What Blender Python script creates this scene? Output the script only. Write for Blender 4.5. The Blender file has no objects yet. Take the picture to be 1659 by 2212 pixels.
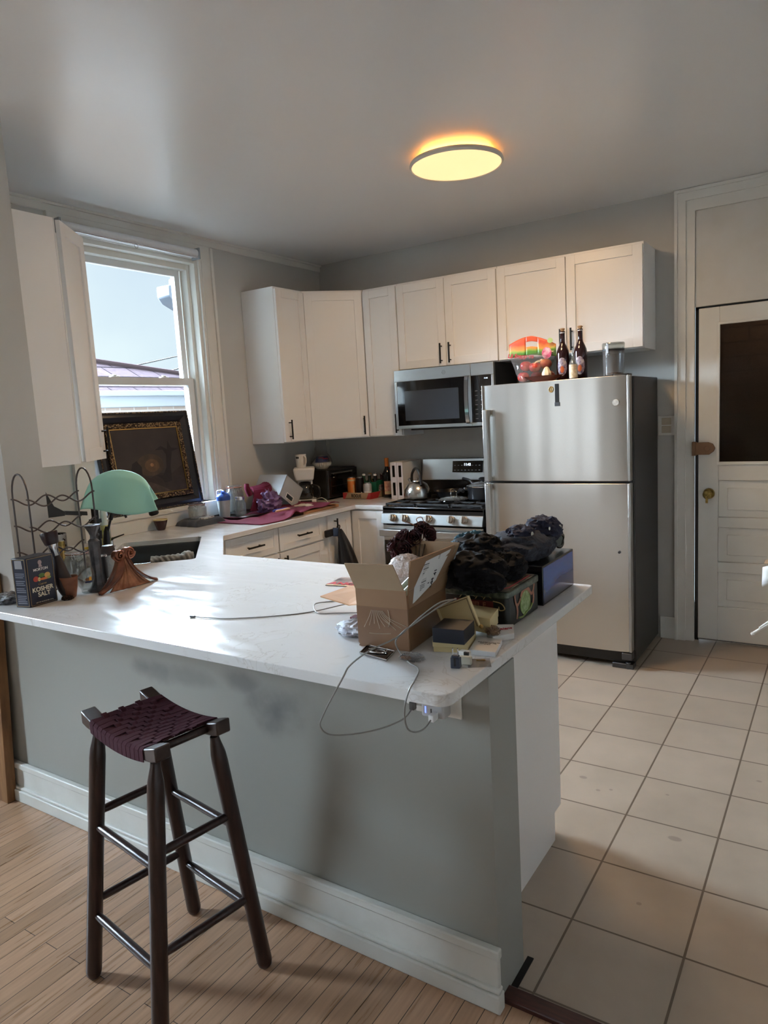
import bpy, bmesh, math, random
from mathutils import Vector, Matrix, noise, Euler
rnd = random.Random(7)
C = bpy.context.scene.collection
S = bpy.context.scene

# ---------------------------------------------------------------- camera, sky, light, exposure
CAMX, CAMY, CAMZ = 3.576, -4.6866, 1.5257
YAW, PITCH, ROLL, FPX = 0.5814, -0.1343, -0.0564, 1527.3
cam_d = bpy.data.cameras.new('camera'); cam = bpy.data.objects.new('camera', cam_d); C.objects.link(cam)
cam_d.sensor_fit = 'VERTICAL'; cam_d.sensor_height = 24.0; cam_d.lens = FPX / 2212 * 24.0
cam_d.clip_start = 0.02; cam_d.clip_end = 200
def _axes():
    f = Vector((-math.sin(YAW)*math.cos(PITCH), math.cos(YAW)*math.cos(PITCH), math.sin(PITCH)))
    r = Vector((math.cos(YAW), math.sin(YAW), 0)); u = r.cross(f)
    return math.cos(ROLL)*r + math.sin(ROLL)*u, math.cos(ROLL)*u - math.sin(ROLL)*r, f
_r, _u, _f = _axes()
cam.matrix_world = Matrix((( _r.x, _u.x, -_f.x, CAMX), (_r.y, _u.y, -_f.y, CAMY), (_r.z, _u.z, -_f.z, CAMZ), (0, 0, 0, 1)))
S.camera = cam

S.view_settings.view_transform = 'Standard'; S.view_settings.look = 'None'
S.view_settings.gamma = 1.0; S.view_settings.use_curve_mapping = False
S.view_settings.exposure = 0.8

def lin(c):
    return tuple(((v/255)/12.92 if v/255 <= .04045 else ((v/255+.055)/1.055)**2.4) for v in c)

world = bpy.data.worlds.new('sky'); S.world = world; world.use_nodes = True
nt = world.node_tree; nt.nodes.clear()
wo = nt.nodes.new('ShaderNodeOutputWorld'); bg = nt.nodes.new('ShaderNodeBackground')
tc = nt.nodes.new('ShaderNodeTexCoord'); nz = nt.nodes.new('ShaderNodeTexNoise'); cr = nt.nodes.new('ShaderNodeValToRGB')
nz.inputs['Scale'].default_value = 3.2; nz.inputs['Detail'].default_value = 5
cr.color_ramp.elements[0].position = .35; cr.color_ramp.elements[0].color = (*lin((205, 224, 240)), 1)
cr.color_ramp.elements[1].position = .68; cr.color_ramp.elements[1].color = (*lin((226, 243, 248)), 1)
nt.links.new(tc.outputs['Generated'], nz.inputs['Vector']); nt.links.new(nz.outputs['Fac'], cr.inputs['Fac'])
nt.links.new(cr.outputs['Color'], bg.inputs['Color']); nt.links.new(bg.outputs['Background'], wo.inputs['Surface'])
bg.inputs['Strength'].default_value = .61

def lamp(name, kind, loc, energy, color, rot=None, **k):
    d = bpy.data.lights.new(name, kind); d.energy = energy; d.color = color
    for a, b in k.items(): setattr(d, a, b)
    o = bpy.data.objects.new(name, d); C.objects.link(o); o.location = loc
    if rot is not None: o.rotation_euler = rot
    return o
def aim(o, to):
    o.rotation_euler = (Vector(to)-o.location).to_track_quat('-Z', 'Y').to_euler()
# bright overcast sky light coming over the neighbouring roof into the kitchen window
sun = lamp('overcast_sun', 'SUN', (-6, -1, 6), 104, (.66, .83, 1.0), angle=math.radians(84)); aim(sun, (-6+5, -1-.1, 6-3.7))
# the same overcast sky from the east, brightening the neighbour's wall that the window looks onto
sun2 = lamp('overcast_sun_east', 'SUN', (6, -1, 8), 2, (.92, .95, 1.0), angle=math.radians(60)); aim(sun2, (6-5, -1+.6, 8-5))
# daylight in the living room windows (left wall and far wall behind the camera)
w1 = lamp('daylight_left_window', 'AREA', (-.55, -4.5, 1.5), 3, (.82, .90, 1.0), shape='RECTANGLE', size=.7, size_y=1.0); aim(w1, (3, -4.2, 1.3))
w2 = lamp('daylight_front_windows', 'AREA', (.0, -7.95, 1.45), 6.5, (.88, .94, 1.0), shape='RECTANGLE', size=1.2, size_y=1.8); aim(w2, (.1, -3, 1.45))

# ---------------------------------------------------------------- materials
def mat(name, rgb, rough=.5, metal=0.0, spec=None, trans=0, ior=None, coat=0, alpha=None, emit=None, estr=0,
        vary=None, bump=None, bdet=4, rvary=None, stretch=None, sheen=0, aniso=0):
    m = bpy.data.materials.new(name); m.use_nodes = True
    t = m.node_tree; N = t.nodes; L = t.links; b = N['Principled BSDF']
    c = (*lin(rgb), 1); b.inputs['Base Color'].default_value = c
    b.inputs['Roughness'].default_value = rough; b.inputs['Metallic'].default_value = metal
    if spec is not None: b.inputs['Specular IOR Level'].default_value = spec
    if trans: b.inputs['Transmission Weight'].default_value = trans
    if ior: b.inputs['IOR'].default_value = ior
    if coat: b.inputs['Coat Weight'].default_value = coat; b.inputs['Coat Roughness'].default_value = .08
    if alpha is not None: b.inputs['Alpha'].default_value = alpha
    if sheen: b.inputs['Sheen Weight'].default_value = sheen
    if emit: b.inputs['Emission Color'].default_value = (*lin(emit), 1); b.inputs['Emission Strength'].default_value = estr
    def noisetex(sc, det=4):
        tcn = N.new('ShaderNodeTexCoord'); mp = N.new('ShaderNodeMapping'); n = N.new('ShaderNodeTexNoise')
        if stretch: mp.inputs['Scale'].default_value = stretch
        n.inputs['Scale'].default_value = sc; n.inputs['Detail'].default_value = det
        L.new(tcn.outputs['Object'], mp.inputs['Vector']); L.new(mp.outputs['Vector'], n.inputs['Vector']); return n
    if vary:   # (scale, rgb2)
        n = noisetex(vary[0]); r = N.new('ShaderNodeValToRGB')
        r.color_ramp.elements[0].position = .38; r.color_ramp.elements[1].position = .64
        r.color_ramp.elements[0].color = c; r.color_ramp.elements[1].color = (*lin(vary[1]), 1)
        L.new(n.outputs['Fac'], r.inputs['Fac']); L.new(r.outputs['Color'], b.inputs['Base Color'])
    if bump:   # (scale, strength, distance)
        n = noisetex(bump[0], bdet); bp = N.new('ShaderNodeBump'); bp.inputs['Strength'].default_value = bump[1]
        bp.inputs['Distance'].default_value = bump[2] if len(bump) > 2 else .01
        L.new(n.outputs['Fac'], bp.inputs['Height']); L.new(bp.outputs['Normal'], b.inputs['Normal'])
    if rvary:  # (scale, lo, hi)
        n = noisetex(rvary[0]); mr = N.new('ShaderNodeMapRange')
        mr.inputs['From Min'].default_value = .0; mr.inputs['From Max'].default_value = 1
        mr.inputs['To Min'].default_value = rvary[1]; mr.inputs['To Max'].default_value = rvary[2]
        L.new(n.outputs['Fac'], mr.inputs['Value']); L.new(mr.outputs['Result'], b.inputs['Roughness'])
    return m

def thin_glass(name, tint=(235, 240, 240), refl=.09, rough=.02, body=0.0):
    """a thin sheet: lets light through and mirrors a little, with an optional haze of its own colour"""
    m = bpy.data.materials.new(name); m.use_nodes = True
    t = m.node_tree; N = t.nodes; L = t.links; N.clear()
    o = N.new('ShaderNodeOutputMaterial'); tr = N.new('ShaderNodeBsdfTransparent'); gl = N.new('ShaderNodeBsdfGlossy')
    lw = N.new('ShaderNodeLayerWeight'); lw.inputs['Blend'].default_value = .5
    fr = N.new('ShaderNodeMath'); fr.operation = 'POWER'; fr.inputs[1].default_value = 4.5; L.new(lw.outputs['Facing'], fr.inputs[0])
    mx = N.new('ShaderNodeMixShader'); tr.inputs['Color'].default_value = (*lin(tint), 1)
    gl.inputs['Roughness'].default_value = rough
    ad = N.new('ShaderNodeMath'); ad.operation = 'ADD'; ad.inputs[1].default_value = refl; ad.use_clamp = True
    L.new(fr.outputs[0], ad.inputs[0]); L.new(ad.outputs['Value'], mx.inputs['Fac'])
    L.new(tr.outputs['BSDF'], mx.inputs[1]); L.new(gl.outputs['BSDF'], mx.inputs[2])
    if body:
        df = N.new('ShaderNodeBsdfDiffuse'); df.inputs['Color'].default_value = (*lin(tint), 1)
        m2 = N.new('ShaderNodeMixShader'); m2.inputs['Fac'].default_value = body
        L.new(mx.outputs['Shader'], m2.inputs[1]); L.new(df.outputs['BSDF'], m2.inputs[2]); L.new(m2.outputs['Shader'], o.inputs['Surface'])
    else: L.new(mx.outputs['Shader'], o.inputs['Surface'])
    return m

M = {}
M['wall'] = mat('wall_paint', (194, 192, 186), .55, vary=(.9, (188, 186, 180)), bump=(220, .05, .002))
M['trim'] = mat('trim_paint', (226, 224, 217), .38, vary=(3, (219, 216, 208)))
M['cab'] = mat('cabinet_paint', (236, 235, 233), .34)
M['cabin'] = mat('cabinet_panel_paint', (226, 221, 217), .42)
M['black'] = mat('black_metal', (18, 18, 20), .42, .3)
M['blackpl'] = mat('black_plastic', (20, 20, 22), .38)
M['blackgl'] = mat('black_glass', (10, 10, 12), .06, spec=.6)
M['enamel'] = mat('black_enamel', (13, 13, 15), .18)
M['iron'] = mat('cast_iron', (22, 22, 24), .55, bump=(300, .2, .001))
M['chrome'] = mat('chrome', (215, 215, 218), .12, 1)
M['steel'] = mat('brushed_steel', (186, 186, 184), .3, 1, bump=(3, .04, .002), bdet=1, stretch=(1.5, 1.5, 30), rvary=(6, .26, .32))
M['steelf'] = mat('fridge_steel', (204, 200, 194), .27, 1)
M['steeld'] = mat('dark_steel', (92, 94, 98), .35, 1)
M['sinkst'] = mat('sink_composite', (62, 66, 70), .5, bump=(300, .1, .001))
M['fridgeside'] = mat('fridge_side_grey', (46, 46, 47), .5, bump=(240, .25, .0015))
M['white'] = mat('white_plastic', (226, 224, 219), .35)
M['whitepaper'] = mat('white_paper', (226, 224, 222), .6)
M['glass'] = thin_glass('window_glass', (254, 255, 255), .0)
M['jarglass'] = thin_glass('jar_glass', (238, 241, 240), .11, .03, .05)
M['plastic_clear'] = thin_glass('clear_plastic', (232, 232, 232), .02, .12, .06)
M['frost'] = thin_glass('frosted_plastic', (206, 212, 216), .05, .3, .62)
M['wood'] = mat('stool_wood', (52, 32, 28), .3, vary=(12, (36, 22, 20)), stretch=(8, 8, 1), bump=(60, .08, .002))
M['webbing'] = mat('maroon_webbing', (66, 34, 42), .95, spec=.15, bump=(900, .35, .001))
M['card'] = mat('cardboard', (150, 116, 86), .75, vary=(4, (141, 108, 79)), bump=(90, .05, .001))
M['cardin'] = mat('cardboard_inside', (160, 136, 108), .8, vary=(5, (152, 128, 101)))
M['carddark'] = mat('cardboard_taped', (122, 90, 66), .3, vary=(6, (132, 98, 72)))
M['cream'] = mat('cream_card', (205, 184, 135), .6)
M['boxnavy'] = mat('dark_navy_card', (20, 23, 34), .38)
M['copper'] = mat('copper_patina', (150, 92, 68), .34, .75, vary=(14, (92, 58, 46)), bump=(40, .25, .003))
M['gold'] = mat('gold', (190, 156, 96), .3, 1)
M['brass'] = mat('worn_brass', (168, 146, 84), .3, 1, vary=(60, (120, 100, 58)))
M['bronze'] = mat('lock_bronze_paint', (128, 96, 68), .5, .2)

# ---------------------------------------------------------------- mesh building
class MB:
    """collects shapes in world coordinates, becomes ONE mesh object"""
    def __init__(s): s.v = []; s.f = []; s.m = []; s.cur = 0
    def mi(s, i): s.cur = i; return s
    def add(s, vs, fs, M=None):
        o = len(s.v)
        s.v += [(M @ Vector(p)) if M is not None else Vector(p) for p in vs]
        s.f += [tuple(i+o for i in f) for f in fs]; s.m += [s.cur]*len(fs); return s
    def box(s, x0, x1, y0, y1, z0, z1, M=None):
        vs = [(x, y, z) for z in (z0, z1) for y in (y0, y1) for x in (x0, x1)]
        return s.add(vs, [(0, 2, 3, 1), (4, 5, 7, 6), (0, 1, 5, 4), (2, 6, 7, 3), (0, 4, 6, 2), (1, 3, 7, 5)], M)
    def prism(s, poly, z0, z1, M=None):
        n = len(poly)
        vs = [(x, y, z0) for x, y in poly]+[(x, y, z1) for x, y in poly]
        fs = [tuple(range(n-1, -1, -1)), tuple(range(n, 2*n))]+[(i, (i+1) % n, n+(i+1) % n, n+i) for i in range(n)]
        return s.add(vs, fs, M)
    def lathe(s, prof, n=28, M=None, c=(0, 0, 0), cap=True):
        vs = []; fs = []
        for r, z in prof:
            for i in range(n):
                a = 2*math.pi*i/n; vs.append((c[0]+r*math.cos(a), c[1]+r*math.sin(a), c[2]+z))
        k = len(prof)
        for j in range(k-1):
            for i in range(n):
                fs.append((j*n+i, j*n+(i+1) % n, (j+1)*n+(i+1) % n, (j+1)*n+i))
        if cap:
            if prof[0][0] > 1e-5: fs.append(tuple(range(n-1, -1, -1)))
            if prof[-1][0] > 1e-5: fs.append(tuple(range((k-1)*n, k*n)))
        return s.add(vs, fs, M)
    def cyl(s, p0, p1, r0, r1=None, n=20):
        p0 = Vector(p0); p1 = Vector(p1); d = p1-p0; L = d.length
        q = d.to_track_quat('Z', 'Y').to_matrix().to_4x4(); q.translation = p0
        return s.lathe([(r0, 0), (r0 if r1 is None else r1, L)], n, q)
    def turned(s, p0, p1, prof, n=20):
        """prof: (radius, fraction along p0-p1)"""
        p0 = Vector(p0); p1 = Vector(p1); d = p1-p0; L = d.length
        q = d.to_track_quat('Z', 'Y').to_matrix().to_4x4(); q.translation = p0
        return s.lathe([(r, t*L) for r, t in prof], n, q)
    def tube(s, pts, r, n=8, closed=False, rr=None):
        pts = [Vector(p) for p in pts]; k = len(pts); vs = []; fs = []
        up = None
        for i, p in enumerate(pts):
            a = pts[(i-1) % k] if (i > 0 or closed) else p; b = pts[(i+1) % k] if (i < k-1 or closed) else p
            t = (b-a).normalized()
            if up is None: up = t.orthogonal().normalized()
            up = (up - t*up.dot(t)); up = up.normalized() if up.length > 1e-6 else t.orthogonal().normalized()
            w = t.cross(up); R = rr[i] if rr else r
            for j in range(n):
                an = 2*math.pi*j/n; vs.append(p+up*(R*math.cos(an))+w*(R*math.sin(an)))
        for i in range(k if closed else k-1):
            for j in range(n):
                a0 = i*n+j; a1 = i*n+(j+1) % n; b0 = ((i+1) % k)*n+j; b1 = ((i+1) % k)*n+(j+1) % n
                fs.append((a0, a1, b1, b0))
        if not closed: fs.append(tuple(range(n-1, -1, -1))); fs.append(tuple(range((k-1)*n, k*n)))
        return s.add(vs, fs)
    def grid(s, fn, nu, nv, cu=False, M=None):
        vs = [fn(i/(nu if cu else nu-1), j/(nv-1)) for j in range(nv) for i in range(nu)]; fs = []
        for j in range(nv-1):
            for i in range(nu if cu else nu-1):
                i2 = (i+1) % nu; fs.append((j*nu+i, j*nu+i2, (j+1)*nu+i2, (j+1)*nu+i))
        return s.add(vs, fs, M)
    def sphere(s, c, r, nu=20, nv=12, fn=None, M=None):
        """fn(direction)->radius scale"""
        rx, ry, rz = r if isinstance(r, (tuple, list)) else (r, r, r)
        def g(u, v):
            a = 2*math.pi*u; b = math.pi*(v-.5); d = Vector((math.cos(b)*math.cos(a), math.cos(b)*math.sin(a), math.sin(b)))
            k = fn(d) if fn else 1
            return (c[0]+rx*d.x*k, c[1]+ry*d.y*k, c[2]+rz*d.z*k)
        return s.grid(g, nu, nv, True, M)

def rootof(o):
    while o.parent: o = o.parent
    return o
def obj(mb, name, m, parent=None, bevel=0, seg=2, ang=35, solid=0, sub=0):
    me = bpy.data.meshes.new(name)
    inv = Matrix.Identity(4)
    if parent is not None: inv = rootof(parent).matrix_basis.inverted()
    me.from_pydata([tuple(inv @ v) for v in mb.v], [], mb.f)
    ms = m if isinstance(m, (list, tuple)) else [m]
    for q in ms: me.materials.append(M[q] if isinstance(q, str) else q)
    for p, i in zip(me.polygons, mb.m): p.material_index = i; p.use_smooth = True
    bm = bmesh.new(); bm.from_mesh(me)
    bmesh.ops.recalc_face_normals(bm, faces=bm.faces); bm.to_mesh(me); bm.free()
    me.set_sharp_from_angle(angle=math.radians(ang)); me.update()
    o = bpy.data.objects.new(name, me); C.objects.link(o); o.parent = parent
    if solid:
        k = o.modifiers.new('solid', 'SOLIDIFY'); k.thickness = solid; k.offset = 0
    if sub:
        k = o.modifiers.new('sub', 'SUBSURF'); k.levels = k.render_levels = sub
    if bevel:
        k = o.modifiers.new('bevel', 'BEVEL'); k.width = bevel; k.segments = seg; k.limit_method = 'ANGLE'; k.angle_limit = math.radians(40)
        k.harden_normals = False
    return o
def tag(o, label, cat, group=None):
    o['label'] = label; o['category'] = cat
    if group: o['group'] = group
    return o
def thing(name, label, cat, loc, rz=0, group=None):
    o = bpy.data.objects.new(name, None); C.objects.link(o); o.empty_display_size = .05
    o.location = loc; o.rotation_euler = (0, 0, rz)
    o.matrix_basis = Matrix.Translation(Vector(loc)) @ Matrix.Rotation(rz, 4, 'Z')
    return tag(o, label, cat, group)
def struct(mb, name, m, **k):
    o = obj(mb, name, m, **k); o['kind'] = 'structure'; return o
def frame(o, n, up=(0, 0, 1)):
    """local x = the viewer's right, y = into the thing, z = up, at origin o for a face with outward normal n"""
    y = -Vector(n).normalized(); z = Vector(up).normalized(); x = y.cross(z).normalized(); z = x.cross(y)
    return Matrix(((x.x, y.x, z.x, o[0]), (x.y, y.y, z.y, o[1]), (x.z, y.z, z.z, o[2]), (0, 0, 0, 1)))
def text(s, size, F, m, parent, ext=.0004, align='CENTER', name='lettering', shear=0, sx=1.0, bold=0):
    """lettering lying in the face frame F (x right, z up), baseline at the origin"""
    d = bpy.data.curves.new(name, 'FONT'); d.body = s; d.size = size; d.extrude = ext; d.align_x = align; d.shear = shear
    d.offset = bold
    tmp = bpy.data.objects.new(name, d); C.objects.link(tmp)
    dg = bpy.context.evaluated_depsgraph_get(); me = bpy.data.meshes.new_from_object(tmp.evaluated_get(dg))
    bpy.data.objects.remove(tmp); bpy.data.curves.remove(d)
    me.materials.clear(); me.materials.append(M[m] if isinstance(m, str) else m)
    o = bpy.data.objects.new(name, me); C.objects.link(o); o.parent = parent
    R = F @ Matrix.Rotation(math.pi/2, 4, 'X') @ Matrix.Diagonal((sx, 1, 1, 1))
    o.matrix_basis = (rootof(parent).matrix_basis.inverted() @ R) if parent is not None else R
    return o
def spline(pts, n=8, closed=False):
    P = [Vector(p) for p in pts]; out = []; k = len(P)
    for i in range(k if closed else k-1):
        if closed: a, b, c, d = P[i-1], P[i], P[(i+1) % k], P[(i+2) % k]
        else: a = P[max(i-1, 0)]; b = P[i]; c = P[i+1]; d = P[min(i+2, k-1)]
        for j in range(n):
            t = j/n
            out.append(.5*((2*b)+(-a+c)*t+(2*a-5*b+4*c-d)*t*t+(-a+3*b-3*c+d)*t**3))
    if not closed: out.append(P[-1])
    return out
def crumple(c, r, seed, amp=.25, freq=2.2, flat=None, nu=56, nv=30, ridge=True, M=None, mb=None):
    """a heap of folded cloth: a sphere with ridged noise; flat = lowest z"""
    mb = mb or MB(); off = Vector((seed*7.3, seed*3.1, seed*1.7))
    def f(d):
        a = noise.noise(d*freq+off); b = noise.noise(d*freq*2.3+off*2)
        k = (1-abs(a)*2.2)*.6+(1-abs(b)*2)*.4 if ridge else a+b*.5
        return 1+amp*(k-.55)
    mb2 = MB(); mb2.sphere(c, r, nu, nv, f)
    vs = [Vector((v.x, v.y, max(v.z, flat) if flat is not None else v.z)) for v in mb2.v]
    return mb.add(vs, mb2.f, M)
# ---------------------------------------------------------------- procedural floors, counter, blotched wall
def brickmat(name, w, h, c1, c2, cm, mortar, offset, shift, rough, swap=False, bumpd=.002, grain=None, squash=1, rv=None):
    m = bpy.data.materials.new(name); m.use_nodes = True
    t = m.node_tree; N = t.nodes; L = t.links; b = N['Principled BSDF']
    tcn = N.new('ShaderNodeTexCoord'); mp = N.new('ShaderNodeMapping'); br = N.new('ShaderNodeTexBrick')
    mp.inputs['Location'].default_value = shift
    L.new(tcn.outputs['Object'], mp.inputs['Vector'])
    vec = mp.outputs['Vector']
    if swap:
        sp = N.new('ShaderNodeSeparateXYZ'); cb = N.new('ShaderNodeCombineXYZ'); L.new(vec, sp.inputs[0])
        a, c = {'yx': ('Y', 'X'), 'yz': ('Y', 'Z'), 'xz': ('X', 'Z')}[swap]
        L.new(sp.outputs[a], cb.inputs['X']); L.new(sp.outputs[c], cb.inputs['Y']); vec = cb.outputs[0]
    L.new(vec, br.inputs['Vector'])
    br.inputs['Scale'].default_value = 1; br.inputs['Brick Width'].default_value = w; br.inputs['Row Height'].default_value = h
    br.offset = offset; br.inputs['Mortar Size'].default_value = mortar; br.inputs['Mortar Smooth'].default_value = .1
    br.inputs['Color1'].default_value = (*lin(c1), 1); br.inputs['Color2'].default_value = (*lin(c2), 1)
    br.inputs['Mortar'].default_value = (*lin(cm), 1); br.inputs['Bias'].default_value = 0
    col = br.outputs['Color']
    n = N.new('ShaderNodeTexNoise'); m2 = N.new('ShaderNodeMapping'); n.inputs['Detail'].default_value = 6
    if grain:
        m2.inputs['Scale'].default_value = grain[0]; n.inputs['Scale'].default_value = grain[1]
        L.new(tcn.outputs['Object'], m2.inputs['Vector']); L.new(m2.outputs['Vector'], n.inputs['Vector'])
        mr = N.new('ShaderNodeMapRange'); mr.inputs['From Min'].default_value = .3; mr.inputs['From Max'].default_value = .7
        mr.inputs['To Min'].default_value = grain[2]; mr.inputs['To Max'].default_value = 1.08
        L.new(n.outputs['Fac'], mr.inputs['Value'])
        mu = N.new('ShaderNodeVectorMath'); mu.operation = 'SCALE'
        L.new(col, mu.inputs[0]); L.new(mr.outputs['Result'], mu.inputs['Scale']); col = mu.outputs['Vector']
        if rv:
            m3 = N.new('ShaderNodeMapRange'); m3.inputs['From Min'].default_value = .3; m3.inputs['From Max'].default_value = .7
            m3.inputs['To Min'].default_value = rv[0]; m3.inputs['To Max'].default_value = rv[1]
            L.new(n.outputs['Fac'], m3.inputs['Value']); L.new(m3.outputs['Result'], b.inputs['Roughness'])
    L.new(col, b.inputs['Base Color'])
    if not rv: b.inputs['Roughness'].default_value = rough
    bp = N.new('ShaderNodeBump'); bp.invert = True; bp.inputs['Strength'].default_value = .6; bp.inputs['Distance'].default_value = bumpd
    L.new(br.outputs['Fac'], bp.inputs['Height']); L.new(bp.outputs['Normal'], b.inputs['Normal'])
    return m
TS, TX, TY = .3149, 2.9256, .0379
M['tile'] = brickmat('floor_tile', TS, TS, (174, 159, 143), (166, 151, 135), (98, 84, 70), .0035, 0, (-TX+TS*20, -TY+TS*20, 0), .42,
                     bumpd=.003, grain=((1, 1, 1), 5, .9), rv=(.3, .48))
def spots(m, pts, k):
    t = m.node_tree; N = t.nodes; L = t.links; b = N['Principled BSDF']; src = b.inputs['Base Color'].links[0].from_socket
    tcn = N.new('ShaderNodeTexCoord'); last = None
    for (x, y, rx, ry) in pts:
        mp = N.new('ShaderNodeMapping'); mp.inputs['Scale'].default_value = (1/rx, 1/ry, 0); mp.inputs['Location'].default_value = (-x/rx, -y/ry, 0)
        L.new(tcn.outputs['Object'], mp.inputs['Vector']); ln = N.new('ShaderNodeVectorMath'); ln.operation = 'LENGTH'; L.new(mp.outputs['Vector'], ln.inputs[0])
        mr = N.new('ShaderNodeMapRange'); mr.interpolation_type = 'SMOOTHSTEP'; mr.inputs['From Min'].default_value = 1; mr.inputs['From Max'].default_value = .75; mr.inputs['To Min'].default_value = 0; mr.inputs['To Max'].default_value = 1
        L.new(ln.outputs['Value'], mr.inputs['Value'])
        if last is None: last = mr.outputs['Result']
        else:
            x2 = N.new('ShaderNodeMath'); x2.operation = 'MAXIMUM'; L.new(last, x2.inputs[0]); L.new(mr.outputs['Result'], x2.inputs[1]); last = x2.outputs[0]
    mx = N.new('ShaderNodeMix'); mx.data_type = 'RGBA'; mx.blend_type = 'MULTIPLY'; mx.inputs['B'].default_value = (k, k, k, 1)
    L.new(last, mx.inputs['Factor']); L.new(src, mx.inputs['A']); L.new(mx.outputs['Result'], b.inputs['Base Color'])
spots(M['tile'], ((2.703, -1.97, .018, .012), (3.111, -2.239, .026, .016), (2.785, -2.042, .010, .008), (2.829, -2.016, .008, .007), (3.082, -2.634, .009, .008), (3.03, -1.955, .008, .006), (3.324, -1.69, .012, .008)), .72)
M['oak'] = brickmat('oak_strip_floor', 1.35, .0572, (188, 150, 120), (160, 126, 98), (60, 44, 32), .0011, .37, (5, 5, 0), .3, swap='yx',
                    bumpd=.001, grain=((28, 1.6, 1), 3, .8), rv=(.24, .4))
M['shingle'] = brickmat('roof_shingle', .36, .14, (64, 55, 58), (54, 47, 50), (28, 25, 27), .008, .5, (3, 3, 0), .9, swap='yz', grain=((1, 1, 1), 20, .8))
M['shingle'].node_tree.nodes['Principled BSDF'].inputs['Specular IOR Level'].default_value = 0
M['brick'] = brickmat('house_brick', .2, .068, (168, 150, 140), (156, 138, 128), (176, 166, 160), .008, .5, (3, 3, 0), .9, swap='yz')
M['porch'] = brickmat('porch_siding', .6, .1, (74, 62, 50), (66, 54, 44), (34, 28, 22), .006, .5, (3, 3, 0), .7, swap='xz')

def quartz():
    m = mat('white_quartz', (216, 214, 212), .13, spec=.32)
    t = m.node_tree; N = t.nodes; L = t.links; b = N['Principled BSDF']
    tcn = N.new('ShaderNodeTexCoord'); n = N.new('ShaderNodeTexNoise'); n.inputs['Scale'].default_value = 9; n.inputs['Detail'].default_value = 9
    n.inputs['Distortion'].default_value = 1.6; L.new(tcn.outputs['Object'], n.inputs['Vector'])
    r = N.new('ShaderNodeValToRGB'); e = r.color_ramp.elements
    e[0].position = .0; e[0].color = (*lin((218, 216, 214)), 1); e[1].position = 1; e[1].color = (*lin((213, 211, 208)), 1)
    for p, c in ((.475, (217, 215, 213)), (.5, (200, 195, 190)), (.515, (216, 214, 211))):
        x = e.new(p); x.color = (*lin(c), 1)
    L.new(n.outputs['Fac'], r.inputs['Fac'])
    # the vein only shows here and there
    n3 = N.new('ShaderNodeTexNoise'); n3.inputs['Scale'].default_value = 5; L.new(tcn.outputs['Object'], n3.inputs['Vector'])
    r3 = N.new('ShaderNodeValToRGB'); r3.color_ramp.elements[0].position = .52; r3.color_ramp.elements[1].position = .62
    L.new(n3.outputs['Fac'], r3.inputs['Fac'])
    mx = N.new('ShaderNodeMix'); mx.data_type = 'RGBA'; mx.inputs['A'].default_value = (*lin((216, 214, 212)), 1)
    L.new(r3.outputs['Color'], mx.inputs['Factor']); L.new(r.outputs['Color'], mx.inputs['B']); L.new(mx.outputs['Result'], b.inputs['Base Color'])
    # wiped streaks in the gloss
    mp = N.new('ShaderNodeMapping'); mp.inputs['Scale'].default_value = (1.2, 5, 1); mp.inputs['Rotation'].default_value = (0, 0, .6)
    n2 = N.new('ShaderNodeTexNoise'); n2.inputs['Scale'].default_value = 3; n2.inputs['Detail'].default_value = 8; n2.inputs['Distortion'].default_value = .8
    L.new(tcn.outputs['Object'], mp.inputs['Vector']); L.new(mp.outputs['Vector'], n2.inputs['Vector'])
    mr = N.new('ShaderNodeMapRange'); mr.inputs['From Min'].default_value = .35; mr.inputs['From Max'].default_value = .7
    mr.inputs['To Min'].default_value = .09; mr.inputs['To Max'].default_value = .26
    L.new(n2.outputs['Fac'], mr.inputs['Value']); L.new(mr.outputs['Result'], b.inputs['Roughness'])
    return m
M['quartz'] = quartz()

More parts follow.
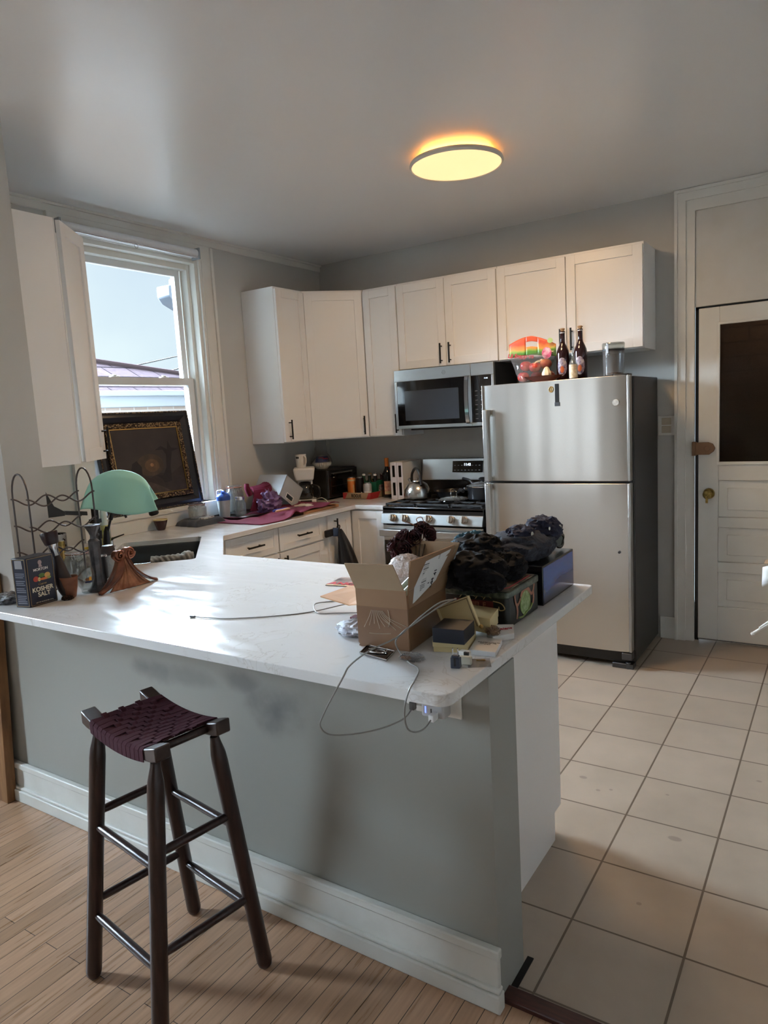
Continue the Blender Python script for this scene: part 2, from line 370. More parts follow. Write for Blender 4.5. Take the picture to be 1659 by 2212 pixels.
def blotched():
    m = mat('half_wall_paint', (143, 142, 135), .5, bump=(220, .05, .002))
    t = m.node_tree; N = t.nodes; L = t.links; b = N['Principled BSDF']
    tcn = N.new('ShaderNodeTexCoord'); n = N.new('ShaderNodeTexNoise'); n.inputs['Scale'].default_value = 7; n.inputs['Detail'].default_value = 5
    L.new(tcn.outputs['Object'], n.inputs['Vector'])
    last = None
    for (x, z, rx, rz, s) in ((1.58, .715, .13, .05, .55), (1.80, .715, .2, .04, .35), (2.17, .675, .13, .085, .75), (2.02, .735, .12, .04, .5)):  # soft dark grey blotches high on the half wall
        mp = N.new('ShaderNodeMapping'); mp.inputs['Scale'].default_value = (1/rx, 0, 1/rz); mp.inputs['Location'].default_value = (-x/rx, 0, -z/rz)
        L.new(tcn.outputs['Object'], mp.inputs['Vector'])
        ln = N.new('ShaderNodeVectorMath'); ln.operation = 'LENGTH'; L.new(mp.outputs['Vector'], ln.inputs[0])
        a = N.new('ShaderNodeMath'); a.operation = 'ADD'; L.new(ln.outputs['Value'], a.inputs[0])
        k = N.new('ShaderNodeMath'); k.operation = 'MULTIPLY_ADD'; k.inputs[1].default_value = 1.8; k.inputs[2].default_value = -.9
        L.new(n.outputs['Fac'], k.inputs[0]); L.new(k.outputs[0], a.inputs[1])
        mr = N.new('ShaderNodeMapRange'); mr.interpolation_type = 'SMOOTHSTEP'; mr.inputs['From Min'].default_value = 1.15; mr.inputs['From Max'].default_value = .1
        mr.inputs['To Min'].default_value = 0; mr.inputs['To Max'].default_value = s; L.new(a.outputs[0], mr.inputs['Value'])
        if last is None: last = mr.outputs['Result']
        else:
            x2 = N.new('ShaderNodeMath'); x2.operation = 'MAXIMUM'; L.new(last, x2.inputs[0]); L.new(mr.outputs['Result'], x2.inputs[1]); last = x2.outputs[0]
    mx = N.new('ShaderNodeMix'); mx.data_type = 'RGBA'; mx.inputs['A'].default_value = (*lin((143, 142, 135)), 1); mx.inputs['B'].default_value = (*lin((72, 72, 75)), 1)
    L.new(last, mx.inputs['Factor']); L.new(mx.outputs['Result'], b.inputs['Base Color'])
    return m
M['halfwall'] = blotched()

def ceil_mat():
    m = mat('ceiling_gloss_paint', (226, 226, 225), .3)
    t = m.node_tree; N = t.nodes; L = t.links; b = N['Principled BSDF']
    b.inputs['Specular IOR Level'].default_value = 1.0; b.inputs['IOR'].default_value = 1.7
    tcn = N.new('ShaderNodeTexCoord'); n = N.new('ShaderNodeTexNoise'); n.inputs['Scale'].default_value = 2.6; n.inputs['Detail'].default_value = 1.5
    n.inputs['Distortion'].default_value = .4; L.new(tcn.outputs['Object'], n.inputs['Vector'])
    bp = N.new('ShaderNodeBump'); bp.inputs['Strength'].default_value = .35; bp.inputs['Distance'].default_value = .010
    L.new(n.outputs['Fac'], bp.inputs['Height']); L.new(bp.outputs['Normal'], b.inputs['Normal'])
    return m
M['ceil'] = ceil_mat()

# ---------------------------------------------------------------- room shell
ZC = 2.747
XL, XR, YN = -.6, 4.7, -8.0        # living room left wall, right wall, far wall behind the camera
struct(MB().box(-.2, XR, -3.13, .05, -.08, 0), 'floor', 'tile')
struct(MB().box(XL-.15, XR, YN-.15, -3.178, -.08, 0).box(XL-.15, .0, -3.178, -3.03, -.08, 0), 'floor_oak', 'oak')
struct(MB().box(-.75, XR+.1, YN-.15, .12, ZC, ZC+.1), 'ceiling', 'ceil')
# back wall with the door opening
DX0, DX1 = 2.815, 3.66
struct(MB().box(-.15, 2.752, 0, .14, 0, ZC).box(3.72, XR+.1, 0, .14, 0, ZC).box(2.752, 3.72, 0, .14, 2.70, ZC), 'wall_back', 'wall')
struct(MB().box(2.752, 3.72, .9, 1.0, 0, ZC).box(2.5, 2.6, .15, 1.0, 0, ZC).box(3.9, 4.0, .15, 1.0, 0, ZC).box(2.5, 4.0, .15, 1.0, 2.6, ZC).box(2.5, 4, .15, 1.0, -.08, 0), 'wall_porch', 'porch')
struct(MB().box(XR, XR+.1, YN, .12, 0, ZC), 'wall_right', 'wall')
# window wall (left) with its opening
WY0, WY1, WZ0, WZ1 = -2.235, -1.30, 1.03, 2.60
struct(MB().box(-.2, 0, -3.03, WY0, 0, ZC).box(-.2, 0, WY1, .12, 0, ZC).box(-.2, 0, WY0, WY1, 0, WZ0).box(-.2, 0, WY0, WY1, WZ1, ZC), 'wall_left', 'wall')
# wall stub that the left wall cabinet hangs on, running on as the half wall of the peninsula
SX = .838
struct(MB().box(XL, SX, -3.189, -3.03, .884, ZC), 'wall_stub', 'wall')
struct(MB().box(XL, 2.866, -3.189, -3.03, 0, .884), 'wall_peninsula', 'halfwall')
# living room walls with window openings that let the daylight in
struct(MB().box(XL-.15, XL, YN, -4.75, 0, ZC).box(XL-.15, XL, -4.35, -3.03, 0, ZC).box(XL-.15, XL, -4.75, -4.35, 0, .9).box(XL-.15, XL, -4.75, -4.35, 1.9, ZC), 'wall_living_left', 'wall')
struct(MB().box(XL-.15, -.6, YN-.15, YN, 0, ZC).box(.6, XR+.1, YN-.15, YN, 0, ZC).box(-.6, .6, YN-.15, YN, 0, .55).box(-.6, .6, YN-.15, YN, 2.35, ZC), 'wall_living_far', 'wall')
# trims
struct(MB().box(0, .014, -3.03, 0, ZC-.05, ZC).box(.0, .03, -3.029, -.001, ZC-.014, ZC-.0005), 'trim_1', 'trim')
b = MB().box(XL, 2.872, -3.205, -3.189, 0, .165).box(XL, 2.876, -3.212, -3.189, .142, .168).box(XL, 2.88, -3.222, -3.189, 0, .05).box(XL, 2.876, -3.216, -3.189, .05, .062)
M['base'] = mat('worn_baseboard_paint', (204, 203, 196), .4, vary=(7, (196, 194, 186)), bump=(18, .15, .003))
struct(b, 'baseboard_peninsula', 'base', bevel=.004)
struct(MB().box(2.6, 2.7, -.016, 0, 0, .14), 'baseboard_back', 'trim', bevel=.003)
struct(MB().box(2.858, 4.7, -3.178, -3.128, -.01, .014), 'trim_2', mat('threshold_wood', (78, 42, 36), .35, vary=(14, (58, 30, 27)), stretch=(1, 8, 1)), bevel=.004)
struct(MB().box(2.866, 2.884, -3.128, -3.0, -.03, .003), 'trim_3', mat('dark_gap', (20, 19, 18), .9))

# door casing, transom panel and door
b = MB().box(2.70, 2.752, -.018, .0, 0, ZC-.03).box(2.7005, 3.7795, -.019, .0, ZC-.065, ZC-.0025).box(2.752, 2.80, -.006, .02, 0, 2.70).box(2.69, 2.706, -.028, 0, 0, ZC-.004)
b.box(3.72, 3.779, -.018, 0, 0, ZC-.066).box(2.7525, 3.7185, -.0055, .0205, 2.62, 2.6985).box(3.67, 3.719, -.0065, .0195, 0, 2.699).box(2.689, 3.781, -.031, 0, ZC-.02, ZC-.002)
struct(b, 'trim_4', 'trim')
struct(MB().box(2.80, 3.67, .008, .03, 2.068, 2.62), 'trim_5', mat('transom_panel_paint', (206, 202, 193), .42, vary=(3.5, (214, 211, 205)), bump=(30, .05, .002)), bevel=.002)
dr = bpy.data.objects.new('door_1', None); C.objects.link(dr); dr.location = (3.24, .02, 0); dr['kind'] = 'structure'
dr.matrix_basis = Matrix.Translation((3.24, .02, 0))
D0, D1, DT = 2.822, 3.662, 2.056
b = MB()
gx0, gx1, gz0, gz1 = 2.935, 3.55, 1.135, 1.955
b.box(D0, gx0, .008, .045, .02, DT).box(gx1, D1, .008, .045, .02, DT).box(gx0, gx1, .008, .045, gz1, DT)
zs = [(.235, .455), (.52, .735), (.80, 1.025)]
b.box(gx0, gx1, .008, .045, .02, zs[0][0]); b.box(gx0, gx1, .008, .045, zs[0][1], zs[1][0]); b.box(gx0, gx1, .008, .045, zs[1][1], zs[2][0]); b.box(gx0, gx1, .008, .045, zs[2][1], gz0)
for z0, z1 in zs:
    b.box(gx0, gx1, .022, .04, z0, z1); b.box(gx0+.05, gx1-.05, .014, .04, z0+.045, z1-.045)
obj(b, 'door_leaf', 'trim', dr, bevel=.003)
b = MB()
for a in ((gx0-.012, gx0+.004, gz0-.014, gz1+.012), (gx1-.004, gx1+.012, gz0-.014, gz1+.012), (gx0, gx1, gz0-.014, gz0+.004), (gx0, gx1, gz1-.004, gz1+.012)):
    b.box(a[0], a[1], .0, .02, a[2], a[3])
obj(b, 'glazing_bead', 'trim', dr, bevel=.002)
obj(MB().box(gx0, gx1, .028, .032, gz0, gz1), 'door_glass', thin_glass('dusty_door_glass', (150, 140, 130), .02, .08, .03), dr)
F = frame((2.883, .008, .945), (0, -1, 0))
b = MB().cyl((2.883, .008, .945), (2.883, -.006, .945), .034, .031).cyl((2.883, -.006, .945), (2.883, -.03, .945), .012).turned((2.883, -.03, .945), (2.883, -.066, .945), [(.014, 0), (.026, .2), (.028, .55), (.022, .85), (.012, .97), (.0, 1)])
kn = obj(b, 'door_knob', 'brass', dr)
obj(MB().box(2.875, 2.889, -.07, -.064, .895, .935).cyl((2.882, -.066, .93), (2.882, -.072, .93), .009), 'hanging_key', 'brass', kn, bevel=.001)
b = MB().prism([(2.795, 1.26), (2.795, 1.185), (2.885, 1.185), (2.91, 1.205), (2.918, 1.225), (2.905, 1.25), (2.88, 1.26)], 0, .022, Matrix(((1, 0, 0, 0), (0, 0, 1, -.014), (0, 1, 0, 0), (0, 0, 0, 1))))
b.cyl((2.875, -.014, 1.222), (2.875, -.024, 1.222), .016).box(2.79, 2.812, -.022, .01, 1.18, 1.265)
lk = obj(b, 'rim_lock', 'bronze', dr, bevel=.002)
# dark gap round the door
struct(MB().box(2.80, 2.822, .03, .05, 0, 2.07).box(2.8, 3.67, .03, .05, 2.05, 2.07), 'trim_6', M['blackpl'])

lamp('porch_fill_lamp', 'POINT', (3.3, .55, 2.3), 22, (1.0, .86, .72), shadow_soft_size=.1)  # added lamp without a fixture, brightens the closed porch behind the door glass
# light switch beside the fridge
t = thing('light_switch', 'white wall plate with two rocker switches between the fridge and the door casing', 'light switch', (2.64, 0, 1.37))
obj(MB().box(2.59, 2.69, -.006, 0, 1.31, 1.43), 'plate', 'trim', t, bevel=.002)
for k in (0, 1): obj(MB().box(2.612, 2.668, -.011, -.005, 1.325+.05*k, 1.368+.05*k), 'rocker', mat('beige_rocker', (190, 178, 156), .4) if k == 0 else M['beige'], t, bevel=.002); M['beige'] = bpy.data.materials['beige_rocker']

# ---------------------------------------------------------------- window
w = bpy.data.objects.new('window_1', None); C.objects.link(w); w['kind'] = 'structure'; w.matrix_basis = Matrix.Translation((-.1, -1.77, 1.03))
b = MB()
b.box(-.2, .0, WY0, WY0+.025, WZ0, WZ1).box(-.2, .0, WY1-.025, WY1, WZ0, WZ1).box(-.199, -.001, WY0+.0005, WY1-.0005, WZ1-.025, WZ1-.0005)
b.box(-.15, -.05, WY0+.0245, WY0+.05, WZ0+.001, WZ1-.026).box(-.15, -.05, WY1-.05, WY1-.0245, WZ0+.001, WZ1-.026).box(-.149, -.051, WY0+.001, WY1-.001, WZ1-.06, WZ1-.0245)
b.box(-.11, -.1, WY1-.062, WY1-.05, WZ0, WZ1)
obj(b, 'window_frame', 'trim', w)
M['vinyl'] = mat('white_vinyl', (222, 224, 224), .3)
def sash(x0, x1, y0, y1, z0, z1, s, bt, tp):
    b = MB(); b.box(x0, x1, y0, y0+s, z0, z1).box(x0, x1, y1-s, y1, z0, z1).box(x0, x1, y0+s, y1-s, z0, z0+bt).box(x0, x1, y0+s, y1-s, z1-tp, z1)
    b.box(x0-.0, x1+.006, y0+s-.006, y0+s+.004, z0+bt, z1-tp).box(x0, x1+.006, y1-s-.004, y1-s+.006, z0+bt, z1-tp)
    o = obj(b, 'window_sash', 'vinyl', w)
    obj(MB().box((x0+x1)/2-.003, (x0+x1)/2+.003, y0+s-.004, y1-s+.004, z0+bt-.004, z1-tp+.004), 'pane', 'glass', o)
    return o
sash(-.135, -.105, -2.185, -1.365, 1.80, 2.545, .042, .04, .045)
lo = sash(-.10, -.07, -2.185, -1.352, 1.035, 1.846, .05, .05, .045)
for y in (-1.95, -1.58): obj(MB().box(-.1, -.078, y-.03, y+.03, 1.846, 1.853).box(-.1, -.082, y-.012, y+.012, 1.853, 1.862), 'sash_lock', 'vinyl', lo, bevel=.002)
# casing and sill
b = MB()
b.box(0, .018, WY0-.105, WY0, WZ0-.02, ZC-.052).box(0, .018, WY1, WY1+.115, WZ0-.03, ZC-.07).box(0, .0188, WY0-.1045, WY1+.1145, WZ1+.0005, ZC-.0527)
b.box(.0, .028, WY0-.118, WY0-.1, WZ0-.0195, ZC-.0515).box(0, .03, WY1+.1, WY1+.12, WZ0-.0295, ZC-.0595).box(.0, .024, WY1+.02, WY1+.03, WZ0+.001, WZ1-.001)
struct(b, 'trim_7', 'trim')
struct(MB().box(-.15, .04, WY0-.02, WY1+.03, WZ0-.03, WZ0+.0).box(.0, .03, WY0-.1, WY1+.10, .915, WZ0-.03), 'trim_8', 'trim')
# roller blind
t = thing('roller_blind', 'rolled-up white blind in a metal bracket across the top of the window', 'roller blind', (.06, -1.83, 2.6))
obj(MB().cyl((.062, -2.31, 2.622), (.062, -1.36, 2.622), .026, n=24).box(.03, .088, -2.3, -1.37, 2.60, 2.606), 'roller', mat('blind_fabric', (222, 224, 226), .5), t)
obj(MB().box(.018, .092, -2.325, -2.312, 2.585, 2.655).box(.018, .092, -1.358, -1.348, 2.585, 2.655).box(.018, .026, -2.325, -1.348, 2.648, 2.655), 'bracket', mat('bracket_grey', (160, 166, 172), .35, .5), t, bevel=.001)
obj(MB().cyl((.088, -2.30, 2.60), (.088, -1.37, 2.594), .005), 'bottom_bar', 'chrome', t)
obj(MB().tube([(.094, -1.845+.012*math.cos(a*math.pi/6), 2.585+.012*math.sin(a*math.pi/6)) for a in range(12)], .002, 6, True), 'pull_ring', 'plastic_clear', t)

# ---------------------------------------------------------------- outside: the neighbouring house, wires, own eave
t = thing('neighbouring_house', 'neighbouring brick house with brown shingle roof and white fascia seen through the window', 'house', (-4.8, 1.0, -3))
obj(MB().box(-6.2, -3.6, -1.6, 3.6, -3, 1.80), 'wall', 'brick', t)
obj(MB().box(-3.62, -3.5, -1.8, 3.8, 1.80, 1.98).box(-3.5, -3.42, -1.8, 3.8, 1.925, 1.99), 'fascia', mat('fascia_paint', (150, 154, 160), .9, spec=0), t, bevel=.01)
b = MB().add([(-3.42, -3.5, 1.97), (-3.42, 3.85, 1.97), (-6.4, 3.85, 1.97), (-6.4, -3.5, 1.97), (-4.9, -1.2, 2.70), (-4.9, -1.6, 2.70)], [(0, 1, 4, 5), (1, 2, 4), (2, 3, 5, 4), (3, 0, 5), (0, 3, 2, 1)])
obj(b, 'roof', 'shingle', t)
obj(MB().cyl((-3.45, 3.8, 1.985), (-4.88, -1.2, 2.715), .035, n=8), 'hip_cap', mat('hip_shingle', (70, 60, 62), .9, spec=0), t)
for k, (a, c) in enumerate((((-9, 4.2, 2.66), (-9, 7.6, 3.36)), ((-9, 5.3, 2.6), (-9, 7.4, 3.06)))):
    d = (Vector(c)-Vector(a))*3
    tag(obj(MB().cyl(Vector(a)-d, Vector(c)+d, .012, n=6), 'overhead_wire', M['blackpl']), ('upper' if k == 0 else 'lower')+' of two thin wires crossing the sky beyond the roof', 'wire', 'overhead wires')
t = thing('roof_gutter', 'white metal gutter end of the roof next door in the upper window pane', 'gutter', (-1.0, -.7, 2.5))
b = MB().prism([(-.80, 2.63), (-.80, 2.545), (-.76, 2.50), (-.66, 2.46), (-.4, 2.44), (-.4, 2.66)], -1.0, -.85, Matrix(((0, 0, 1, 0), (1, 0, 0, 0), (0, 1, 0, 0), (0, 0, 0, 1))))
obj(b, 'gutter_box', mat('gutter_white', (70, 74, 82), .5, .2), t, bevel=.01)
obj(MB().cyl((-.93, -.68, 2.69), (-.93, -.68, 2.60), .035), 'outlet_collar', 'vinyl', t)
# ---------------------------------------------------------------- cabinets
def door(parent, o, n, w, h, hp=None, name='door', rail=.057, t=.019, hl=.135):
    F = frame(o, n); b = MB()
    g = .0015
    b.box(g, rail, -t, 0, g, h-g, F).box(w-rail, w-g, -t, 0, g, h-g, F).box(rail, w-rail, -t, 0, g, rail, F).box(rail, w-rail, -t, 0, h-rail, h-g, F)
    b.box(rail-.002, w-rail+.002, -t+.009, -.002, rail-.002, h-rail+.002, F)
    d = obj(b, name, 'cab', parent, bevel=.0012)
    if hp:
        k, u, v = hp; b = MB(); y = -t-.028
        if k == 'v':
            b.cyl(F @ Vector((u, y, v-hl/2)), F @ Vector((u, y, v+hl/2)), .0058, n=12)
            for s in (-1, 1): b.cyl(F @ Vector((u, -t, v+s*.048)), F @ Vector((u, y, v+s*.048)), .0042, n=8)
        else:
            b.cyl(F @ Vector((u-hl/2, y, v)), F @ Vector((u+hl/2, y, v)), .0058, n=12)
            for s in (-1, 1): b.cyl(F @ Vector((u+s*.048, -t, v)), F @ Vector((u+s*.048, y, v)), .0042, n=8)
        obj(b, 'handle', 'black', d)
    return d
G = 'white wall cabinets with shaker doors'
ZT, ZB, ZM, YF = 2.44, 1.379, 1.838, -.2975
E_ = .003
t = thing('wall_cabinet', 'narrow white wall cabinet beside the window, its blank side facing the room', 'cabinet', (.15, -.76, ZB), group=G)
obj(MB().box(E_, -YF, -.916, -.612, ZB, ZT), 'body', 'cab', t, bevel=.0015)
door(t, (-YF, -.914, ZB+.006), (1, 0, 0), .300, ZT-ZB-.02, ('v', .045, .085))
t = thing('wall_cabinet', 'diagonal white corner wall cabinet with one tall door', 'cabinet', (.25, -.25, ZB), group=G)
obj(MB().prism([(E_, -E_), (E_, -.610), (-YF, -.610), (.610, YF), (.610, -E_)], ZB, ZT), 'body', 'cab', t, bevel=.0015)
dl = math.hypot(.610+YF, .610+YF)
door(t, (-YF+.006, -.610+.006, ZB+.006), (1, -1, 0), dl-.02, ZT-ZB-.02, ('v', dl-.055, .085))
t = thing('wall_cabinet', 'tall narrow white wall cabinet directly left of the microwave', 'cabinet', (.76, -.15, ZB), group=G)
obj(MB().box(.612, .901, YF, -E_, ZB, ZT), 'body', 'cab', t, bevel=.0015)
door(t, (.618, YF, ZB+.006), (0, -1, 0), .281, ZT-ZB-.02, ('v', .25, .085))
t = thing('wall_cabinet', 'short two-door white wall cabinet over the microwave', 'cabinet', (1.28, -.15, ZM), group=G)
obj(MB().box(.903, 1.664, YF, -E_, ZM, ZT), 'body', 'cab', t, bevel=.0015)
door(t, (.905, YF, ZM+.006), (0, -1, 0), .378, ZT-ZM-.02, ('v', .345, .085)); door(t, (1.284, YF, ZM+.006), (0, -1, 0), .378, ZT-ZM-.02, ('v', .033, .085))
t = thing('wall_cabinet', 'wide two-door white wall cabinet above the refrigerator', 'cabinet', (2.12, -.15, ZM), group=G)
obj(MB().box(1.666, 2.577, YF, -E_, ZM, ZT), 'body', 'cab', t, bevel=.0015)
door(t, (1.668, YF, ZM+.006), (0, -1, 0), .452, ZT-ZM-.02, ('v', .42, .085)); door(t, (2.122, YF, ZM+.006), (0, -1, 0), .452, ZT-ZM-.02, ('v', .033, .085))
t = thing('wall_cabinet', 'white wall cabinet at the left edge with its door hanging open', 'cabinet', (.57, -2.9, 1.395), group=G)
obj(MB().box(.425, .73, -3.027, -2.785, 1.392, ZT), 'body', 'cab', t, bevel=.0015)
obj(MB().box(.7, .7315, -2.786, -2.782, 1.392, ZT), 'face_frame', 'cab', t)
door(t, (.722-.616*.0, -2.775, 1.398), (-.788, -.616, 0), .001, .01) if 0 else None
hd = Vector((-.616, .788, 0)); o = Vector((.722, -2.772, 1.398))+hd*.305
door(t, tuple(o), (.788, .616, 0), .305, ZT-1.398-.006, ('v', .035, .085)) if 0 else None
# the viewer's left-to-right on the open door runs from the hinge outwards
def open_door():
    F = Matrix(((hd.x, -.788, 0, .722), (hd.y, -.616, 0, -2.772), (0, 0, 1, 1.398), (0, 0, 0, 1)))
    w_, h, t_, rail = .305, ZT-1.398-.006, .019, .057
    b = MB()
    b.box(0, rail, -t_, 0, 0, h, F).box(w_-rail, w_, -t_, 0, 0, h, F).box(rail, w_-rail, -t_, 0, 0, rail, F).box(rail, w_-rail, -t_, 0, h-rail, h, F)
    b.box(rail-.002, w_-rail+.002, -t_+.009, -.002, rail-.002, h-rail+.002, F)
    d = obj(b, 'door', 'cab', t, bevel=.0012)
    b = MB(); u, v, y = w_-.035, .085, -t_-.028
    b.cyl(F @ Vector((u, y, v-.067)), F @ Vector((u, y, v+.067)), .0058, n=12)
    for s in (-1, 1): b.cyl(F @ Vector((u, -t_, v+s*.048)), F @ Vector((u, y, v+s*.048)), .0042, n=8)
    obj(b, 'handle', 'black', d)
open_door()

G = 'white base cabinets'
ZK = .884
def toe(b, x0, x1, y0, y1): return b.box(x0, x1, y0, y1, 0.001, .105)
M['shoe'] = mat('toe_kick_paint', (196, 194, 190), .5)
XF = .607
def basecab(label, y0, y1, door_from=.0):
    t = thing('base_cabinet', label, 'cabinet', (.3, (y0+y1)/2, 0), group=G)
    b = MB().box(.02, XF, y0+.001, y1-.001, .105, ZK-.001); toe(b, .02, XF-.06, y0+.001, y1-.001)
    obj(b, 'body', 'cab', t, bevel=.001)
    return t
t = basecab('white drawer base cabinet nearest the sink on the window side', -1.868, -1.408)
door(t, (XF, -1.864, .722), (1, 0, 0), .452, .152, ('h', .226, .076), 'drawer', rail=.04)
door(t, (XF, -1.864, .115), (1, 0, 0), .452, .598, ('v', .41, .51))
t = basecab('white drawer base cabinet under the cutting board on the window side', -1.406, -.952)
door(t, (XF, -1.404, .722), (1, 0, 0), .449, .152, ('h', .225, .076), 'drawer', rail=.04)
door(t, (XF, -1.404, .115), (1, 0, 0), .449, .598, ('v', .035, .51))
t = thing('base_cabinet', 'white corner base cabinet with the black bag hanging on its door', 'cabinet', (.3, -.3, 0), group=G)
b = MB().prism([(.02, -.02), (.02, -.95), (XF, -.95), (XF, -.607), (.90, -.607), (.90, -.02)], .105, ZK-.001)
b.prism([(.02, -.02), (.02, -.95), (XF-.06, -.95), (XF-.06, -.54), (.90, -.54), (.90, -.02)], .001, .105)
obj(b, 'body', 'cab', t, bevel=.001)
door(t, (XF, -.905, .115), (1, 0, 0), .272, .76, ('v', .075, .665))
door(t, (XF+.022, -.607, .115), (0, -1, 0), .27, .76)
t = thing('base_cabinet', 'white diagonal sink base cabinet at the corner of the peninsula', 'cabinet', (.5, -2.4, 0), group=G)
b = MB().prism([(.02, -1.87), (.02, -3.025), (1.12, -3.025), (1.12, -2.44), (XF, -1.92), (XF, -1.87)], .105, .66)
b.prism([(XF-.018, -1.875), (XF, -1.87), (XF, -1.925), (1.12, -2.44), (1.118, -2.48), (XF-.018, -1.95)], .66, ZK-.001)
b.prism([(.02, -1.87), (.02, -3.025), (1.06, -3.025), (1.06, -2.46), (XF-.06, -1.96), (XF-.06, -1.87)], .001, .105)
obj(b, 'body', 'cab', t, bevel=.001)
t = thing('base_cabinet', 'white base cabinet at the open end of the peninsula, notched at its toe kick', 'cabinet', (2.2, -2.7, 0), group=G)
b = MB().box(1.123, 2.743, -3.028, -2.38, .105, ZK-.001); toe(b, 1.123, 2.743, -3.028, -2.44)
obj(b, 'body', 'cab', t, bevel=.001)
for k in range(4): door(t, (2.743-.405*k-.002, -2.38, .115), (0, 1, 0), .401, .76, ('v', .035 if k % 2 else .365, .66))
obj(MB().box(2.743, 2.749, -3.028, -2.374, .105, ZK-.001).box(2.743, 2.749, -3.028, -2.44, .001, .105), 'side_panel', 'cabin', t)

# ---------------------------------------------------------------- countertop with the sink cut-out
def arc(cx, cy, r, a0, a1, n=6): return [(cx+r*math.cos(math.radians(a0+(a1-a0)*i/n)), cy+r*math.sin(math.radians(a0+(a1-a0)*i/n))) for i in range(n+1)]
outer = [(.003, -.003), (.003, -3.027), (SX+.003, -3.027), (SX+.003, -3.396)]+arc(2.864-.032, -3.396+.032, .032, -90, 0)+arc(2.864-.012, -2.3265-.012, .012, 0, 90, 3)
outer += [(1.092, -2.3265), (.669, -1.912), (.669, -.635), (.908, -.635), (.908, -.003)]
q = Vector((.7071, -.7071)); p0 = Vector((.231, -2.249)); p1 = Vector((.541, -1.957))
d1 = Vector((.7071, .7071)); TLp = Vector((.236, -2.254)); SW, SLn = .425, .705
cs = [TLp, TLp+d1*SW, TLp+d1*SW+q*SLn, TLp+q*SLn]
hole = []
for i, c_ in enumerate(cs):
    a, b_ = cs[i-1], cs[(i+1) % 4]; r = .03
    e1 = (a-c_).normalized(); e2 = (b_-c_).normalized(); ctr = c_+(e1+e2)*r
    for k in range(5):
        s_ = k/4*math.pi/2; hole.append(tuple(ctr - e2*r*math.cos(s_) - e1*r*math.sin(s_)))
bm = bmesh.new()
def loop(ps):
    vs = [bm.verts.new((x, y, .914)) for x, y in ps]; return [bm.edges.new((vs[i], vs[(i+1) % len(vs)])) for i in range(len(vs))]
ed = loop(outer)+loop(hole)
r_ = bmesh.ops.triangle_fill(bm, edges=ed, use_beauty=True)
bmesh.ops.dissolve_limit(bm, angle_limit=.01, verts=bm.verts, edges=[e for e in bm.edges if not e.is_boundary])
ex = bmesh.ops.extrude_face_region(bm, geom=list(bm.faces))
bmesh.ops.translate(bm, vec=(0, 0, -.029), verts=[v for v in ex['geom'] if isinstance(v, bmesh.types.BMVert)])
bmesh.ops.recalc_face_normals(bm, faces=bm.faces)
me = bpy.data.meshes.new('countertop'); bm.to_mesh(me); bm.free(); me.materials.append(M['quartz'])
ct = bpy.data.objects.new('countertop', me); C.objects.link(ct)
k = ct.modifiers.new('bevel', 'BEVEL'); k.width = .0025; k.segments = 2; k.limit_method = 'ANGLE'; k.angle_limit = .9
tag(ct, 'white quartz worktop running along the window and out over the peninsula', 'countertop')
ZW = .9142
tag(obj(MB().box(.90, 1.02, -3.23, -3.188, .845, .883), 'support_cleat', 'trim', bevel=.003), 'small painted block under the worktop at the far left of the half wall', 'bracket')

# ---------------------------------------------------------------- sink and taps
t = thing('sink', 'dark grey undermount sink set diagonally in the corner of the worktop', 'sink', (.62, -2.36, .70))
Fs = Matrix(((d1.x, q.x, 0, TLp.x), (d1.y, q.y, 0, TLp.y), (0, 0, 1, 0), (0, 0, 0, 1)))
b = MB(); e = .012
b.box(-e, SW+e, -e, SLn+e, .672, .684, Fs).box(-e, 0.0, -e, SLn+e, .684, .884, Fs).box(SW, SW+e, -e, SLn+e, .684, .884, Fs).box(0, SW, -e, 0, .684, .884, Fs).box(0, SW, SLn, SLn+e, .684, .884, Fs)
obj(b, 'basin', 'sinkst', t, bevel=.003)
obj(MB().cyl(Fs @ Vector((SW/2, SLn/2, .684)), Fs @ Vector((SW/2, SLn/2, .687)), .04).cyl(Fs @ Vector((SW/2, SLn/2, .687)), Fs @ Vector((SW/2, SLn/2, .689)), .02), 'drain', 'chrome', t)
obj(MB().cyl(Fs @ Vector((.005, .43, .862)), Fs @ Vector((SW-.003, .43, .862)), .005), 'rail', 'chrome', t)
b = MB()
A = Fs @ Vector((.19, .43, .868)); B2 = Fs @ Vector((SW-.02, .43, .868))
dirv = (B2-A)
def rollf(u, v):
    a = 2*math.pi*u; p = A+dirv*v
    n1 = noise.noise(Vector((v*9, math.cos(a)*1.2, math.sin(a)*1.2)))
    lump = .006*abs(math.sin(v*26+u*14)) + (.012 if v > .68 else 0)*math.sin((v-.68)/.32*math.pi if v > .68 else 0)
    r = .024+.006*n1+lump
    if v < .001 or v > .999: r = .008
    w_ = dirv.normalized().cross(Vector((0, 0, 1)))
    return p+w_*(r*math.cos(a))+Vector((0, 0, r*math.sin(a)))
b.grid(rollf, 28, 60, True)
tag(obj(b, 'rolled_dishcloth', mat('grey_knit', (150, 147, 138), .95, bump=(500, .8, .003), vary=(40, (128, 124, 116)))), 'grey knitted cloth rolled around the rail inside the sink', 'cloth')

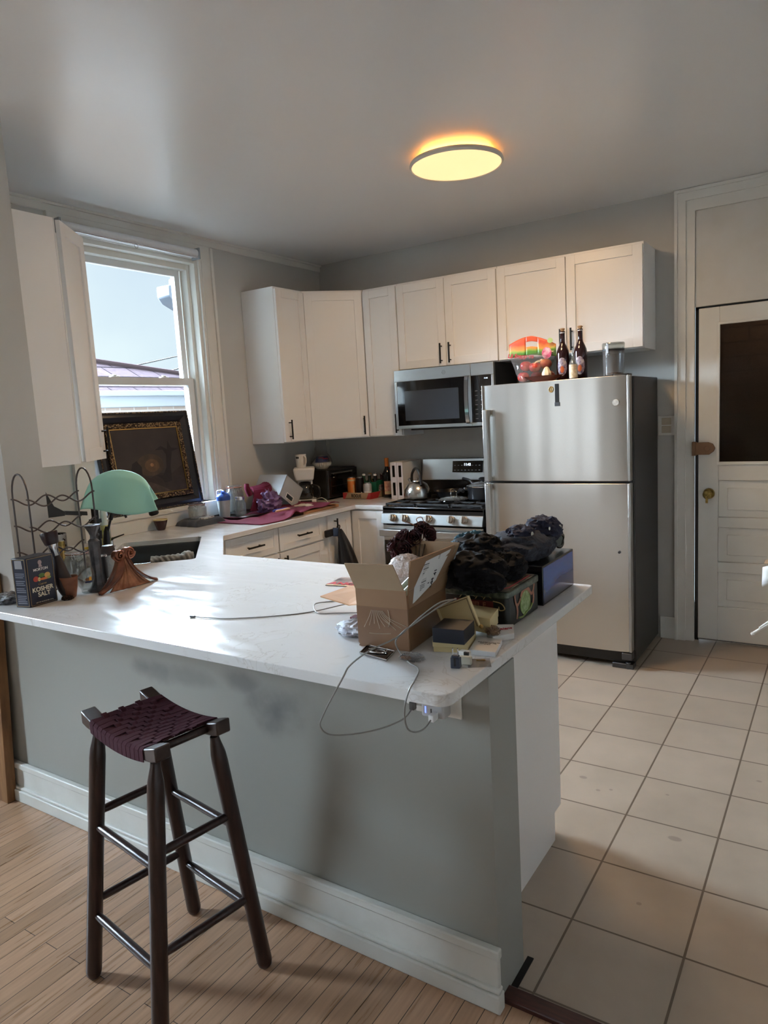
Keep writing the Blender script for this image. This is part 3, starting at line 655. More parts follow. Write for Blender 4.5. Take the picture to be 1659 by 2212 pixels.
t = thing('kitchen_faucet', 'tall black faucet behind the sink with the mint towel over its arch', 'faucet', (.45, -2.55, ZW))
b = MB().cyl((.45, -2.55, ZW), (.45, -2.55, ZW+.03), .028).cyl((.45, -2.55, ZW+.03), (.45, -2.55, 1.20), .0175).cyl((.45, -2.55, 1.0), (.45, -2.55, 1.04), .023).box(.43, .47, -2.575, -2.53, 1.08, 1.10)
obj(b, 'body', 'blackpl', t, bevel=.001)
ar = [(.45, -2.55, 1.20)]
for k in range(1, 12):
    a = math.pi*k/12; ar.append((.45+.7071*.127*(1-math.cos(a)), -2.55+.7071*.127*(1-math.cos(a)), 1.20+.12*math.sin(a)))
e_ = (.45+.7071*.254, -2.55+.7071*.254, 1.20)
obj(MB().tube(ar+[e_, (e_[0]+.003, e_[1]+.003, 1.19)], .011, 12), 'arch', 'blackpl', t)
obj(MB().turned((e_[0], e_[1], 1.235), (e_[0]+.02, e_[1]+.02, 1.095), [(.014, 0), (.016, .1), (.0165, .7), (.024, .78), (.025, .95), (.018, 1)]), 'spray_head', 'blackpl', t)
obj(MB().cyl((.458, -2.55, 1.02), (.515, -2.60, 1.03), .0075).cyl((.515, -2.60, 1.03), (.53, -2.61, 1.09), .006), 'lever', 'blackpl', t)
# mint cloth over the arch
def drape(u, v):
    # u along the arch, v across: front fall - over - back fall
    s = (u-.5)*2; a = math.pi*(.06+.88*u)
    cx_ = .45+.7071*.15*(1-math.cos(a))-.02; cy_ = -2.55+.7071*.15*(1-math.cos(a))-.02; top = 1.222+.118*math.sin(a)
    side = (v-.5)*2; n_ = Vector((.7071, -.7071))
    bot = (1.128 if side > 0 else 1.16)+.014*math.sin(u*7+.5)-.02*s*(1 if side > 0 else 0)
    off = .018*math.copysign(min(1, abs(side)*6), side)+ .007*side*math.sin(u*13+1)+.012*side
    z = top+(bot-top)*abs(side)
    return (cx_+n_.x*off+.7071*.035*s*abs(side), cy_+n_.y*off+.7071*.035*s*abs(side), z)
M['mint'] = mat('mint_microfibre', (176, 232, 212), .9, bump=(700, .4, .001), sheen=.4)
tag(obj(MB().grid(drape, 30, 36), 'dish_towel', 'mint', solid=.003), 'mint green towel draped over the tall black faucet', 'towel')

t = thing('filter_tap', 'slim chrome drinking-water tap with a black lever behind the sink', 'faucet', (.30, -2.36, ZW))
fx, fy = .285, -2.36
pts = [(fx, fy, ZW+.02), (fx, fy, 1.06)]+[(fx+.7071*.045*(1-math.cos(a)), fy+.7071*.045*(1-math.cos(a)), 1.06+.04*math.sin(a)) for a in [math.pi*k/10*.85 for k in range(1, 11)]]
obj(MB().tube(pts, .0045, 10).cyl((fx, fy, ZW), (fx, fy, ZW+.035), .014, .012).cyl((fx, fy, ZW), (fx, fy, ZW+.005), .022), 'spout', 'chrome', t)
p_ = Vector(pts[-1]); obj(MB().cyl(p_+Vector((0, 0, .003)), p_+Vector((.004, .004, -.014)), .0065), 'nozzle', 'blackpl', t)
obj(MB().cyl((fx+.01, fy+.01, ZW+.045), (fx+.05, fy+.05, ZW+.062), .005, .003).cyl((fx, fy, ZW+.03), (fx+.01, fy+.01, ZW+.048), .006), 'lever', 'blackpl', t)
# bracket arm on the wall stub
t = thing('wall_bracket', 'black wall-mounted arm with a tapering pad on the wall stub behind the wine rack', 'bracket', (.45, -3.0, 1.17))
b = MB().box(.435, .465, -3.03, -3.02, 1.12, 1.27).add([(.435, -3.02, 1.215), (.465, -3.02, 1.215), (.465, -2.60, 1.145), (.435, -2.60, 1.145), (.435, -3.02, 1.195), (.465, -3.02, 1.195), (.465, -2.60, 1.125), (.435, -2.60, 1.125)], [(0, 1, 2, 3), (7, 6, 5, 4), (0, 4, 5, 1), (1, 5, 6, 2), (2, 6, 7, 3), (3, 7, 4, 0)])
obj(b, 'arm', 'blackpl', t, bevel=.002)
Fq = Matrix(((0, 0, 1, 0), (1, 0, 0, 0), (0, 1, 0, 0), (0, 0, 0, 1)))
obj(MB().prism([(-2.84, 1.33), (-2.83, 1.145), (-2.725, 1.142), (-2.720, 1.16), (-2.775, 1.195), (-2.81, 1.27)], .44, .475, Fq), 'pad', 'blackpl', t, bevel=.003)

# ---------------------------------------------------------------- microwave
MX0, MX1, MY, MZ0, MZ1 = .905, 1.663, -.40, 1.429, 1.836
t = thing('microwave', 'stainless over-the-range microwave with a black glass door', 'microwave', (1.28, -.2, MZ0))
obj(MB().box(MX0, MX1, MY+.03, -E_, MZ0, MZ1), 'body', 'blackpl', t, bevel=.003)
b = MB(); dx1 = 1.50
b.box(MX0, dx1-.001, MY, MY+.03, MZ0, 1.452).box(MX0, dx1-.001, MY, MY+.03, 1.757, MZ1).box(MX0, .925, MY, MY+.03, 1.452, 1.757).box(1.46, dx1-.001, MY, MY+.03, 1.452, 1.757)
d = obj(b, 'door', 'steel', t, bevel=.002)
obj(MB().box(.92, 1.465, MY+.002, MY+.02, 1.45, 1.76), 'door_glass', 'blackgl', d, bevel=.004)
obj(MB().box(.985, 1.405, MY+.0005, MY+.0022, 1.485, 1.69), 'window_screen', mat('microwave_screen', (58, 62, 68), .12), d)
hb = spline([(1.478, MY+.004, 1.76), (1.478, MY-.03, 1.745), (1.478, MY-.042, 1.60), (1.478, MY-.03, 1.462), (1.478, MY+.004, 1.448)], 8)
b = MB(); n = len(hb)
for i in range(n-1):
    p, q_ = hb[i], hb[i+1]
    b.add([(p.x-.012, p.y, p.z), (p.x+.014, p.y, p.z), (q_.x+.014, q_.y, q_.z), (q_.x-.012, q_.y, q_.z), (p.x-.012, p.y+.008, p.z), (p.x+.014, p.y+.008, p.z), (q_.x+.014, q_.y+.008, q_.z), (q_.x-.012, q_.y+.008, q_.z)],
          [(0, 1, 2, 3), (7, 6, 5, 4), (0, 3, 7, 4), (1, 5, 6, 2)])
obj(b, 'handle', 'chrome', d)
b = MB().box(dx1+.001, MX1, MY, MY+.03, MZ0, 1.452).box(dx1+.001, MX1, MY, MY+.03, 1.757, MZ1).box(1.645, MX1, MY, MY+.03, 1.452, 1.757)
obj(b, 'control_surround', 'steel', t, bevel=.002)
cp = obj(MB().box(dx1-.01, 1.648, MY+.001, MY+.02, 1.45, 1.76), 'control_panel', 'blackgl', t, bevel=.004)
M['led'] = mat('white_led', (200, 220, 240), .5, emit=(210, 228, 245), estr=1.6)
M['print'] = mat('grey_print', (120, 122, 126), .5)
text('11:42', .012, frame((1.607, MY+.0005, 1.732), (0, -1, 0)), 'led', cp, name='clock_digits')
b = MB()
for i in range(3):
    for j in range(7): b.box(1.535+.04*i-.009, 1.535+.04*i+.009, MY+.0004, MY+.001, 1.475+.03*j, 1.479+.03*j)
obj(b, 'button_print', 'print', cp)
lg = [(.014*math.cos(a*math.pi/10), .014*math.sin(a*math.pi/10)) for a in range(20)]
F = frame((1.30, MY-.0005, 1.797), (0, -1, 0))
b = MB().tube([F @ Vector((.0125*math.cos(a*math.pi/12), 0, .0125*math.sin(a*math.pi/12))) for a in range(24)], .0011, 6, True)
bd = obj(b, 'badge', 'chrome', t)
text('GE', .012, frame((1.30, MY-.0005, 1.7928), (0, -1, 0)), 'chrome', bd, shear=.3)
obj(MB().box(1.0, 1.5, -.36, -.12, MZ0-.012, MZ0), 'vent_grille', 'blackpl', t, bevel=.003)

# ---------------------------------------------------------------- gas range
RX0, RX1, RY = .915, 1.677, -.655
t = thing('gas_range', 'stainless gas range with five knobs and a black oven door', 'stove', (1.3, -.33, 0))
obj(MB().box(RX0, RX1, -.61, -.03, .02, .86), 'body', 'enamel', t, bevel=.002)
obj(MB().box(RX0, RX1, RY, -.10, .885, .908).box(RX0, RX1, RY, RY+.05, .86, .912), 'cooktop', 'enamel', t, bevel=.006)
b = MB().add([(RX0, RY-.012, .868), (RX1, RY-.012, .868), (RX1, RY+.02, .868), (RX0, RY+.02, .868), (RX0, RY-.03, .80), (RX1, RY-.03, .80), (RX1, RY+.02, .80), (RX0, RY+.02, .80)],
             [(0, 3, 2, 1), (4, 5, 6, 7), (0, 1, 5, 4), (1, 2, 6, 5), (2, 3, 7, 6), (3, 0, 4, 7)])
cpn = obj(b, 'control_panel', 'steel', t, bevel=.003)
M['knobm'] = mat('knob_metal', (176, 168, 158), .32, .9)
for x in (1.012, 1.105, 1.288, 1.455, 1.548):
    n_ = Vector((0, -1, .26)).normalized(); p = Vector((x, RY-.023, .84))
    kb = obj(MB().turned(p, p+n_*.03, [(.026, 0), (.026, .2), (.0225, .3), (.021, .9), (.018, 1)], 24), 'knob', 'knobm', cpn)
    Fk = frame(tuple(p+n_*.028), tuple(n_), (0, .26, 1))
    obj(MB().box(-.005, .005, -.012, .0, -.021, .021, Fk), 'grip', 'knobm', kb, bevel=.002)
d = obj(MB().box(RX0+.005, RX1-.005, -.655, -.612, .2, .785), 'oven_door', 'blackgl', t, bevel=.004)
obj(MB().box(RX0+.005, RX1-.005, -.662, -.655, .68, .785), 'door_trim', 'steel', d, bevel=.002)
obj(MB().box(RX0-.002, RX1-.01, -.71, -.70, .715, .762).box(RX0-.002, RX1-.01, -.70, -.69, .755, .762).box(RX0+.02, RX0+.05, -.70, -.66, .722, .755).box(RX1-.06, RX1-.03, -.70, -.66, .722, .755), 'door_handle', 'steel', d, bevel=.004)
obj(MB().box(RX0+.005, RX1-.005, -.652, -.612, .03, .19), 'storage_drawer', 'steel', t, bevel=.003)
b = MB().box(RX0, RX1, -.09, -.02, .90, 1.04); bgd = obj(b, 'backguard', 'enamel', t, bevel=.003)
b = MB().add([(RX0, -.10, 1.035), (RX1, -.10, 1.035), (RX1, -.072, 1.195), (RX0, -.072, 1.195), (RX0, -.02, 1.035), (RX1, -.02, 1.035), (RX1, -.02, 1.195), (RX0, -.02, 1.195)],
             [(0, 1, 2, 3), (7, 6, 5, 4), (0, 4, 5, 1), (1, 5, 6, 2), (2, 6, 7, 3), (3, 7, 4, 0)])
bs = obj(b, 'back_panel', 'steel', t, bevel=.006)
nn = Vector((0, -1, .17)).normalized(); Fb = frame((1.30, -.0875, 1.13), tuple(nn), (0, .17, 1))
dsp = obj(MB().box(-.125, .115, -.004, .004, -.038, .045, Fb), 'display', 'blackgl', bs, bevel=.003)
def off(Fm, x, z, y=0): return Fm @ Matrix.Translation((x, y, z))
text('11:42', .026, off(Fb, -.005, .010, -.0045), 'led', dsp, name='clock_digits', bold=.0004)
b = MB()
for i in range(8):
    for j in (0, 1):
        if 2 < i < 5 and j: continue
        b.box(-.11+.028*i, -.098+.028*i, -.0046, -.004, -.025+.035*j, -.020+.035*j, Fb)
obj(b, 'button_print', 'print', dsp)
# burners and grates
for x, y, r in ((1.06, -.50, .045), (1.06, -.22, .038), (1.30, -.36, .05), (1.54, -.50, .05), (1.54, -.22, .038)):
    obj(MB().lathe([(r, 0), (r, .006), (r*.8, .008), (r*.8, .015), (r*.6, .018), (0, .018)], 24, c=(x, y, .908)), 'burner', 'iron', t)
gx = [RX0+.012, 1.165, 1.428, RX1-.012]
for k in range(3):
    x0, x1 = gx[k]+.003, gx[k+1]-.003; b = MB(); z0, z1 = .920, .934
    y0, y1 = -.635, -.115
    for y in (y0, y1-.012): b.box(x0, x1, y, y+.012, z0, z1)
    for x in (x0, x1-.012): b.box(x, x+.012, y0, y1, z0, z1)
    xm = (x0+x1)/2
    for y in (-.50, -.375, -.24): b.box(x0, x1, y-.005, y+.005, z0+.002, z1)
    b.box(xm-.005, xm+.005, y0, y1, z0+.002, z1)
    for x in (x0, x1-.014):
        for y in (y0, y1-.014): b.box(x, x+.014, y, y+.014, .9085, z0+.002)
    obj(b, 'grate', 'iron', t, bevel=.002)
ZG = .9345

# ---------------------------------------------------------------- refrigerator
FX0, FX1, FYF, FH = 1.708, 2.588, -.687, 1.676
t = thing('refrigerator', 'stainless top-freezer refrigerator with dark grey sides', 'refrigerator', (2.15, -.35, 0))
obj(MB().box(FX0+.006, FX1+.004, FYF+.075, -.03, .03, FH-.006), 'case', 'fridgeside', t, bevel=.004)
obj(MB().box(FX0+.02, FX1-.03, FYF+.05, FYF+.08, .03, .10), 'toe_grille', 'blackpl', t)
obj(MB().box(FX0+.01, FX1, FYF+.06, FYF+.08, .10, FH-.01), 'gasket', 'blackpl', t)
def fdoor(z0, z1, hz0, hz1, nm):
    def surf(u, v):
        x = FX0+.004+(FX1-.018-FX0-.004)*u; bul = .012*(1-(2*u-1)**4)+.0005*math.sin(u*23+1)+.0004*math.sin(u*41)
        return (x, FYF+.010-bul, z0+(z1-z0)*v)
    b = MB(); n = 61
    vs = [surf(i/(n-1), 0) for i in range(n)]+[surf(i/(n-1), 1) for i in range(n)]+[(surf(i/(n-1), 0)[0], FYF+.06, z0) for i in range(n)]+[(surf(i/(n-1), 0)[0], FYF+.06, z1) for i in range(n)]
    fs = [(i, i+1, n+i+1, n+i) for i in range(n-1)]+[(2*n+i, i, i+1, 2*n+i+1)[::-1] for i in range(n-1)]+[(n+i, n+i+1, 3*n+i+1, 3*n+i) for i in range(n-1)]+[(2*n+i, 3*n+i, 3*n+i+1, 2*n+i+1) for i in range(n-1)]
    fs += [(0, n, 3*n, 2*n), (n-1, 2*n-1, 4*n-1, 3*n-1)]
    b.add(vs, fs); d = obj(b, nm, 'steelf', t, bevel=.002)
    if 'edge' not in M: M['edge'] = mat('door_edge', (168, 166, 162), .35, .9)
    obj(MB().box(FX1-.018, FX1-.003, FYF+.006, FYF+.06, z0, z1), 'door_edge_trim', 'edge', d, bevel=.003)
    obj(MB().box(FX0-.001, FX0+.005, FYF+.0, FYF+.06, z0, z1), 'door_edge_trim', 'edge', d, bevel=.002)
    b = MB(); xs = FX0+.022
    b.box(xs, xs+.03, FYF-.055, FYF-.045, hz0, hz1).box(xs+.022, xs+.034, FYF-.052, FYF-.012, hz0, hz1)
    b.box(xs, xs+.03, FYF-.05, FYF+.0, hz0, hz0+.03).box(xs, xs+.03, FYF-.05, FYF, hz1-.03, hz1)
    obj(b, 'handle', 'steel', d, bevel=.004)
    return d
fdoor(1.094, FH, 1.096, 1.53, 'freezer_door')
fdoor(.105, 1.080, .55, 1.078, 'lower_door')
obj(MB().box(FX1-.12, FX1-.0, FYF+.02, FYF+.09, .0, .03).cyl((FX1-.03, FYF+.03, 0), (FX1-.03, FYF+.03, .04), .014).box(FX1-.06, FX1-.003, FYF+.0, FYF+.06, .06, .10), 'hinge_foot', 'steeld', t, bevel=.003)
obj(MB().box(FX0+.03, FX0+.1, FYF+.02, FYF+.09, .0, .03), 'foot', 'steeld', t)
obj(MB().box(FX1-.09, FX1-.01, FYF+.01, FYF+.09, FH-.006, FH+.008), 'hinge_cover', 'blackpl', t, bevel=.003)
# ---------------------------------------------------------------- ceiling lamp (its own light included)
LX, LY = 1.975, -1.448
t = thing('ceiling_lamp', 'round flush ceiling lamp glowing warm yellow', 'lamp', (LX, LY, ZC))
obj(MB().lathe([(.06, 0), (.06, -.02), (.17, -.024), (.17, -.034)], 40, c=(LX, LY, ZC)), 'base', 'white', t)
obj(MB().lathe([(.170, -.0245), (.205, -.026), (.222, -.032), (.226, -.044), (.218, -.054), (.214, -.050)], 64, c=(LX, LY, ZC), cap=False), 'rim', mat('lamp_rim', (214, 206, 192), .45), t)
obj(MB().lathe([(.2165, -.050), (.16, -.055), (.01, -.057), (0, -.057)], 64, c=(LX, LY, ZC)), 'diffuser', mat('lamp_diffuser', (255, 220, 160), .5, emit=(255, 216, 158), estr=.63), t)
obj(MB().lathe([(.145, -.0235), (.168, -.0245), (.168, -.0225), (.145, -.0215)], 64, c=(LX, LY, ZC)), 'halo_light_ring', mat('lamp_halo', (255, 190, 110), .5, emit=(255, 178, 88), estr=5), t)
lm = lamp('ceiling_lamp_light', 'AREA', (LX, LY, ZC-.062), 11.5, (1.0, .66, .36), shape='DISK', size=.40)

# ---------------------------------------------------------------- bar stool
ang = math.radians(-9)
t = thing('bar_stool', 'dark wooden bar stool with woven maroon seat in front of the half wall', 'stool', (2.033, -3.525, 0), ang)
R = t.matrix_basis
def LW(u, v, z): return R @ Vector((u, v, z))
FU, FV, TU, TV, ZS = .178, .166, .150, .088, .700
def legp(su, sv, z):
    k = z/ZS; return LW(su*(FU+(TU-FU)*k), sv*(FV+(TV-FV)*k), z)
for su in (-1, 1):
    for sv in (-1, 1):
        obj(MB().turned(legp(su, sv, 0), legp(su, sv, ZS+.012), [(.012, 0), (.019, .012), (.0215, .03), (.0215, .90), (.020, .935), (.013, .985), (.012, 1)], 20), 'leg', 'wood', t)
for sv, z0, z1 in ((-1, .445, .19), (1, .445, .19)):
    for z in (z0, z1): obj(MB().turned(legp(-1, sv, z), legp(1, sv, z), [(.009, 0), (.0115, .15), (.0115, .85), (.009, 1)], 12), 'stretcher', 'wood', t)
for su in (-1, 1):
    for z in (.482, .226): obj(MB().turned(legp(su, -1, z), legp(su, 1, z), [(.009, 0), (.0115, .15), (.0115, .85), (.009, 1)], 12), 'stretcher', 'wood', t)
M['endcap'] = mat('worn_rail_wood', (60, 46, 42), .36, 0, vary=(30, (48, 34, 30)))
def sag(u): return .026*(u/.19)**2
RV = .088
for sv in (-1, 1):
    b = MB(); n = 15; vs = []; fs = []
    for i in range(n):
        u = -.195+.39*i/(n-1); z = .722+sag(u); hh = .019 if abs(u) > .14 else .016
        ww = .021
        for (dv, dz) in ((-ww, -hh), (ww, -hh), (ww, hh), (-ww, hh)): vs.append(LW(u, sv*RV+dv, z+dz))
    for i in range(n-1):
        for j in range(4): fs.append((i*4+j, i*4+(j+1) % 4, (i+1)*4+(j+1) % 4, (i+1)*4+j))
    fs += [(3, 2, 1, 0), tuple((n-1)*4+j for j in range(4))]
    b.add(vs, fs); obj(b, 'seat_rail', 'endcap', t, bevel=.004)
for su in (-1, 1): obj(MB().cyl(LW(su*.140, -RV, .722+sag(.14)), LW(su*.140, RV, .722+sag(.14)), .011), 'cross_rail', 'wood', t)
# woven seat: webbing wrapped over the side rails plus strands woven across
b = MB(); NU, NV_ = 13, 9
ext = RV+.024
for i in range(NU):
    u0 = -.140+.280*i/NU+.0012; u1 = -.140+.280*(i+1)/NU-.0012
    prof = [(-ext, -.016), (-ext, .012), (-ext+.006, .019)]
    for j in range(NV_*3+1):
        v = -RV+.012+(2*RV-.024)*j/(NV_*3); jj = min(j//3, NV_-1)
        up_ = ((i+jj) % 3 != 0); prof.append((v, .019+(.0022 if up_ else -.0022)))
    prof += [(ext-.006, .019), (ext, .012), (ext, -.016)]
    vs = []; fs = []
    for (v, dz) in prof:
        for u in (u0, u1): vs.append(LW(u, v, .722+sag(u)+dz))
        for u in (u0, u1): vs.append(LW(u, v*.985, .722+sag(u)+dz-.003))
    for k in range(len(prof)-1):
        a = k*4; fs += [(a, a+1, a+5, a+4), (a+2, a+6, a+7, a+3), (a, a+4, a+6, a+2), (a+1, a+3, a+7, a+5)]
    b.add(vs, fs)
for j in range(NV_):
    v0 = -RV+.012+(2*RV-.024)*j/NV_+.001; v1 = -RV+.012+(2*RV-.024)*(j+1)/NV_-.001
    vs = []; fs = []; K = NU*3+1
    for k in range(K):
        u = -.146+.292*k/(K-1); i = min(k//3, NU-1); up_ = ((i+j) % 3 == 0)
        for v in (v0, v1): vs.append(LW(u, v, .722+sag(u)+.019+(.0024 if up_ else -.0018)))
        for v in (v0, v1): vs.append(LW(u, v, .722+sag(u)+.015))
    for k in range(K-1):
        a = k*4; fs += [(a, a+1, a+5, a+4), (a+2, a+6, a+7, a+3), (a, a+4, a+6, a+2), (a+1, a+3, a+7, a+5)]
    b.add(vs, fs)
obj(b, 'woven_seat', 'webbing', t)

# ---------------------------------------------------------------- leaning board at the far left
tag(obj(MB().add([(.55, -3.215, 0), (.66, -3.215, 0), (.728, -3.195, .985), (.64, -3.195, .985), (.55, -3.255, 0), (.66, -3.255, 0), (.728, -3.235, .985), (.64, -3.235, .985)],
    [(0, 1, 2, 3), (7, 6, 5, 4), (0, 4, 5, 1), (1, 5, 6, 2), (2, 6, 7, 3), (3, 7, 4, 0)]), 'wooden_board', mat('rough_pine', (142, 102, 64), .6, vary=(5, (112, 76, 46)), stretch=(6, 6, .8)), bevel=.002), 'rough brown wooden board leaning upright against the wall at the left edge', 'board')

# ---------------------------------------------------------------- salt box
ml = math.radians(4.5)
sf = Vector((1.134, -3.317)); md = Vector((-math.sin(ml), math.cos(ml))); sd = Vector((-math.cos(ml)*.97, -.24)).normalized()
W1, W2, H1 = .112, .066, .180
pl = [sf, sf+md*W1, sf+md*W1+sd*W2, sf+sd*W2]
t = thing('salt_box', 'dark navy cardboard box of coarse kosher salt at the left of the peninsula', 'box', (1.10, -3.26, ZW))
M['saltnavy'] = mat('navy_print', (28, 33, 52), .35)
obj(MB().prism([tuple(p) for p in pl], ZW, ZW+H1), 'carton', 'saltnavy', t, bevel=.002)
nf = (md.y, -md.x, 0)  # outward of the main face
Fm = frame((sf.x+nf[0]*.0006, sf.y+nf[1]*.0006, ZW), nf)
def on(Fm_, u, z, y=0): return Fm_ @ Matrix.Translation((u, y, z))
M['cream_print'] = mat('cream_print', (222, 214, 190), .5); M['gold_print'] = mat('gold_print', (170, 142, 92), .45)
def border(Fm_, w_, h_, g, m_, th=.0012, mar=.004):
    b = MB()
    for (a, c, d_, e2) in ((mar, w_-mar, mar, mar+th), (mar, w_-mar, h_-mar-th, h_-mar), (mar, mar+th, mar, h_-mar), (w_-mar-th, w_-mar, mar, h_-mar)): b.box(a, c, -.0004, .0002, d_, e2, Fm_)
    return obj(b, 'gold_border', m_, g)
border(Fm, W1, H1, t, 'gold_print')
text('MORTON', .0135, on(Fm, W1*.5, .127), 'whitepaper', t, bold=.0003); text('KOSHER', .0225, on(Fm, W1*.5, .052), 'cream_print', t, bold=.0006)
text('SALT', .0225, on(Fm, W1*.53, .032), 'cream_print', t, bold=.0006); text('Coarse', .0115, on(Fm, W1*.5, .074), 'gold_print', t, shear=.35)
text('NET WT 48 OZ (3 LB) 1.36 kg', .0055, on(Fm, W1*.52, .010), 'cream_print', t)
def disc(Fm_, u, z, ru, rz, y=0, n=18): return [tuple(Fm_ @ Vector((u+ru*math.cos(2*math.pi*i/n), y, z+rz*math.sin(2*math.pi*i/n)))) for i in range(n)]
for (u, z, ru, rz, c) in ((.033, .098, .011, .010, (176, 60, 44)), (.058, .108, .013, .008, (90, 122, 58)), (.080, .105, .012, .010, (208, 160, 84)), (.046, .095, .006, .0075, (216, 206, 140)), (.066, .094, .022, .0045, (218, 118, 60)), (.085, .095, .009, .005, (150, 168, 84))):
    b = MB(); b.add(disc(Fm, u, z, ru, rz, -.0003), [tuple(range(18))]); obj(b, 'vegetable_print', mat('print_%d' % int(u*1000), c, .45), t)
b = MB(); b.add(disc(Fm, .055, .156, .008, .009, -.0004), [tuple(range(18))]).add([tuple(Fm @ Vector(p)) for p in ((.048, -.0004, .139), (.064, -.0004, .139), (.059, -.0004, .15), (.051, -.0004, .15))], [(0, 1, 2, 3)])
obj(b, 'emblem', mat('emblem_print', (170, 150, 150), .5), t)
ns = (sd.y*-1*-1, 0, 0)
n2 = (-(-sd.y), sd.x*-1*-1, 0)
nside = Vector((sd.y, -sd.x, 0)); nside = -nside if nside.y > 0 else nside
Fsd = frame((sf.x+sd.x*W2+nside.x*.0006, sf.y+sd.y*W2+nside.y*.0006, ZW), tuple(nside))
border(Fsd, W2, H1, t, 'gold_print')
b = MB()
for k in range(17):
    if k in (5, 9, 13): continue
    b.box(.012, .054-.006*(k % 3 == 2), -.0003, .0002, .014+.0068*k, .0165+.0068*k, Fsd)
obj(b, 'small_print', mat('small_print', (128, 132, 142), .5), t)
b = MB().box(.016, .050, -.0012, .0, .142, .172, Fsd); sp = obj(b, 'pour_spout', mat('spout_grey', (150, 150, 154), .35, .4), t, bevel=.001)
tag(obj(crumple((.955, -3.30, ZW+.014), (.055, .05, .022), 4, .4, 2.5, flat=ZW, mb=None), 'folded_sunglasses_pouch', mat('grey_black_cloth', (52, 54, 58), .5, vary=(20, (160, 162, 164)))), 'small crumpled grey and black pouch behind the salt box', 'pouch')

# ---------------------------------------------------------------- wine rack
t = thing('wine_rack', 'grey metal wave-shaped wine rack with arched ends', 'wine rack', (.95, -3.06, ZW))
M['rackm'] = mat('gunmetal', (88, 82, 80), .36, .85)
xa, xb, ya, yb = .90, 1.005, -3.185+.0, -2.93
for y in (ya-.018, yb):
    pts = [(xa, y, ZW+.0035), (xa, y, 1.30)]+[((xa+xb)/2-(xb-xa)/2*math.cos(math.pi*k/12), y, 1.30+.086*math.sin(math.pi*k/12)) for k in range(1, 12)]+[(xb, y, 1.30), (xb, y, ZW+.0035)]
    obj(MB().tube(pts, .0036, 8), 'arched_end', 'rackm', t)
for x in (xa, xb):
    for z0 in (1.286, 1.182, 1.078, .955):
        pts = []
        for k in range(41):
            s_ = k/40; pts.append((x, ya-.026+(yb-ya+.034)*s_, z0-.016*(1-math.cos(4*math.pi*s_))+.004))
        obj(MB().tube(pts, .0032, 8), 'wave_rail', 'rackm', t)
for y in (ya-.018, yb): obj(MB().cyl((xa, y, ZW+.0065), (xb, y, ZW+.0065), .003), 'foot_bar', 'rackm', t)

# ---------------------------------------------------------------- things behind and beside the rack
def pot(name, prof, c, m, n=32, parent=None): return obj(MB().lathe(prof, n, c=c), name, m, parent)
# terracotta cup holding a dark wooden pepper grinder-like pestle
t = thing('terracotta_cup', 'small brown terracotta cup standing right beside the salt box', 'cup', (1.132, -3.158, ZW))
M['terra'] = mat('terracotta', (140, 92, 68), .6, vary=(20, (116, 70, 52)))
pot('cup_body', [(.019, 0), (.022, .004), (.029, .045), (.0315, .070), (.0335, .078), (.0325, .081), (.0295, .078), (.026, .045), (.019, .008), (0, .006)], (1.132, -3.158, ZW), 'terra', parent=t)
t = thing('tamper', 'dark wooden cone with chrome neck and bowl leaning in the terracotta cup', 'kitchen tool', (1.13, -3.16, ZW+.012))
a0 = Vector((1.126, -3.163, ZW+.012)); a1 = Vector((1.068, -3.178, ZW+.250))
def al(k): return a0+(a1-a0)*k
M['pestle'] = mat('dark_stained_wood', (44, 34, 34), .45)
obj(MB().turned(al(0), al(.62), [(.022, 0), (.029, .15), (.030, .35), (.022, .75), (.0155, .97), (.015, 1)], 24), 'cone_handle', 'pestle', t)
obj(MB().turned(al(.62), al(.80), [(.0155, 0), (.0150, .3), (.016, .6), (.021, 1)], 24), 'neck', 'chrome', t)
obj(MB().turned(al(.80), al(1), [(.021, 0), (.025, .1), (.030, .6), (.032, .95), (.031, 1), (.022, .8)], 24), 'bowl', mat('dark_bowl', (40, 26, 30), .3), t)
tag(obj(crumple((1.155, -3.185, ZW+.006), (.022, .02, .009), 9, .5, 3, flat=ZW), 'bottle_cap_pile', mat('brown_foil', (62, 44, 40), .25, .6)), 'crumpled brown foil scrap in front of the terracotta cup', 'foil scrap')
# stemless glass with a printed badge
c = (1.128, -3.083, ZW); t = thing('stemless_glass', 'clear stemless glass with a small orange and blue badge', 'glass', c)
pot('glass_bowl', [(.0, .0015), (.019, .0015), (.021, .004), (.021, .012), (.030, .030), (.0355, .055), (.034, .080), (.030, .100), (.0288, .100), (.0325, .080), (.034, .055), (.028, .030), (.017, .014), (0, .013)], c, 'jarglass', 40, t)
Fg = frame((c[0]+.0322, c[1]-.0125, c[2]+.048), (.93, -.36, 0))
b = MB()
for i in range(9):
    pass
def badge(u0, u1, z0, z1, cc, ph):
    b = MB(); n = 8; r = .0362
    for i in range(n):
        a = [math.atan2(-.36, .93)+(u0+(u1-u0)*k/n)/r for k in (i, i+1)]
        b.add([(c[0]+r*math.cos(a[0]), c[1]+r*math.sin(a[0]), c[2]+z0), (c[0]+r*math.cos(a[1]), c[1]+r*math.sin(a[1]), c[2]+z0), (c[0]+r*math.cos(a[1]), c[1]+r*math.sin(a[1]), c[2]+z1), (c[0]+r*math.cos(a[0]), c[1]+r*math.sin(a[0]), c[2]+z1)], [(0, 1, 2, 3)])
    obj(b, ph, mat(ph+'_ink', cc, .4), t)
badge(-.012, .014, .044, .050, (40, 52, 92), 'badge_band'); badge(-.010, .003, .052, .062, (128, 84, 48), 'badge_left'); badge(.003, .013, .052, .066, (226, 160, 50), 'badge_right')
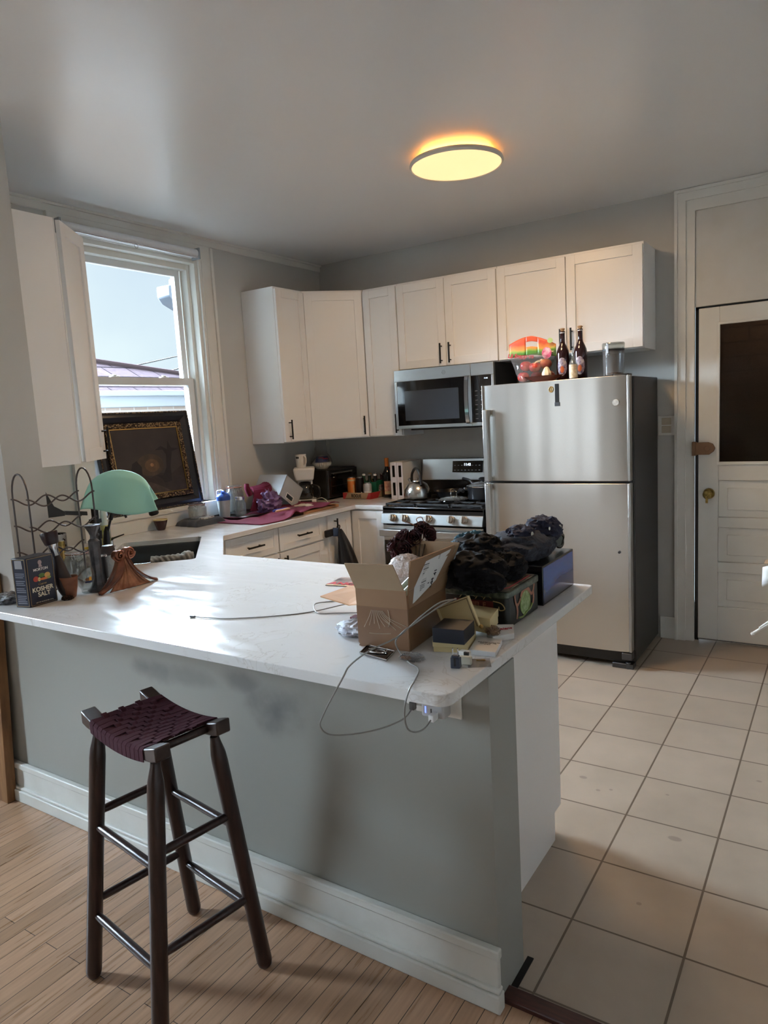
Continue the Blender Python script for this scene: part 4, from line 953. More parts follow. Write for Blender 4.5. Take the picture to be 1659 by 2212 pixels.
# swing-top jar behind the glass
def swing_jar(name, label, c, r, h, group, lean=None, lidopen=False):
    t = thing(name, label, 'jar', c, group=group)
    pot('jar_body', [(0, .003), (r*.85, .003), (r, .012), (r, h*.68), (r*.86, h*.78), (r*.80, h*.83), (r*.84, h*.85), (r*.80, h*.85), (r*.74, h*.82), (r*.80, h*.77), (r*.94, h*.67), (r*.94, .016), (r*.8, .009), (0, .009)], c, 'jarglass', 36, t)
    ld = pot('jar_lid', [(0, h*.93), (r*.5, h*.935), (r*.84, h*.92), (r*.88, h*.885), (r*.80, h*.872), (0, h*.868)], c, 'jarglass', 36, t)
    pot('seal', [(r*.82, h*.85), (r*.89, h*.852), (r*.89, h*.868), (r*.82, h*.87)], c, mat('rubber_seal', (150, 96, 76), .6) if 'seal' not in M else M['seal'], 36, t); M['seal'] = bpy.data.materials['rubber_seal']
    ringp = [(c[0]+r*.88*math.cos(a*math.pi/14), c[1]+r*.88*math.sin(a*math.pi/14), c[2]+h*.815) for a in range(28)]
    ring2 = [(c[0]+r*.91*math.cos(a*math.pi/14), c[1]+r*.91*math.sin(a*math.pi/14), c[2]+h*.90) for a in range(28)]
    b = MB().tube(ringp, .0014, 6, True).tube(ring2, .0014, 6, True)
    for ax, ay in ((.55, -.83),):
        p = Vector((c[0]+r*.9*ax, c[1]+r*.9*ay, c[2]+h*.9)); q_ = p+Vector((r*.25*ax+.004, r*.25*ay+.006, -h*.2))
        b.tube([p, p+Vector((.004, -.006, -h*.1)), q_, q_+Vector((.006, .008, 0)), p+Vector((.008, .004, -h*.05)), p], .0014, 6)
    obj(b, 'wire_clasp', 'chrome', t)
    return t
GJ = 'clear swing-top glass jars'
swing_jar('glass_jar', 'squat swing-top glass jar behind the stemless glass near the wine rack', (.84, -2.925, ZW), .052, .125, GJ)
# tall hammered candlestick
c = (1.142, -3.042, ZW); t = thing('candlestick', 'tall hammered grey metal candlestick between the glass and the copper scroll piece', 'candlestick', c)
M['pewter'] = mat('hammered_pewter', (92, 90, 90), .38, .8, bump=(60, .3, .002), vary=(45, (70, 68, 70)))
def sqlathe(prof, c, rot=0):
    b = MB(); n = 4
    return MB().lathe(prof, 8, c=c)
pot('foot', [(.042, 0), (.043, .004), (.030, .012), (.023, .028), (.021, .04)], c, 'pewter', 8, t)
pot('shaft', [(.021, .04), (.0195, .07), (.0215, .17), (.022, .196), (.0185, .200), (.0125, .206), (.0115, .218), (.017, .232), (.026, .248), (.0315, .256), (.0315, .259), (.011, .259), (.010, .250), (0, .25)], c, 'pewter', 8, t)
# copper scroll piece
c = (1.20, -2.965, ZW); t = thing('copper_scroll_ornament', 'copper-coloured ornament with two curled scrolls on flaring leaf feet', 'ornament', c)
def leaf(side):
    # side -1: towards the viewer's left (-y), +1 to the right (+y)
    def fn(u, v):
        # v: 0 at the foot tip, 1 at the scroll;  u across the leaf
        k = v; L0 = .118 if side < 0 else .122
        yy = side*(L0*(1-k)**2.1+.012+.004*k); zz = .004+.128*k**1.15
        wv = (.006+.050*math.sin(min(1, k*1.15+.10)*math.pi*.62)*(1-k)**.45+.012*k)
        x0 = .012-.010*k
        rib = .005*math.cos((u-.5)*math.pi)*(.5+k)
        xx = x0+(u-.55)*wv*1.5
        return (c[0]+xx+rib*.6+.012*(1-k), c[1]+yy+rib*side-.25*side*abs(u-.5)*wv, c[2]+zz+.003*math.sin(u*14)*(1-k))
    return MB().grid(fn, 17, 26)
for s_ in (-1, 1): obj(leaf(s_), 'leaf', 'copper', t, solid=.005)
def skirt(u, v):
    k = v; yy = (u-.5)*2*(.085*(1-k)**1.7+.010); zz = .002+.118*k
    return (c[0]+.030*(1-k)+.004+.010*(1-abs(u-.5)*2)+.0015*math.sin(u*46), c[1]+yy, c[2]+zz)
obj(MB().grid(skirt, 40, 18), 'ribbed_skirt', mat('ribbed_copper', (176, 122, 88), .45, .5, vary=(30, (140, 90, 64))), t, solid=.005)
for s_, yy in ((-1, -.024), (1, .024)):
    pts = []; rr = []
    cz = c[2]+.132+(.005 if s_ > 0 else 0)
    for k in range(46):
        a = k/45*4.3*math.pi; r_s = .021*(1-k/45)**.8+.003
        pts.append((c[0]+.016+.009*(k/45), c[1]+yy+r_s*math.cos(a*1+(0 if s_ > 0 else math.pi))*(-s_ if s_ < 0 else 1)*1, cz+r_s*math.sin(a)*-1)); rr.append(.0052-.0022*k/45)
    obj(MB().tube(pts, .005, 8, rr=rr).cyl((c[0]-.010, c[1]+yy, cz), (c[0]+.014, c[1]+yy, cz), .0185, .0185, 20), 'scroll', 'copper', t)
# jar with dark lid, black grinder, white ball beside the candlestick
c = (1.0, -2.885, ZW); t = thing('lidded_glass_jar', 'textured glass jar with a dark brown lid behind the copper ornament', 'jar', c)
M['crackle'] = mat('crackle_glass', (196, 204, 206), .12, trans=.6, ior=1.4, bump=(120, .8, .004))
pot('jar_body', [(.0, .002), (.022, .002), (.026, .012), (.027, .09), (.024, .103), (.0, .103)], c, 'crackle', 28, t)
pot('lid', [(.0265, .103), (.028, .107), (.028, .128), (.022, .142), (0, .144)], c, mat('dark_brown_lid', (56, 44, 42), .45), 28, t)
c = (1.052, -2.945, ZW); t = thing('pepper_mill', 'slim black cylindrical mill standing right behind the candlestick', 'mill', c)
pot('mill_body', [(.0, 0), (.014, 0), (.0145, .004), (.013, .09), (.014, .11)], c, 'blackpl', 20, t); pot('cap', [(.014, .11), (.0145, .113), (.012, .118), (0, .118)], c, 'chrome', 20, t)
tag(pot('white_bottle', [(0, 0), (.010, .001), (.0165, .012), (.015, .024), (.006, .03), (0, .031)], (1.098, -2.952, ZW), 'white', 20), 'small white rounded bottle at the foot of the copper ornament', 'bottle')
# behind the rack
c = (.50, -2.81, ZW); t = thing('utensil_holder', 'perforated steel utensil cup seen through the wine rack', 'utensil holder', c)
def perf():
    m = mat('perforated_steel', (150, 148, 144), .35, .8); tt = m.node_tree; N = tt.nodes; L = tt.links; b = N['Principled BSDF']
    v = N.new('ShaderNodeTexVoronoi'); v.inputs['Scale'].default_value = 70; tcn = N.new('ShaderNodeTexCoord'); L.new(tcn.outputs['Object'], v.inputs['Vector'])
    r = N.new('ShaderNodeValToRGB'); r.color_ramp.elements[0].position = .36; r.color_ramp.elements[0].color = (*lin((30, 28, 28)), 1); r.color_ramp.elements[1].position = .42; r.color_ramp.elements[1].color = (*lin((160, 158, 152)), 1)
    L.new(v.outputs['Distance'], r.inputs['Fac']); L.new(r.outputs['Color'], b.inputs['Base Color']); return m
M['perf'] = perf()
pot('cup', [(0, .001), (.052, .001), (.053, .003), (.053, .155), (.050, .155), (.050, .006), (0, .006)], c, 'perf', 32, t)
c = (.535, -2.86, ZW); t = thing('spice_grinder', 'dark grinder with a black cap beside the perforated cup', 'grinder', c)
pot('glass_body', [(0, 0), (.019, 0), (.019, .095), (.017, .10)], c, mat('spice_amber', (88, 62, 42), .25), 20, t); pot('cap', [(.020, .10), (.020, .128), (.016, .131), (.016, .158), (0, .16)], c, 'blackpl', 20, t)
c = (.60, -2.845, ZW); t = thing('brass_canister', 'narrow brass-coloured canister between the grinder and the perforated cup', 'canister', c)
pot('tube', [(0, 0), (.019, 0), (.019, .112)], c, 'gold', 24, t); pot('rim', [(.0195, .112), (.0195, .133), (0, .134)], c, 'brass', 24, t)
c = (.70, -2.87, ZW); t = thing('black_teapot', 'small glossy black round pot behind the swing-top jar', 'pot', c)
pot('pot_body', [(0, 0), (.022, 0), (.036, .018), (.036, .042), (.022, .06), (.018, .062), (.016, .072), (0, .076)], c, 'enamel', 28, t)
obj(MB().cyl((c[0]+.03, c[1]+.01, c[2]+.035), (c[0]+.045, c[1]+.038, c[2]+.055), .008, .005), 'spout', 'enamel', t)
c = (.68, -2.755, ZW); t = thing('patterned_mug', 'cream patterned mug with a yellow rim behind the wine rack', 'mug', c)
M['floral'] = mat('floral_glaze', (214, 206, 190), .3, vary=(48, (120, 60, 62)))
pot('mug_body', [(0, 0), (.026, 0), (.030, .006), (.031, .088), (.029, .088), (.027, .01), (0, .008)], c, 'floral', 28, t); pot('rim_band', [(.0312, .08), (.0314, .091), (.0285, .091), (.0285, .08)], c, mat('yellow_glaze', (200, 178, 70), .3), 28, t)
c = (.335, -2.425, ZW); t = thing('dish_soap_bottle', 'clear dish soap bottle with yellow label beside the filter tap', 'bottle', c)
pot('bottle_body', [(0, .001), (.018, .001), (.019, .005), (.019, .15), (.017, .2), (.009, .215), (.009, .23), (0, .23)], c, mat('milky_soap', (220, 228, 222), .3), 24, t)
pot('label_band', [(.0195, .02), (.0195, .13), (.0194, .13)], c, mat('yellow_label', (206, 196, 84), .5, vary=(40, (220, 216, 160))), 24, t)
c = (.40, -2.47, ZW); t = thing('dish_brush', 'black dish brush in a grey caddy next to the soap bottle', 'brush', c)
obj(MB().turned((.40, -2.47, ZW), (.395, -2.455, ZW+.13), [(.016, 0), (.018, .4), (.014, .8), (.006, 1)], 16), 'caddy', mat('slate_plastic', (40, 44, 52), .4), t)
obj(MB().turned((.397, -2.462, ZW+.08), (.43, -2.43, ZW+.215), [(.006, 0), (.006, .6), (.010, .62), (.011, 1)], 12), 'brush_handle', 'blackpl', t)

# ---------------------------------------------------------------- painting on the window sill
t = thing('framed_painting', 'dark landscape painting in a black and gold frame leaning in the window', 'painting', (.03, -1.806, 1.031))
tl = math.atan2(.085, .60)
Fp = Matrix.Translation((.024, -2.16, 1.032)) @ Matrix.Rotation(-tl, 4, 'Y') @ Matrix(((0, -1, 0, 0), (1, 0, 0, 0), (0, 0, 1, 0), (0, 0, 0, 1)))
PW, PH = .705, .608    # local x along the frame, y into the window, z up
b = MB(); fw = .072
def ringbox(b, x0, x1, z0, z1, w_, ya_, yb_):
    return b.box(x0, x1, ya_, yb_, z0, z0+w_, Fp).box(x0, x1, ya_, yb_, z1-w_, z1, Fp).box(x0, x0+w_, ya_, yb_, z0+w_, z1-w_, Fp).box(x1-w_, x1, ya_, yb_, z0+w_, z1-w_, Fp)
# profiled black moulding: outer ridge, then sloping in
M['lacq'] = mat('black_lacquer', (24, 24, 30), .32)
def slope_ring(b, o0, o1, yo, yi):
    def rect(o, y): return [(o, y, o), (PW-o, y, o), (PW-o, y, PH-o), (o, y, PH-o)]
    vs = [Fp @ Vector(p) for p in rect(o0, yo)+rect(o1, yi)]
    return b.add(vs, [(i, (i+1) % 4, 4+(i+1) % 4, 4+i) for i in range(4)])
ringbox(b, 0, PW, 0, PH, .014, -.012, .022)
slope_ring(b, .014, .030, -.008, -.014); slope_ring(b, .030, .064, -.014, .004); b.box(.01, PW-.01, .012, .024, .01, PH-.01, Fp)
obj(b, 'frame', 'lacq', t)
def gilt():
    m = mat('gilt_carving', (150, 118, 70), .4, .6); tt = m.node_tree; N = tt.nodes; L = tt.links; b = N['Principled BSDF']
    v = N.new('ShaderNodeTexVoronoi'); v.inputs['Scale'].default_value = 95; tcn = N.new('ShaderNodeTexCoord'); L.new(tcn.outputs['Object'], v.inputs['Vector'])
    r = N.new('ShaderNodeValToRGB'); r.color_ramp.elements[0].position = .25; r.color_ramp.elements[0].color = (*lin((150, 124, 90)), 1); r.color_ramp.elements[1].position = .6; r.color_ramp.elements[1].color = (*lin((40, 26, 20)), 1)
    L.new(v.outputs['Distance'], r.inputs['Fac']); L.new(r.outputs['Color'], b.inputs['Base Color'])
    bp = N.new('ShaderNodeBump'); bp.inputs['Strength'].default_value = 1; bp.inputs['Distance'].default_value = .004; bp.invert = True
    L.new(v.outputs['Distance'], bp.inputs['Height']); L.new(bp.outputs['Normal'], b.inputs['Normal']); return m
M['gilt'] = gilt()
b = MB(); ringbox(b, .066, PW-.066, .066, PH-.066, .030, -.008, .01)
gf = obj(b, 'gilt_slip', 'gilt', t, bevel=.004)
b = MB(); ringbox(b, .001, PW-.001, .001, PH-.001, .006, -.0145, -.010); obj(b, 'beaded_edge', 'gilt', t)
b = MB(); ringbox(b, .097, PW-.097, .097, PH-.097, .006, -.002, .008); obj(b, 'inner_fillet', 'gold', t)
# canvas: a plain generic night landscape, not the known picture
M['night'] = mat('night_paint', (56, 46, 44), .5, vary=(5, (44, 36, 38)))
obj(MB().box(.095, PW-.095, .004, .012, .095, PH-.095, Fp), 'canvas', 'night', t)
cx0, cz0, cw, ch = .103, .103, PW-.206, PH-.206
def hill(name, pts, col, y):
    b = MB(); b.add([Fp @ Vector((cx0+p[0]*cw, y, cz0+p[1]*ch)) for p in pts], [tuple(range(len(pts)))]); obj(b, name, mat(name+'_paint', col, .6, vary=(18, tuple(int(k*.8) for k in col))), t)
hill('glow', [(.5+.2*math.cos(a*math.pi/12), .44+.17*math.sin(a*math.pi/12)) for a in range(24)], (78, 62, 50), .0036)
hill('glow_core', [(.52+.11*math.cos(a*math.pi/12), .43+.10*math.sin(a*math.pi/12)) for a in range(24)], (104, 80, 56), .0032)
hill('moon', [(.52+.026*math.cos(a*math.pi/8), .44+.028*math.sin(a*math.pi/8)) for a in range(16)], (176, 126, 84), .0028)
hill('far_slope', [(0, 0), (1, 0), (1, .40), (.8, .28), (.62, .30), (.45, .24), (.3, .34), (.15, .38), (0, .46)], (50, 40, 38), .0024)
hill('rock', [(0, 0), (.75, 0), (.6, .10), (.45, .18), (.32, .16), (.12, .22), (0, .2)], (74, 60, 54), .002)
hill('tree', [(.66, .14), (.78, .16), (.80, .40), (.86, .62), (.98, .66), (.86, .68), (.82, .80), (.79, .66), (.70, .72), (.60, .66), (.72, .66), (.76, .58), (.73, .38), (.66, .26), (.54, .28), (.64, .2)], (30, 25, 28), .0016)
hill('dark_rocks', [(.18, .2), (.34, .2), (.36, .42), (.30, .52), (.23, .48), (.19, .36)], (30, 27, 30), .0016)
# ---------------------------------------------------------------- along the window wall
c = (.085, -1.86, ZW); t = thing('small_cup', 'small dark brown handleless cup with a cream rim below the window', 'cup', c)
pot('cup_body', [(0, 0), (.022, 0), (.027, .008), (.038, .045), (.0425, .062), (.040, .064), (.036, .05), (.024, .01), (0, .008)], c, mat('dark_brown_glaze', (58, 30, 34), .2), 32, t)
pot('rim_glaze', [(.0405, .0585), (.0432, .062), (.0415, .066), (.0385, .062)], c, 'cream', 32, t)
# grey towel with a toppled jar and a card on it
M['greytow'] = mat('slate_towel', (62, 68, 76), .95, bump=(400, .6, .003), sheen=.3)
def towel(u, v):
    x = .06+.20*v; y = -1.73+.24*u; n_ = noise.noise(Vector((u*4, v*3, 2)))
    ed = min(u, 1-u, v, 1-v); z = ZW+.004+.034*min(1, ed*9)**.5*(1+.25*n_)
    return (x+.01*n_, y+.012*noise.noise(Vector((v*4, u*3, 5))), z)
b = MB(); b.grid(towel, 26, 24); n0 = len(b.v)
b.grid(lambda u, v: (towel(u, v)[0], towel(u, v)[1], ZW+.001), 26, 24)
for (a0_, a1_) in (((lambda s_: (s_, 0)), None), ((lambda s_: (s_, 1)), None), ((lambda s_: (0, s_)), None), ((lambda s_: (1, s_)), None)):
    b.grid(lambda u, v, f_=a0_: (lambda p, q_: (p[0], p[1], q_+(p[2]-q_)*v))(towel(*f_(u)), ZW+.001), 26, 3)
tag(obj(b, 'folded_towel', 'greytow'), 'folded slate grey towel on the worktop under the window', 'towel', )
swing_jar('glass_jar', 'squat swing-top glass jar resting on the slate grey towel', (.15, -1.62, ZW+.040), .058, .10, GJ)
t = thing('phone_box', 'small pale printed packet on the slate grey towel in front of the jar', 'packet', (.24, -1.6, ZW+.04))
obj(MB().box(.205, .235, -1.67, -1.56, ZW+.036, ZW+.05, None), 'packet', mat('pale_packet', (196, 198, 196), .35, vary=(60, (120, 122, 126))), t, bevel=.003)
# black tray with bottles
t = thing('serving_tray', 'low round-cornered black tray holding the shaker and two empty jars', 'tray', (.17, -1.27, ZW))
b = MB(); rc = lambda x0, x1, y0, y1, r: arc(x1-r, y1-r, r, 0, 90)+arc(x0+r, y1-r, r, 90, 180)+arc(x0+r, y0+r, r, 180, 270)+arc(x1-r, y0+r, r, 270, 360)
b.prism(rc(.035, .36, -1.45, -1.10, .06), ZW, ZW+.006)
o1 = rc(.035, .36, -1.45, -1.10, .06); o2 = rc(.028, .367, -1.457, -1.093, .065); n = len(o1)
vs = [(x, y, ZW+.004) for x, y in o1]+[(x, y, ZW+.022) for x, y in o2]; b.add(vs, [(i, (i+1) % n, n+(i+1) % n, n+i) for i in range(n)])
obj(b, 'tray_body', 'blackpl', t)
ZT2 = ZW+.0065
c = (.13, -1.37, ZT2); t = thing('shaker_bottle', 'translucent shaker bottle with a bright blue lid on the black tray', 'bottle', c)
pot('bottle_body', [(0, 0), (.032, 0), (.035, .01), (.043, .12), (.041, .12), (.033, .012), (0, .01)], c, 'frost', 32, t)
M['bluelid'] = mat('blue_lid', (44, 84, 168), .35)
ld = pot('lid', [(.0455, .115), (.0465, .138), (.044, .145), (.034, .157), (.022, .163), (0, .165)], c, 'bluelid', 32, t)
obj(MB().cyl((c[0]+.012, c[1]-.01, c[2]+.155), (c[0]+.018, c[1]-.016, c[2]+.175), .012), 'spout', 'bluelid', ld)
obj(MB().tube(spline([(c[0]-.03, c[1]-.02, c[2]+.15), (c[0]-.028, c[1]-.022, c[2]+.176), (c[0]+.0, c[1]-.012, c[2]+.182), (c[0]+.02, c[1]-.012, c[2]+.176)], 5), .0045, 8), 'carry_loop', 'whitepaper', ld)
b = MB()
for k in range(6): b.tube([(c[0]+.004+(.012+.011*math.sin(math.pi*j/8))*math.cos(k*math.pi/3)-.004, c[1]+(.012+.011*math.sin(math.pi*j/8))*math.sin(k*math.pi/3), c[2]+.012+.04*j/8) for j in range(9)], .0012, 6)
obj(b, 'wire_ball', 'chrome', t)
swing_jar('glass_jar', 'tallest swing-top glass jar, standing at the back of the black tray', (.10, -1.235, ZT2), .062, .215, GJ)
c = (.20, -1.29, ZT2); t = thing('mason_jar', 'small empty mason jar with a steel screw band on the black tray', 'jar', c)
pot('jar_body', [(0, .002), (.034, .002), (.037, .01), (.037, .09), (.029, .105), (.029, .122), (.027, .122), (.027, .104), (.035, .09), (.035, .012), (0, .008)], c, 'jarglass', 32, t)
pot('screw_band', [(.031, .108), (.0315, .128), (.028, .131), (0, .131)], c, 'chrome', 32, t)
tag(obj(MB().box(.26, .345, -1.37, -1.24, ZT2+.0, ZT2+.008, None), 'flat_steel_lid', 'steel', bevel=.003), 'flat grey metal plate lying on the black tray', 'plate')
M['purple'] = mat('purple_plastic_film', (98, 72, 112), .3, vary=(14, (124, 96, 140)), bump=(60, .5, .004))
tag(obj(crumple((.30, -1.13, ZW+.075), (.085, .10, .085), 3, .38, 2.6, flat=ZW+.001), 'purple_bag', 'purple'), 'crumpled purple plastic bag beside the black tray', 'bag')
# cutting board, mat and mitt
t = thing('cutting_board', 'wooden cutting board at the front of the window-side worktop', 'cutting board', (.48, -.92, ZW))
obj(MB().box(.30, .60, -1.12, -.73, ZW, ZW+.02), 'board', mat('board_maple', (190, 140, 98), .5, vary=(6, (168, 120, 82)), stretch=(6, 1, 1)), t, bevel=.003)
tag(obj(crumple((.42, -.88, ZW+.026), (.10, .09, .012), 8, .3, 2.4, flat=ZW+.0205), 'cream_cloth', mat('cream_cloth', (206, 196, 180), .9, bump=(300, .4, .002))), 'cream cloth lying on the cutting board behind the maroon mat', 'cloth')
M['maroon'] = mat('maroon_cotton', (108, 44, 60), .8, bump=(500, .35, .002), spec=.2)
def matf(u, v):
    x = .26+.37*v; y = -1.56+.78*u
    x += -.10*(1-u)*(1-v)+.02*math.sin(u*7); lift = .022 if (y > -1.10) else .022*max(0, (y+1.3)/.2)
    wr = .022*max(0, noise.noise(Vector((u*5.5, v*3.5, 1.3))))+.030*math.exp(-((u-.42)/.06)**2-((v-.93)/.18)**2)+.016*math.exp(-((u-.92)/.05)**2)
    return (min(x, .655), y, ZW+.004+lift*1.05+wr)
tag(obj(MB().grid(matf, 46, 26), 'apron', 'maroon', solid=.004), 'maroon apron spread rumpled across the worktop edge and cutting board', 'apron')
def mitt(u, v):
    # a quilted mitt standing up and curling over
    w_ = .15*(1-.15*v); yy = -1.17+.02*v+w_*(u-.5)*1.25+.055*v
    z = ZW+.035+.155*math.sin(v*1.9)/math.sin(1.57)*.92; x = .26+.10*v-.20*v*v+.03*math.sin(u*3.1)
    z += .022*u*v
    return (x, yy, z+.0015*math.sin(v*70))
def tubef(): pass
t = thing('oven_mitt', 'quilted maroon oven mitt standing up behind the apron', 'oven mitt', (.27, -1.15, ZW))
M['maroonq'] = mat('maroon_quilt', (92, 26, 48), .9, bump=(500, .35, .002), spec=.2)
obj(MB().grid(mitt, 22, 50), 'mitt_body', 'maroonq', t, solid=.02)
tp = [(.245, -1.235, ZW+.14), (.24, -1.255, ZW+.185), (.235, -1.25, ZW+.215)]
obj(MB().tube(spline(tp, 5), .02, 12, rr=[.022-.0007*k for k in range(11)]), 'thumb', 'maroonq', t)
for k, (nm, lb, col, dy) in enumerate((('knife', 'knife with a pale wooden handle lying across the maroon apron', (206, 166, 140), .02), ('knife', 'knife with a blue handle lying across the maroon apron', (52, 62, 140), -.012))):
    p = Vector((.50+dy, -1.30+k*.01, ZW+.045)); q_ = p+Vector((.012, .12, .003)); e2 = q_+Vector((.010, .13, -.003))
    t = thing('knife', lb, 'knife', tuple(p), group='knives on the apron')
    obj(MB().turned(p, q_, [(.006, 0), (.009, .1), (.008, .5), (.0085, .9), (.006, 1)], 12), 'handle', mat('knife_handle_%d' % k, col, .4), t)
    obj(MB().add([tuple(q_+Vector((-.006, 0, .001))), tuple(q_+Vector((.007, 0, .001))), tuple(e2+Vector((.002, 0, 0))), tuple(q_+Vector((-.006, 0, -.001))), tuple(q_+Vector((.007, 0, -.001))), tuple(e2+Vector((.002, 0, -.001)))],
        [(0, 1, 2), (5, 4, 3), (0, 3, 4, 1), (1, 4, 5, 2), (2, 5, 3, 0)]), 'blade', 'chrome', t)
# tilted clear bin with a slot handle
t = thing('storage_bin', 'translucent white storage bin lying tilted behind the oven mitt', 'bin', (.20, -.93, ZW))
Fb2 = Matrix.Translation((.33, -1.17, ZW+.012)) @ Matrix.Rotation(math.radians(4), 4, 'Z') @ Matrix.Rotation(math.radians(34), 4, 'X')
b = MB(); e = .004; BX, BY, BZ = -.26, .20, .15
# open box, floor towards the viewer's right
Fb2 = Matrix(((-1, 0, 0, .36), (0, math.cos(.62), math.sin(.62), -1.075), (0, -math.sin(.62), math.cos(.62), ZW+.122), (0, 0, 0, 1)))
X, Y, Z = .25, .20, .16
b.box(0, X, 0, Y, Z-e, Z, Fb2).box(0, X, Y-e, Y, 0, Z, Fb2).box(0, X, 0, e, 0, Z, Fb2)
b.box(X-e, X, 0, Y, 0, Z, Fb2)
sy0, sy1, sz0, sz1 = .065, .135, .02, .05
b.box(0, e, 0, Y, sz1, Z, Fb2).box(0, e, 0, Y, 0, sz0, Fb2).box(0, e, 0, sy0, sz0, sz1, Fb2).box(0, e, sy1, Y, sz0, sz1, Fb2)
obj(b, 'bin_body', 'frost', t)
b = MB(); b.box(-.002, .0, sy0-.005, sy1+.005, sz0-.005, sz0, Fb2).box(-.002, 0, sy0-.005, sy1+.005, sz1, sz1+.005, Fb2).box(-.002, 0, sy0-.005, sy0, sz0, sz1, Fb2).box(-.002, 0, sy1, sy1+.005, sz0, sz1, Fb2)
obj(b, 'handle_slot_rim', 'white', t)

# coffee maker
CXm, CYm = .20, -.60
t = thing('coffee_maker', 'white drip coffee maker with a glass carafe next to the toaster oven', 'coffee maker', (CXm, CYm, ZW), math.radians(0))
Fc = Matrix.Translation((CXm, CYm, ZW)) @ Matrix.Rotation(math.radians(38), 4, 'Z')   # local -y faces the viewer
b = MB(); b.box(-.075, .075, -.10, .10, 0, .035, Fc).box(-.055, .055, .035, .10, .035, .20, Fc)
obj(b, 'base_and_tower', 'white', t, bevel=.008)
b = MB().add([tuple(Fc @ Vector(p)) for p in ((-.065, -.095, .175), (.065, -.095, .175), (.065, .10, .175), (-.065, .10, .175), (-.08, -.115, .268), (.08, -.115, .268), (.08, .10, .268), (-.08, .10, .268))],
             [(3, 2, 1, 0), (4, 5, 6, 7), (0, 1, 5, 4), (1, 2, 6, 5), (2, 3, 7, 6), (3, 0, 4, 7)])
obj(b, 'filter_housing', 'white', t, bevel=.012)
obj(MB().box(-.04, .045, -.101, -.094, .006, .032, Fc), 'switch_plate', 'blackpl', t, bevel=.003)
cc = Fc @ Vector((0, -.03, .037))
M['smoke'] = thin_glass('carafe_glass', (140, 136, 132), .08, .03, .06)
ca = pot('carafe', [(0, 0), (.048, 0), (.060, .02), (.064, .055), (.052, .095), (.042, .108), (.040, .104), (.050, .09), (.061, .055), (.056, .02), (0, .004)], tuple(cc), 'smoke', 32, t)
pot('carafe_lid', [(.044, .105), (.045, .118), (.03, .126), (0, .128)], tuple(cc), 'blackpl', 28, ca)
h0 = Fc @ Vector((.05, -.06, .14)); h1 = Fc @ Vector((.10, -.085, .12)); h2 = Fc @ Vector((.10, -.085, .06)); h3 = Fc @ Vector((.062, -.06, .055))
obj(MB().tube(spline([h0, h1, h2, h3], 6), .009, 10), 'carafe_handle', 'blackpl', ca)
obj(MB().tube(spline([Fc @ Vector((.07, .02, .02)), Fc @ Vector((.12, -.03, .035)), Fc @ Vector((.16, -.06, .004)), Fc @ Vector((.12, -.11, .004))], 8), .003, 8), 'power_cord', 'white', t)
c = tuple(Fc @ Vector((-.02, .01, .2685))); t = thing('white_mug', 'white mug standing on top of the coffee maker', 'mug', c)
pot('mug_body', [(0, 0), (.033, 0), (.036, .006), (.041, .098), (.038, .098), (.033, .01), (0, .008)], c, 'white', 32, t)
hd_ = Vector((.74, -.2, 0)).normalized(); p = Vector(c)
obj(MB().tube(spline([p+hd_*.036+Vector((0, 0, .08)), p+hd_*.064+Vector((0, 0, .075)), p+hd_*.062+Vector((0, 0, .035)), p+hd_*.034+Vector((0, 0, .022))], 6), .0055, 8), 'mug_handle', 'white', t)
obj(MB().grid(lambda u, v: (c[0]+.0408*math.cos(-1.9+.7*u), c[1]+.0408*math.sin(-1.9+.7*u), c[2]+.068+.014*v), 6, 3), 'mug_print', 'blackpl', t)
tag(obj(MB().box(.30, .37, -.84, -.75, ZW+.0208, ZW+.026).box(.33, .42, -.80, -.76, ZW+.0208, ZW+.024), 'charging_cable_tangle', 'blackpl', bevel=.002), 'small flat black object on the cutting board by the coffee maker', 'gadget')

# toaster oven, its front looking into the room
t = thing('toaster_oven', 'black toaster oven with a glass front between coffee maker and beer tray', 'toaster oven', (.16, -.235, ZW))
TX0, TX1, TY0, TY1, TZ1 = .03, .275, -.425, -.045, ZW+.232
obj(MB().box(TX0, TX1, TY0, TY1, ZW+.012, TZ1), 'housing', 'blackpl', t, bevel=.008)
obj(MB().box(TX1, TX1+.012, TY0, TY1, ZW+.016, TZ1-.006), 'front_frame', 'steeld', t, bevel=.003)
d = obj(MB().box(TX1+.010, TX1+.016, TY0+.02, TY1-.085, ZW+.035, TZ1-.035), 'door_glass', 'blackgl', t, bevel=.002)
obj(MB().cyl((TX1+.034, TY0+.035, TZ1-.03), (TX1+.034, TY1-.10, TZ1-.03), .006).box(TX1+.01, TX1+.036, TY0+.04, TY0+.05, TZ1-.034, TZ1-.026).box(TX1+.01, TX1+.036, TY1-.115, TY1-.105, TZ1-.034, TZ1-.026), 'door_handle', 'steel', d)
obj(MB().box(TX1+.0165, TX1+.017, TY0+.03, TY1-.095, ZW+.10, ZW+.106), 'rack_reflection', 'steeld', d)
for z in (.055, .115, .175): obj(MB().cyl((TX1+.012, TY1-.04, ZW+z), (TX1+.028, TY1-.04, ZW+z), .015, .013), 'knob', 'blackpl', t)
for x in (TX0+.02, TX1-.02):
    for y in (TY0+.02, TY1-.02): obj(MB().cyl((x, y, ZW), (x, y, ZW+.013), .01), 'foot', 'blackpl', t)
